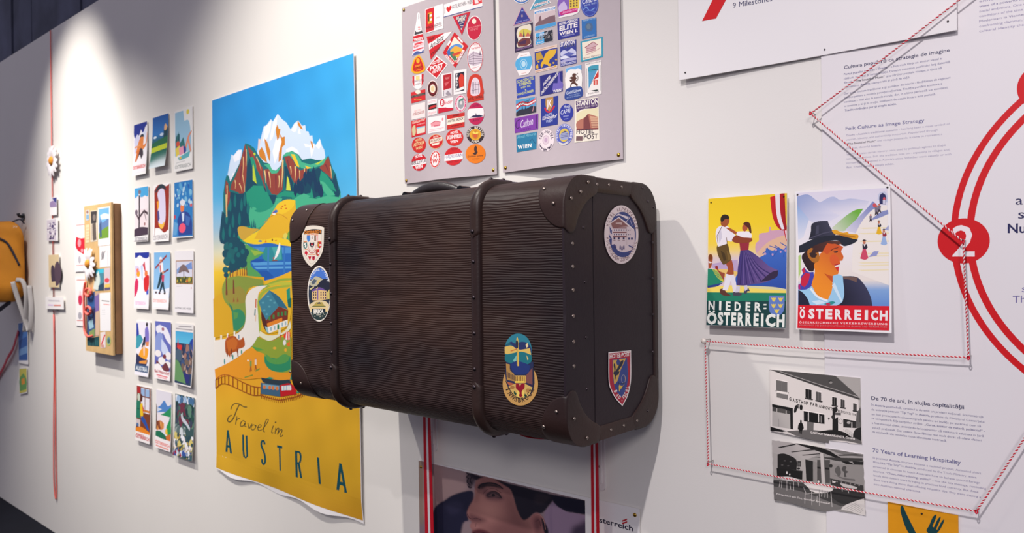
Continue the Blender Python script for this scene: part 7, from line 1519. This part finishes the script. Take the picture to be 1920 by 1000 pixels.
pic(W1, [(328,668),(384,660),(384,870),(330,876)], (206,190,196), lambda a: (a.ell(354,780,22,22,(214,70,80)), a.poly([(334,820),(382,810),(382,845),(334,850)], (226,190,90)), a.poly([(332,850),(383,845),(383,868),(332,874)], (90,80,110))))
pic(W2, [(166,240),(240,180),(245,600),(170,640)], (50,84,130), lambda a: (a.poly([(180,250),(238,190),(240,330),(185,340)], (40,90,150)), a.poly([(180,470),(225,430),(230,520),(190,540)], (150,190,206)), a.poly([(190,560),(240,530),(240,600),(180,620)], (120,150,90)), a.poly([(220,350),(245,340),(245,480),(225,500)], (40,50,90))))
pic(W2, [(232,205),(280,190),(282,600),(244,600)], (190,160,150), lambda a: (a.poly([(238,230),(278,210),(280,360),(240,380)], (120,100,160)), a.poly([(244,390),(280,370),(282,590),(246,590)], (206,176,150))))
pic(W2, [(168,630),(280,605),(280,700),(170,690)], (30,74,78), lambda a: [a.line([(x,640),(x,690)], 5, (50,110,110)) for x in (195,225,250,268)])
pic(W2, [(284,200),(388,192),(390,555),(290,556)], (232,230,232), lambda a: [a.line([(304,270),(375,278)], 8, (110,106,100)), a.line([(320,305),(378,310)], 6, (222,100,80))] + [a.line([(305,y),(340,y-1)], 3, (190,190,196)) for y in (360,380,400)])
pic(W2, [(292,570),(340,560),(342,710),(296,714)], (226,214,212), lambda a: (a.line([(300,690),(335,590)], 12, (214,70,80)), a.poly([(298,670),(330,690),(325,710),(300,708)], (206,150,140))))
pic(W2, [(348,640),(362,598),(385,605),(392,650),(380,690),(358,695)], (170,180,100), lambda a: (a.ell(370,645,15,32,(90,130,150)), a.ell(372,650,8,18,(60,100,80))))
# dried daisy on the board
p0 = Vector(pl.w(*pl.ab(130+205/5, 370+625/5), 0.012))
WP = mat('white_petals', (226, 220, 224), 0.7); YC = mat('orange_disc', (214, 140, 40), 0.8, bump=0.5, bscale=400)
def daisy(parent, ctr, R, n, petal_w, seed):
    rg = random.Random(seed)
    V = []; F = []; m = 12
    for k in range(4):
        a_ = k/4*math.pi/2
        for j in range(m): V.append(ctr + Vector((R*.27*math.cos(a_)*math.cos(2*math.pi*j/m), -0.006-0.012*math.sin(a_), R*.27*math.cos(a_)*math.sin(2*math.pi*j/m))))
    V.append(ctr + Vector((0, -0.018, 0)))
    for k in range(3):
        for j in range(m): F.append((k*m+j, k*m+(j+1) % m, (k+1)*m+(j+1) % m, (k+1)*m+j))
    for j in range(m): F.append((3*m+j, 3*m+(j+1) % m, 4*m))
    disc = mesh('daisy', V, F, YC, parent, smooth=True)
    for i in range(n):
        t = 2*math.pi*i/n + rg.uniform(-.1, .1); L = R*rg.uniform(.85, 1.08)
        d = Vector((math.cos(t), 0, math.sin(t))); s_ = Vector((-math.sin(t), 0, math.cos(t))); o_ = Vector((0, -1, 0))
        V = []
        for k in range(6):
            u = k/5; w = petal_w*math.sin(math.pi*(0.12+0.8*u))
            for sd in (-1, 0, 1): V.append(ctr + d*(R*0.22+(L-R*0.22)*u) + s_*w*sd*0.5 + o_*(0.004+0.010*u*(1-u)*2 - 0.002*abs(sd) + rg.uniform(0, .001)))
        F = [(k*3+j, k*3+j+1, k*3+j+4, k*3+j+3) for k in range(5) for j in range(2)]
        mesh('petal', V, F, WP, disc, smooth=True)
    return disc
dd_ = daisy(r, p0 + Vector((0, 0.004, 0)), 0.075, 14, 0.026, 1)
tag(dd_, 'white daisy with an orange centre')
v, f = tube(spline([p0+Vector((0.0, 0, -0.01)), p0+Vector((0.0, -0.002, -0.07)), p0+Vector((-0.015, -0.001, -0.11))], 6), 0.0025, 6); mesh('stem', v, f, mat('dry_stem', (110, 100, 80), 0.8), dd_, smooth=True)
# red cord curled over the board
cp = [(160,60),(172,110),(165,160),(160,240),(170,300),(180,380)]
cord_px = [(172,95),(160,180),(158,260),(160,360),(162,450),(165,540),(180,590),(208,606),(236,598)]
cpts = [Vector(pl.w(*pl.ab(130+x/5, 510+y/5), 0.010)) for x, y in cord_px]
v, f = tube(spline(cpts, 8), 0.0055, 8)
PINK = mat('coral_cord', (236, 104, 92), 0.6)
cr = mesh('cord', v, f, PINK, r, smooth=True)
for cx, cy, rx, ry in ((203, 192, 26, 36), (203, 363, 24, 36)):
    lp = [Vector(pl.w(*pl.ab(130+(cx+rx*math.cos(t))/5, 510+(cy+ry*math.sin(t))/5), 0.012)) for t in np.linspace(0, 2*math.pi, 25)]
    v, f = tube(lp, 0.0055, 8); mesh('loop', v, f, PINK, cr, smooth=True)

# white red-marked cards behind the box
def flatcard(name, label, cat, out, px, paint, mtl=PAPER, thick=0.0008, group=None):
    pl_ = wallp(out); c = px4(pl_, *px)
    rr = thing(name, label, cat, (c[3][0], -out, c[3][1]), group)
    sheet('card', pl_, c, mtl, rr, thick=thick)
    a = Art(pl_, base=0.0005); paint(a); a.build('print', rr)
    return rr, pl_
def p1(a):
    a.fr(*W1); a.line([(65,262),(145,255)], 6, (226,130,130)); a.poly([(65,370),(100,385),(150,380),(150,545),(66,480)], (206,30,50)); a.ell(95,430,16,36,(226,150,160)); a.ell(120,500,12,18,(226,150,160)); a.ell(96,585,12,34,(180,176,186)); a.line([(66,640),(145,636)], 6, (226,150,150))
flatcard('leaflet', 'white leaflet with a red shape behind the upper collage box', 'leaflet', 0.004, ((139.5, 415), (166, 411), (166, 509), (140.5, 510)), p1)
def p2(a):
    a.fr(*W2); a.line([(70,76),(150,76)], 6, (226,130,120)); a.ell(102,262,18,52,(206,40,84)); a.ell(102,200,8,26,(232,200,206)); a.ell(100,410,16,34,(170,166,176)); a.line([(72,455),(150,458)], 6, (222,90,84))
flatcard('leaflet', 'white leaflet with a pink drop behind the lower collage box', 'leaflet', 0.004, ((141, 520), (166, 519), (166, 613), (142.5, 611)), p2)

# ================================================================== red thread with things pinned along it
REDT = mat('red_thread', (226, 96, 86), 0.7)
def tpt(x, y, o=0.006): return at(x, y, o)
top, end = (94.3, 57), (104.5, 938)
def tx_(y): return top[0]+(end[0]-top[0])*(y-top[1])/(end[1]-top[1])
th = thing('red_thread', 'long red thread hanging from the wall top to a loop near the floor', 'thread', tpt(*end))
v, f = tube([tpt(tx_(y), y) for y in (57, 300, 590)], 0.005, 6, flat=0.35); mesh('strand', v, f, REDT, th, smooth=True)
lp = [tpt(tx_(590), 590), tpt(101.5, 680), tpt(100.4, 800), tpt(100.6, 890), tpt(102.5, 925), tpt(104.8, 936), tpt(105.6, 920), tpt(104.6, 860), tpt(103.5, 760), tpt(tx_(590)+0.4, 592)]
v, f = tube(spline(lp, 6), 0.0045, 6, flat=0.5); mesh('loop', v, f, REDT, th, smooth=True)
p0 = tpt(98.8, 302, 0.014)
fl = thing('daisy', 'white dried daisy hanging on the red thread', 'flower', p0); daisy(fl, p0, 0.085, 15, 0.03, 7)
def q1(a): a.fr(0, 300, 5); a.poly([(468,352),(530,350),(532,440),(470,445)], (222,216,222)); a.poly([(470,400),(500,380),(531,420),(531,440),(471,444)], (150,130,170)); a.poly([(490,360),(531,352),(531,410),(510,390)], (52,56,126))
flatcard('snapshot', 'small violet snapshot, uppermost of the three on the red thread', 'photo', 0.009, ((93.2, 371), (106.4, 369.5), (106.6, 403), (93.6, 404.5)), q1)
def q2(a):
    a.fr(0, 390, 5); a.poly([(440,115),(525,105),(528,305),(442,305)], (206,196,206))
    rg = random.Random(3)
    for _ in range(34): a.ell(rg.uniform(450,518), rg.uniform(135,295), rg.uniform(5,12), rg.uniform(6,16), rg.choice([(80,66,110),(120,104,140),(226,220,226),(60,50,90)]), n=8)
flatcard('snapshot', 'dark patterned snapshot, middle of the three on the red thread', 'photo', 0.009, ((87.6, 412), (108.2, 408.5), (108.6, 452), (88.2, 452)), q2)
def q3(a): a.fr(0, 390, 5); a.poly([(455,442),(552,436),(556,748),(460,745)], (212,190,150)); a.poly([(480,560),(490,535),(505,545),(512,600),(520,690),(485,695)], (60,50,70)); a.poly([(515,540),(535,500),(550,510),(550,720),(525,735)], (80,64,80))
flatcard('snapshot', 'sepia snapshot, lowest of the three on the red thread', 'photo', 0.009, ((91, 478.4), (110.6, 477), (111.4, 540), (92, 539)), q3)
def q4(a): a.fr(0, 390, 5); a.line([(455,868),(560,872)], 12, (206,200,206)); a.line([(452,910),(500,912)], 14, (226,200,232)); a.line([(505,915),(570,915)], 14, (226,150,140)); a.poly([(480,952),(545,952),(515,968)], (90,80,84))
flatcard('name_tag', 'small white tag with pale print on the red thread', 'tag', 0.010, ((85, 557), (119, 558), (119.5, 580.5), (85.5, 579.5)), q4)

# far left cards
def q5(a): a.fr(0, 0, 1); a.poly([(34.6,607),(51.4,604),(51.8,676),(35.6,676)], (70,120,190)); a.poly([(35,640),(51.6,630),(51.8,676),(35.6,676)], (46,90,160)); a.poly([(36,656),(51.6,648),(51.8,662),(36,668)], (110,150,200))
flatcard('postcard', 'white bordered blue postcard under the mustard bag', 'postcard', 0.006, ((33.8, 605), (52.2, 601.5), (53, 684), (35, 681)), q5)
def q6(a): a.fr(0, 0, 1); a.poly([(36.4,692),(50,691),(50.4,735),(37,738)], (206,196,90)); a.poly([(37,710),(44,700),(50,712),(50,730),(38,734)], (110,160,90)); a.poly([(40,712),(46,708),(47,720),(41,722)], (226,150,60))
flatcard('postcard', 'small yellow green card below the blue postcard', 'postcard', 0.006, ((36, 690), (50.6, 689.5), (51, 737), (36.8, 740)), q6)
v, f = tube(spline([at(-8, 715, .01), at(6, 690, .012), at(14, 672, .02), at(24, 655, .015), at(30, 636, .012), at(34, 622, .012)], 8), 0.012, 8, flat=0.25)
tag(mesh('red_ribbon', v, f, mat('faded_red_ribbon', (206, 70, 84), 0.6), loc=at(-8, 715, .01)), 'faded red ribbon draped beside the blue postcard', 'ribbon')
# ================================================================== mustard bag on a hook
bx1 = WALL.ab(57, 500)[0]                      # right side of the bag where it meets the wall
zt = wallp(0.10).ab(30, 412)[1]; zb = wallp(0.10).ab(30, 568)[1]
bag = thing('backpack', 'mustard yellow backpack hanging from a black hook at the far left', 'bag', (bx1-0.16, -0.01, zb))
MUST = mat('mustard_canvas', (206, 132, 20), 0.6, noise=0.12, nscale=7, bump=0.25, bscale=90)
V = []; F = []; nu, nv = 40, 26
cx, cy, cz = bx1-0.17, -0.115, (zt+zb)/2; hx, hy, hz = 0.17, 0.105, (zt-zb)/2
rg = random.Random(2)
for j in range(nv+1):
    ph = -math.pi/2 + math.pi*j/nv
    for i in range(nu):
        t = 2*math.pi*i/nu
        ex = lambda q, e: math.copysign(abs(q)**e, q)
        x = ex(math.cos(t), .35)*ex(math.cos(ph), .28); y = ex(math.sin(t), .35)*ex(math.cos(ph), .28); z = ex(math.sin(ph), .42)
        k = 1 + 0.035*math.sin(5*t+3*z*2)*math.cos(ph) + 0.03*math.sin(9*z+2*t)
        y2 = y*(1-0.12*max(0, z)); x2 = x*(1-0.04*max(0, z))
        V.append((cx+hx*x2*k, cy+hy*y2*k + (0.012 if y2 > 0 else 0)*z*0, cz+hz*z*(1+0.02*math.sin(4*t))))
for j in range(nv):
    for i in range(nu): F.append((j*nu+i, j*nu+(i+1) % nu, (j+1)*nu+(i+1) % nu, (j+1)*nu+i))
mesh('body', V, F, MUST, bag, smooth=True)
DK = mat('dark_webbing', (40, 40, 56), 0.7); GY = mat('grey_webbing', (176, 172, 172), 0.6)
zp = [(cx-hx*0.7, cy-hy*0.98, cz+hz*0.62), (cx+hx*0.55, cy-hy*0.93, cz+hz*0.62), (cx+hx*0.93, cy-hy*0.5, cz+hz*0.6), (cx+hx*0.98, cy+hy*0.1, cz+hz*0.45), (cx+hx*1.02, cy+hy*0.6, cz-hz*0.1)]
v, f = tube(spline(zp, 8), 0.006, 6); mesh('zip', v, f, DK, bag, smooth=True)
sp_ = [(cx+hx*1.0, cy+hy*0.45, cz-hz*0.45), (cx+hx*1.12, cy+hy*0.7, cz-hz*0.5), (cx+hx*1.2, cy+hy*0.8, cz-hz*0.85), (cx+hx*1.12, cy+hy*0.8, cz-hz*1.4), (cx+hx*1.0, cy+hy*0.8, cz-hz*1.75)]
v, f = tube(spline(sp_, 8), 0.011, 8, flat=0.25, up=(1, 0, 0)); mesh('strap', v, f, GY, bag, smooth=True)
sp_ = [(cx+hx*1.0, cy+hy*0.3, cz-hz*0.5), (cx+hx*1.05, cy+hy*0.55, cz-hz*1.0), (cx+hx*1.15, cy+hy*0.85, cz-hz*1.6), (cx+hx*1.3, cy+hy*0.9, cz-hz*1.7), (cx+hx*1.35, cy+hy*0.95, cz-hz*1.2), (cx+hx*1.2, cy+hy*0.95, cz-hz*0.6)]
v, f = tube(spline(sp_, 8), 0.012, 8, flat=0.25, up=(1, 0, 0)); mesh('strap', v, f, GY, bag, smooth=True)
sp_ = [(cx-hx*0.2, cy-hy*0.5, cz-hz*0.95), (cx+hx*0.2, cy-hy*0.2, cz-hz*1.25), (cx+hx*0.75, cy+hy*0.3, cz-hz*1.0)]
v, f = tube(spline(sp_, 8), 0.014, 8, flat=0.3); mesh('strap', v, f, DK, bag, smooth=True)
v, f = tube(spline([(cx+hx*0.6, cy+hy*0.2, zt-0.02), (cx+hx*0.7, cy+hy*0.6, zt+0.006), (cx+hx*0.72, -0.03, zt+0.012), (cx+hx*0.72, -0.012, zt-0.01)], 8), 0.004, 6); mesh('hang_loop', v, f, DK, bag, smooth=True)
SP = Plane((cx+hx*1.0, 0, 0), (0, 1, 0), (0, 0, 1))
a = Art(SP, base=0.008).fr(0, 399, 5)
for x in (118, 140): a.line([(x,124),(x+16,131),(x+2,142)], 4, (226,222,222))
a.build('emblem', bag, 'small white double chevron')
hp = at(37, 407, 0.02)
hk = thing('coat_hook', 'black coat hook carrying the mustard bag', 'hook', (hp.x, 0, hp.z))
v, f = tube(spline([(hp.x, 0.0, hp.z+0.005), (hp.x, -0.012, hp.z+0.002), (hp.x, -0.024, hp.z+0.008), (hp.x, -0.028, hp.z+0.02)], 6), 0.008, 10); mesh('peg', v, f, mat('black_plastic', (28, 28, 34), 0.4), hk, smooth=True)
v, f = tube([(hp.x, -0.001, hp.z), (hp.x, -0.008, hp.z)], 0.02, 16); mesh('plate', v, f, mat('black_plastic'), hk, smooth=True, sharp=40)
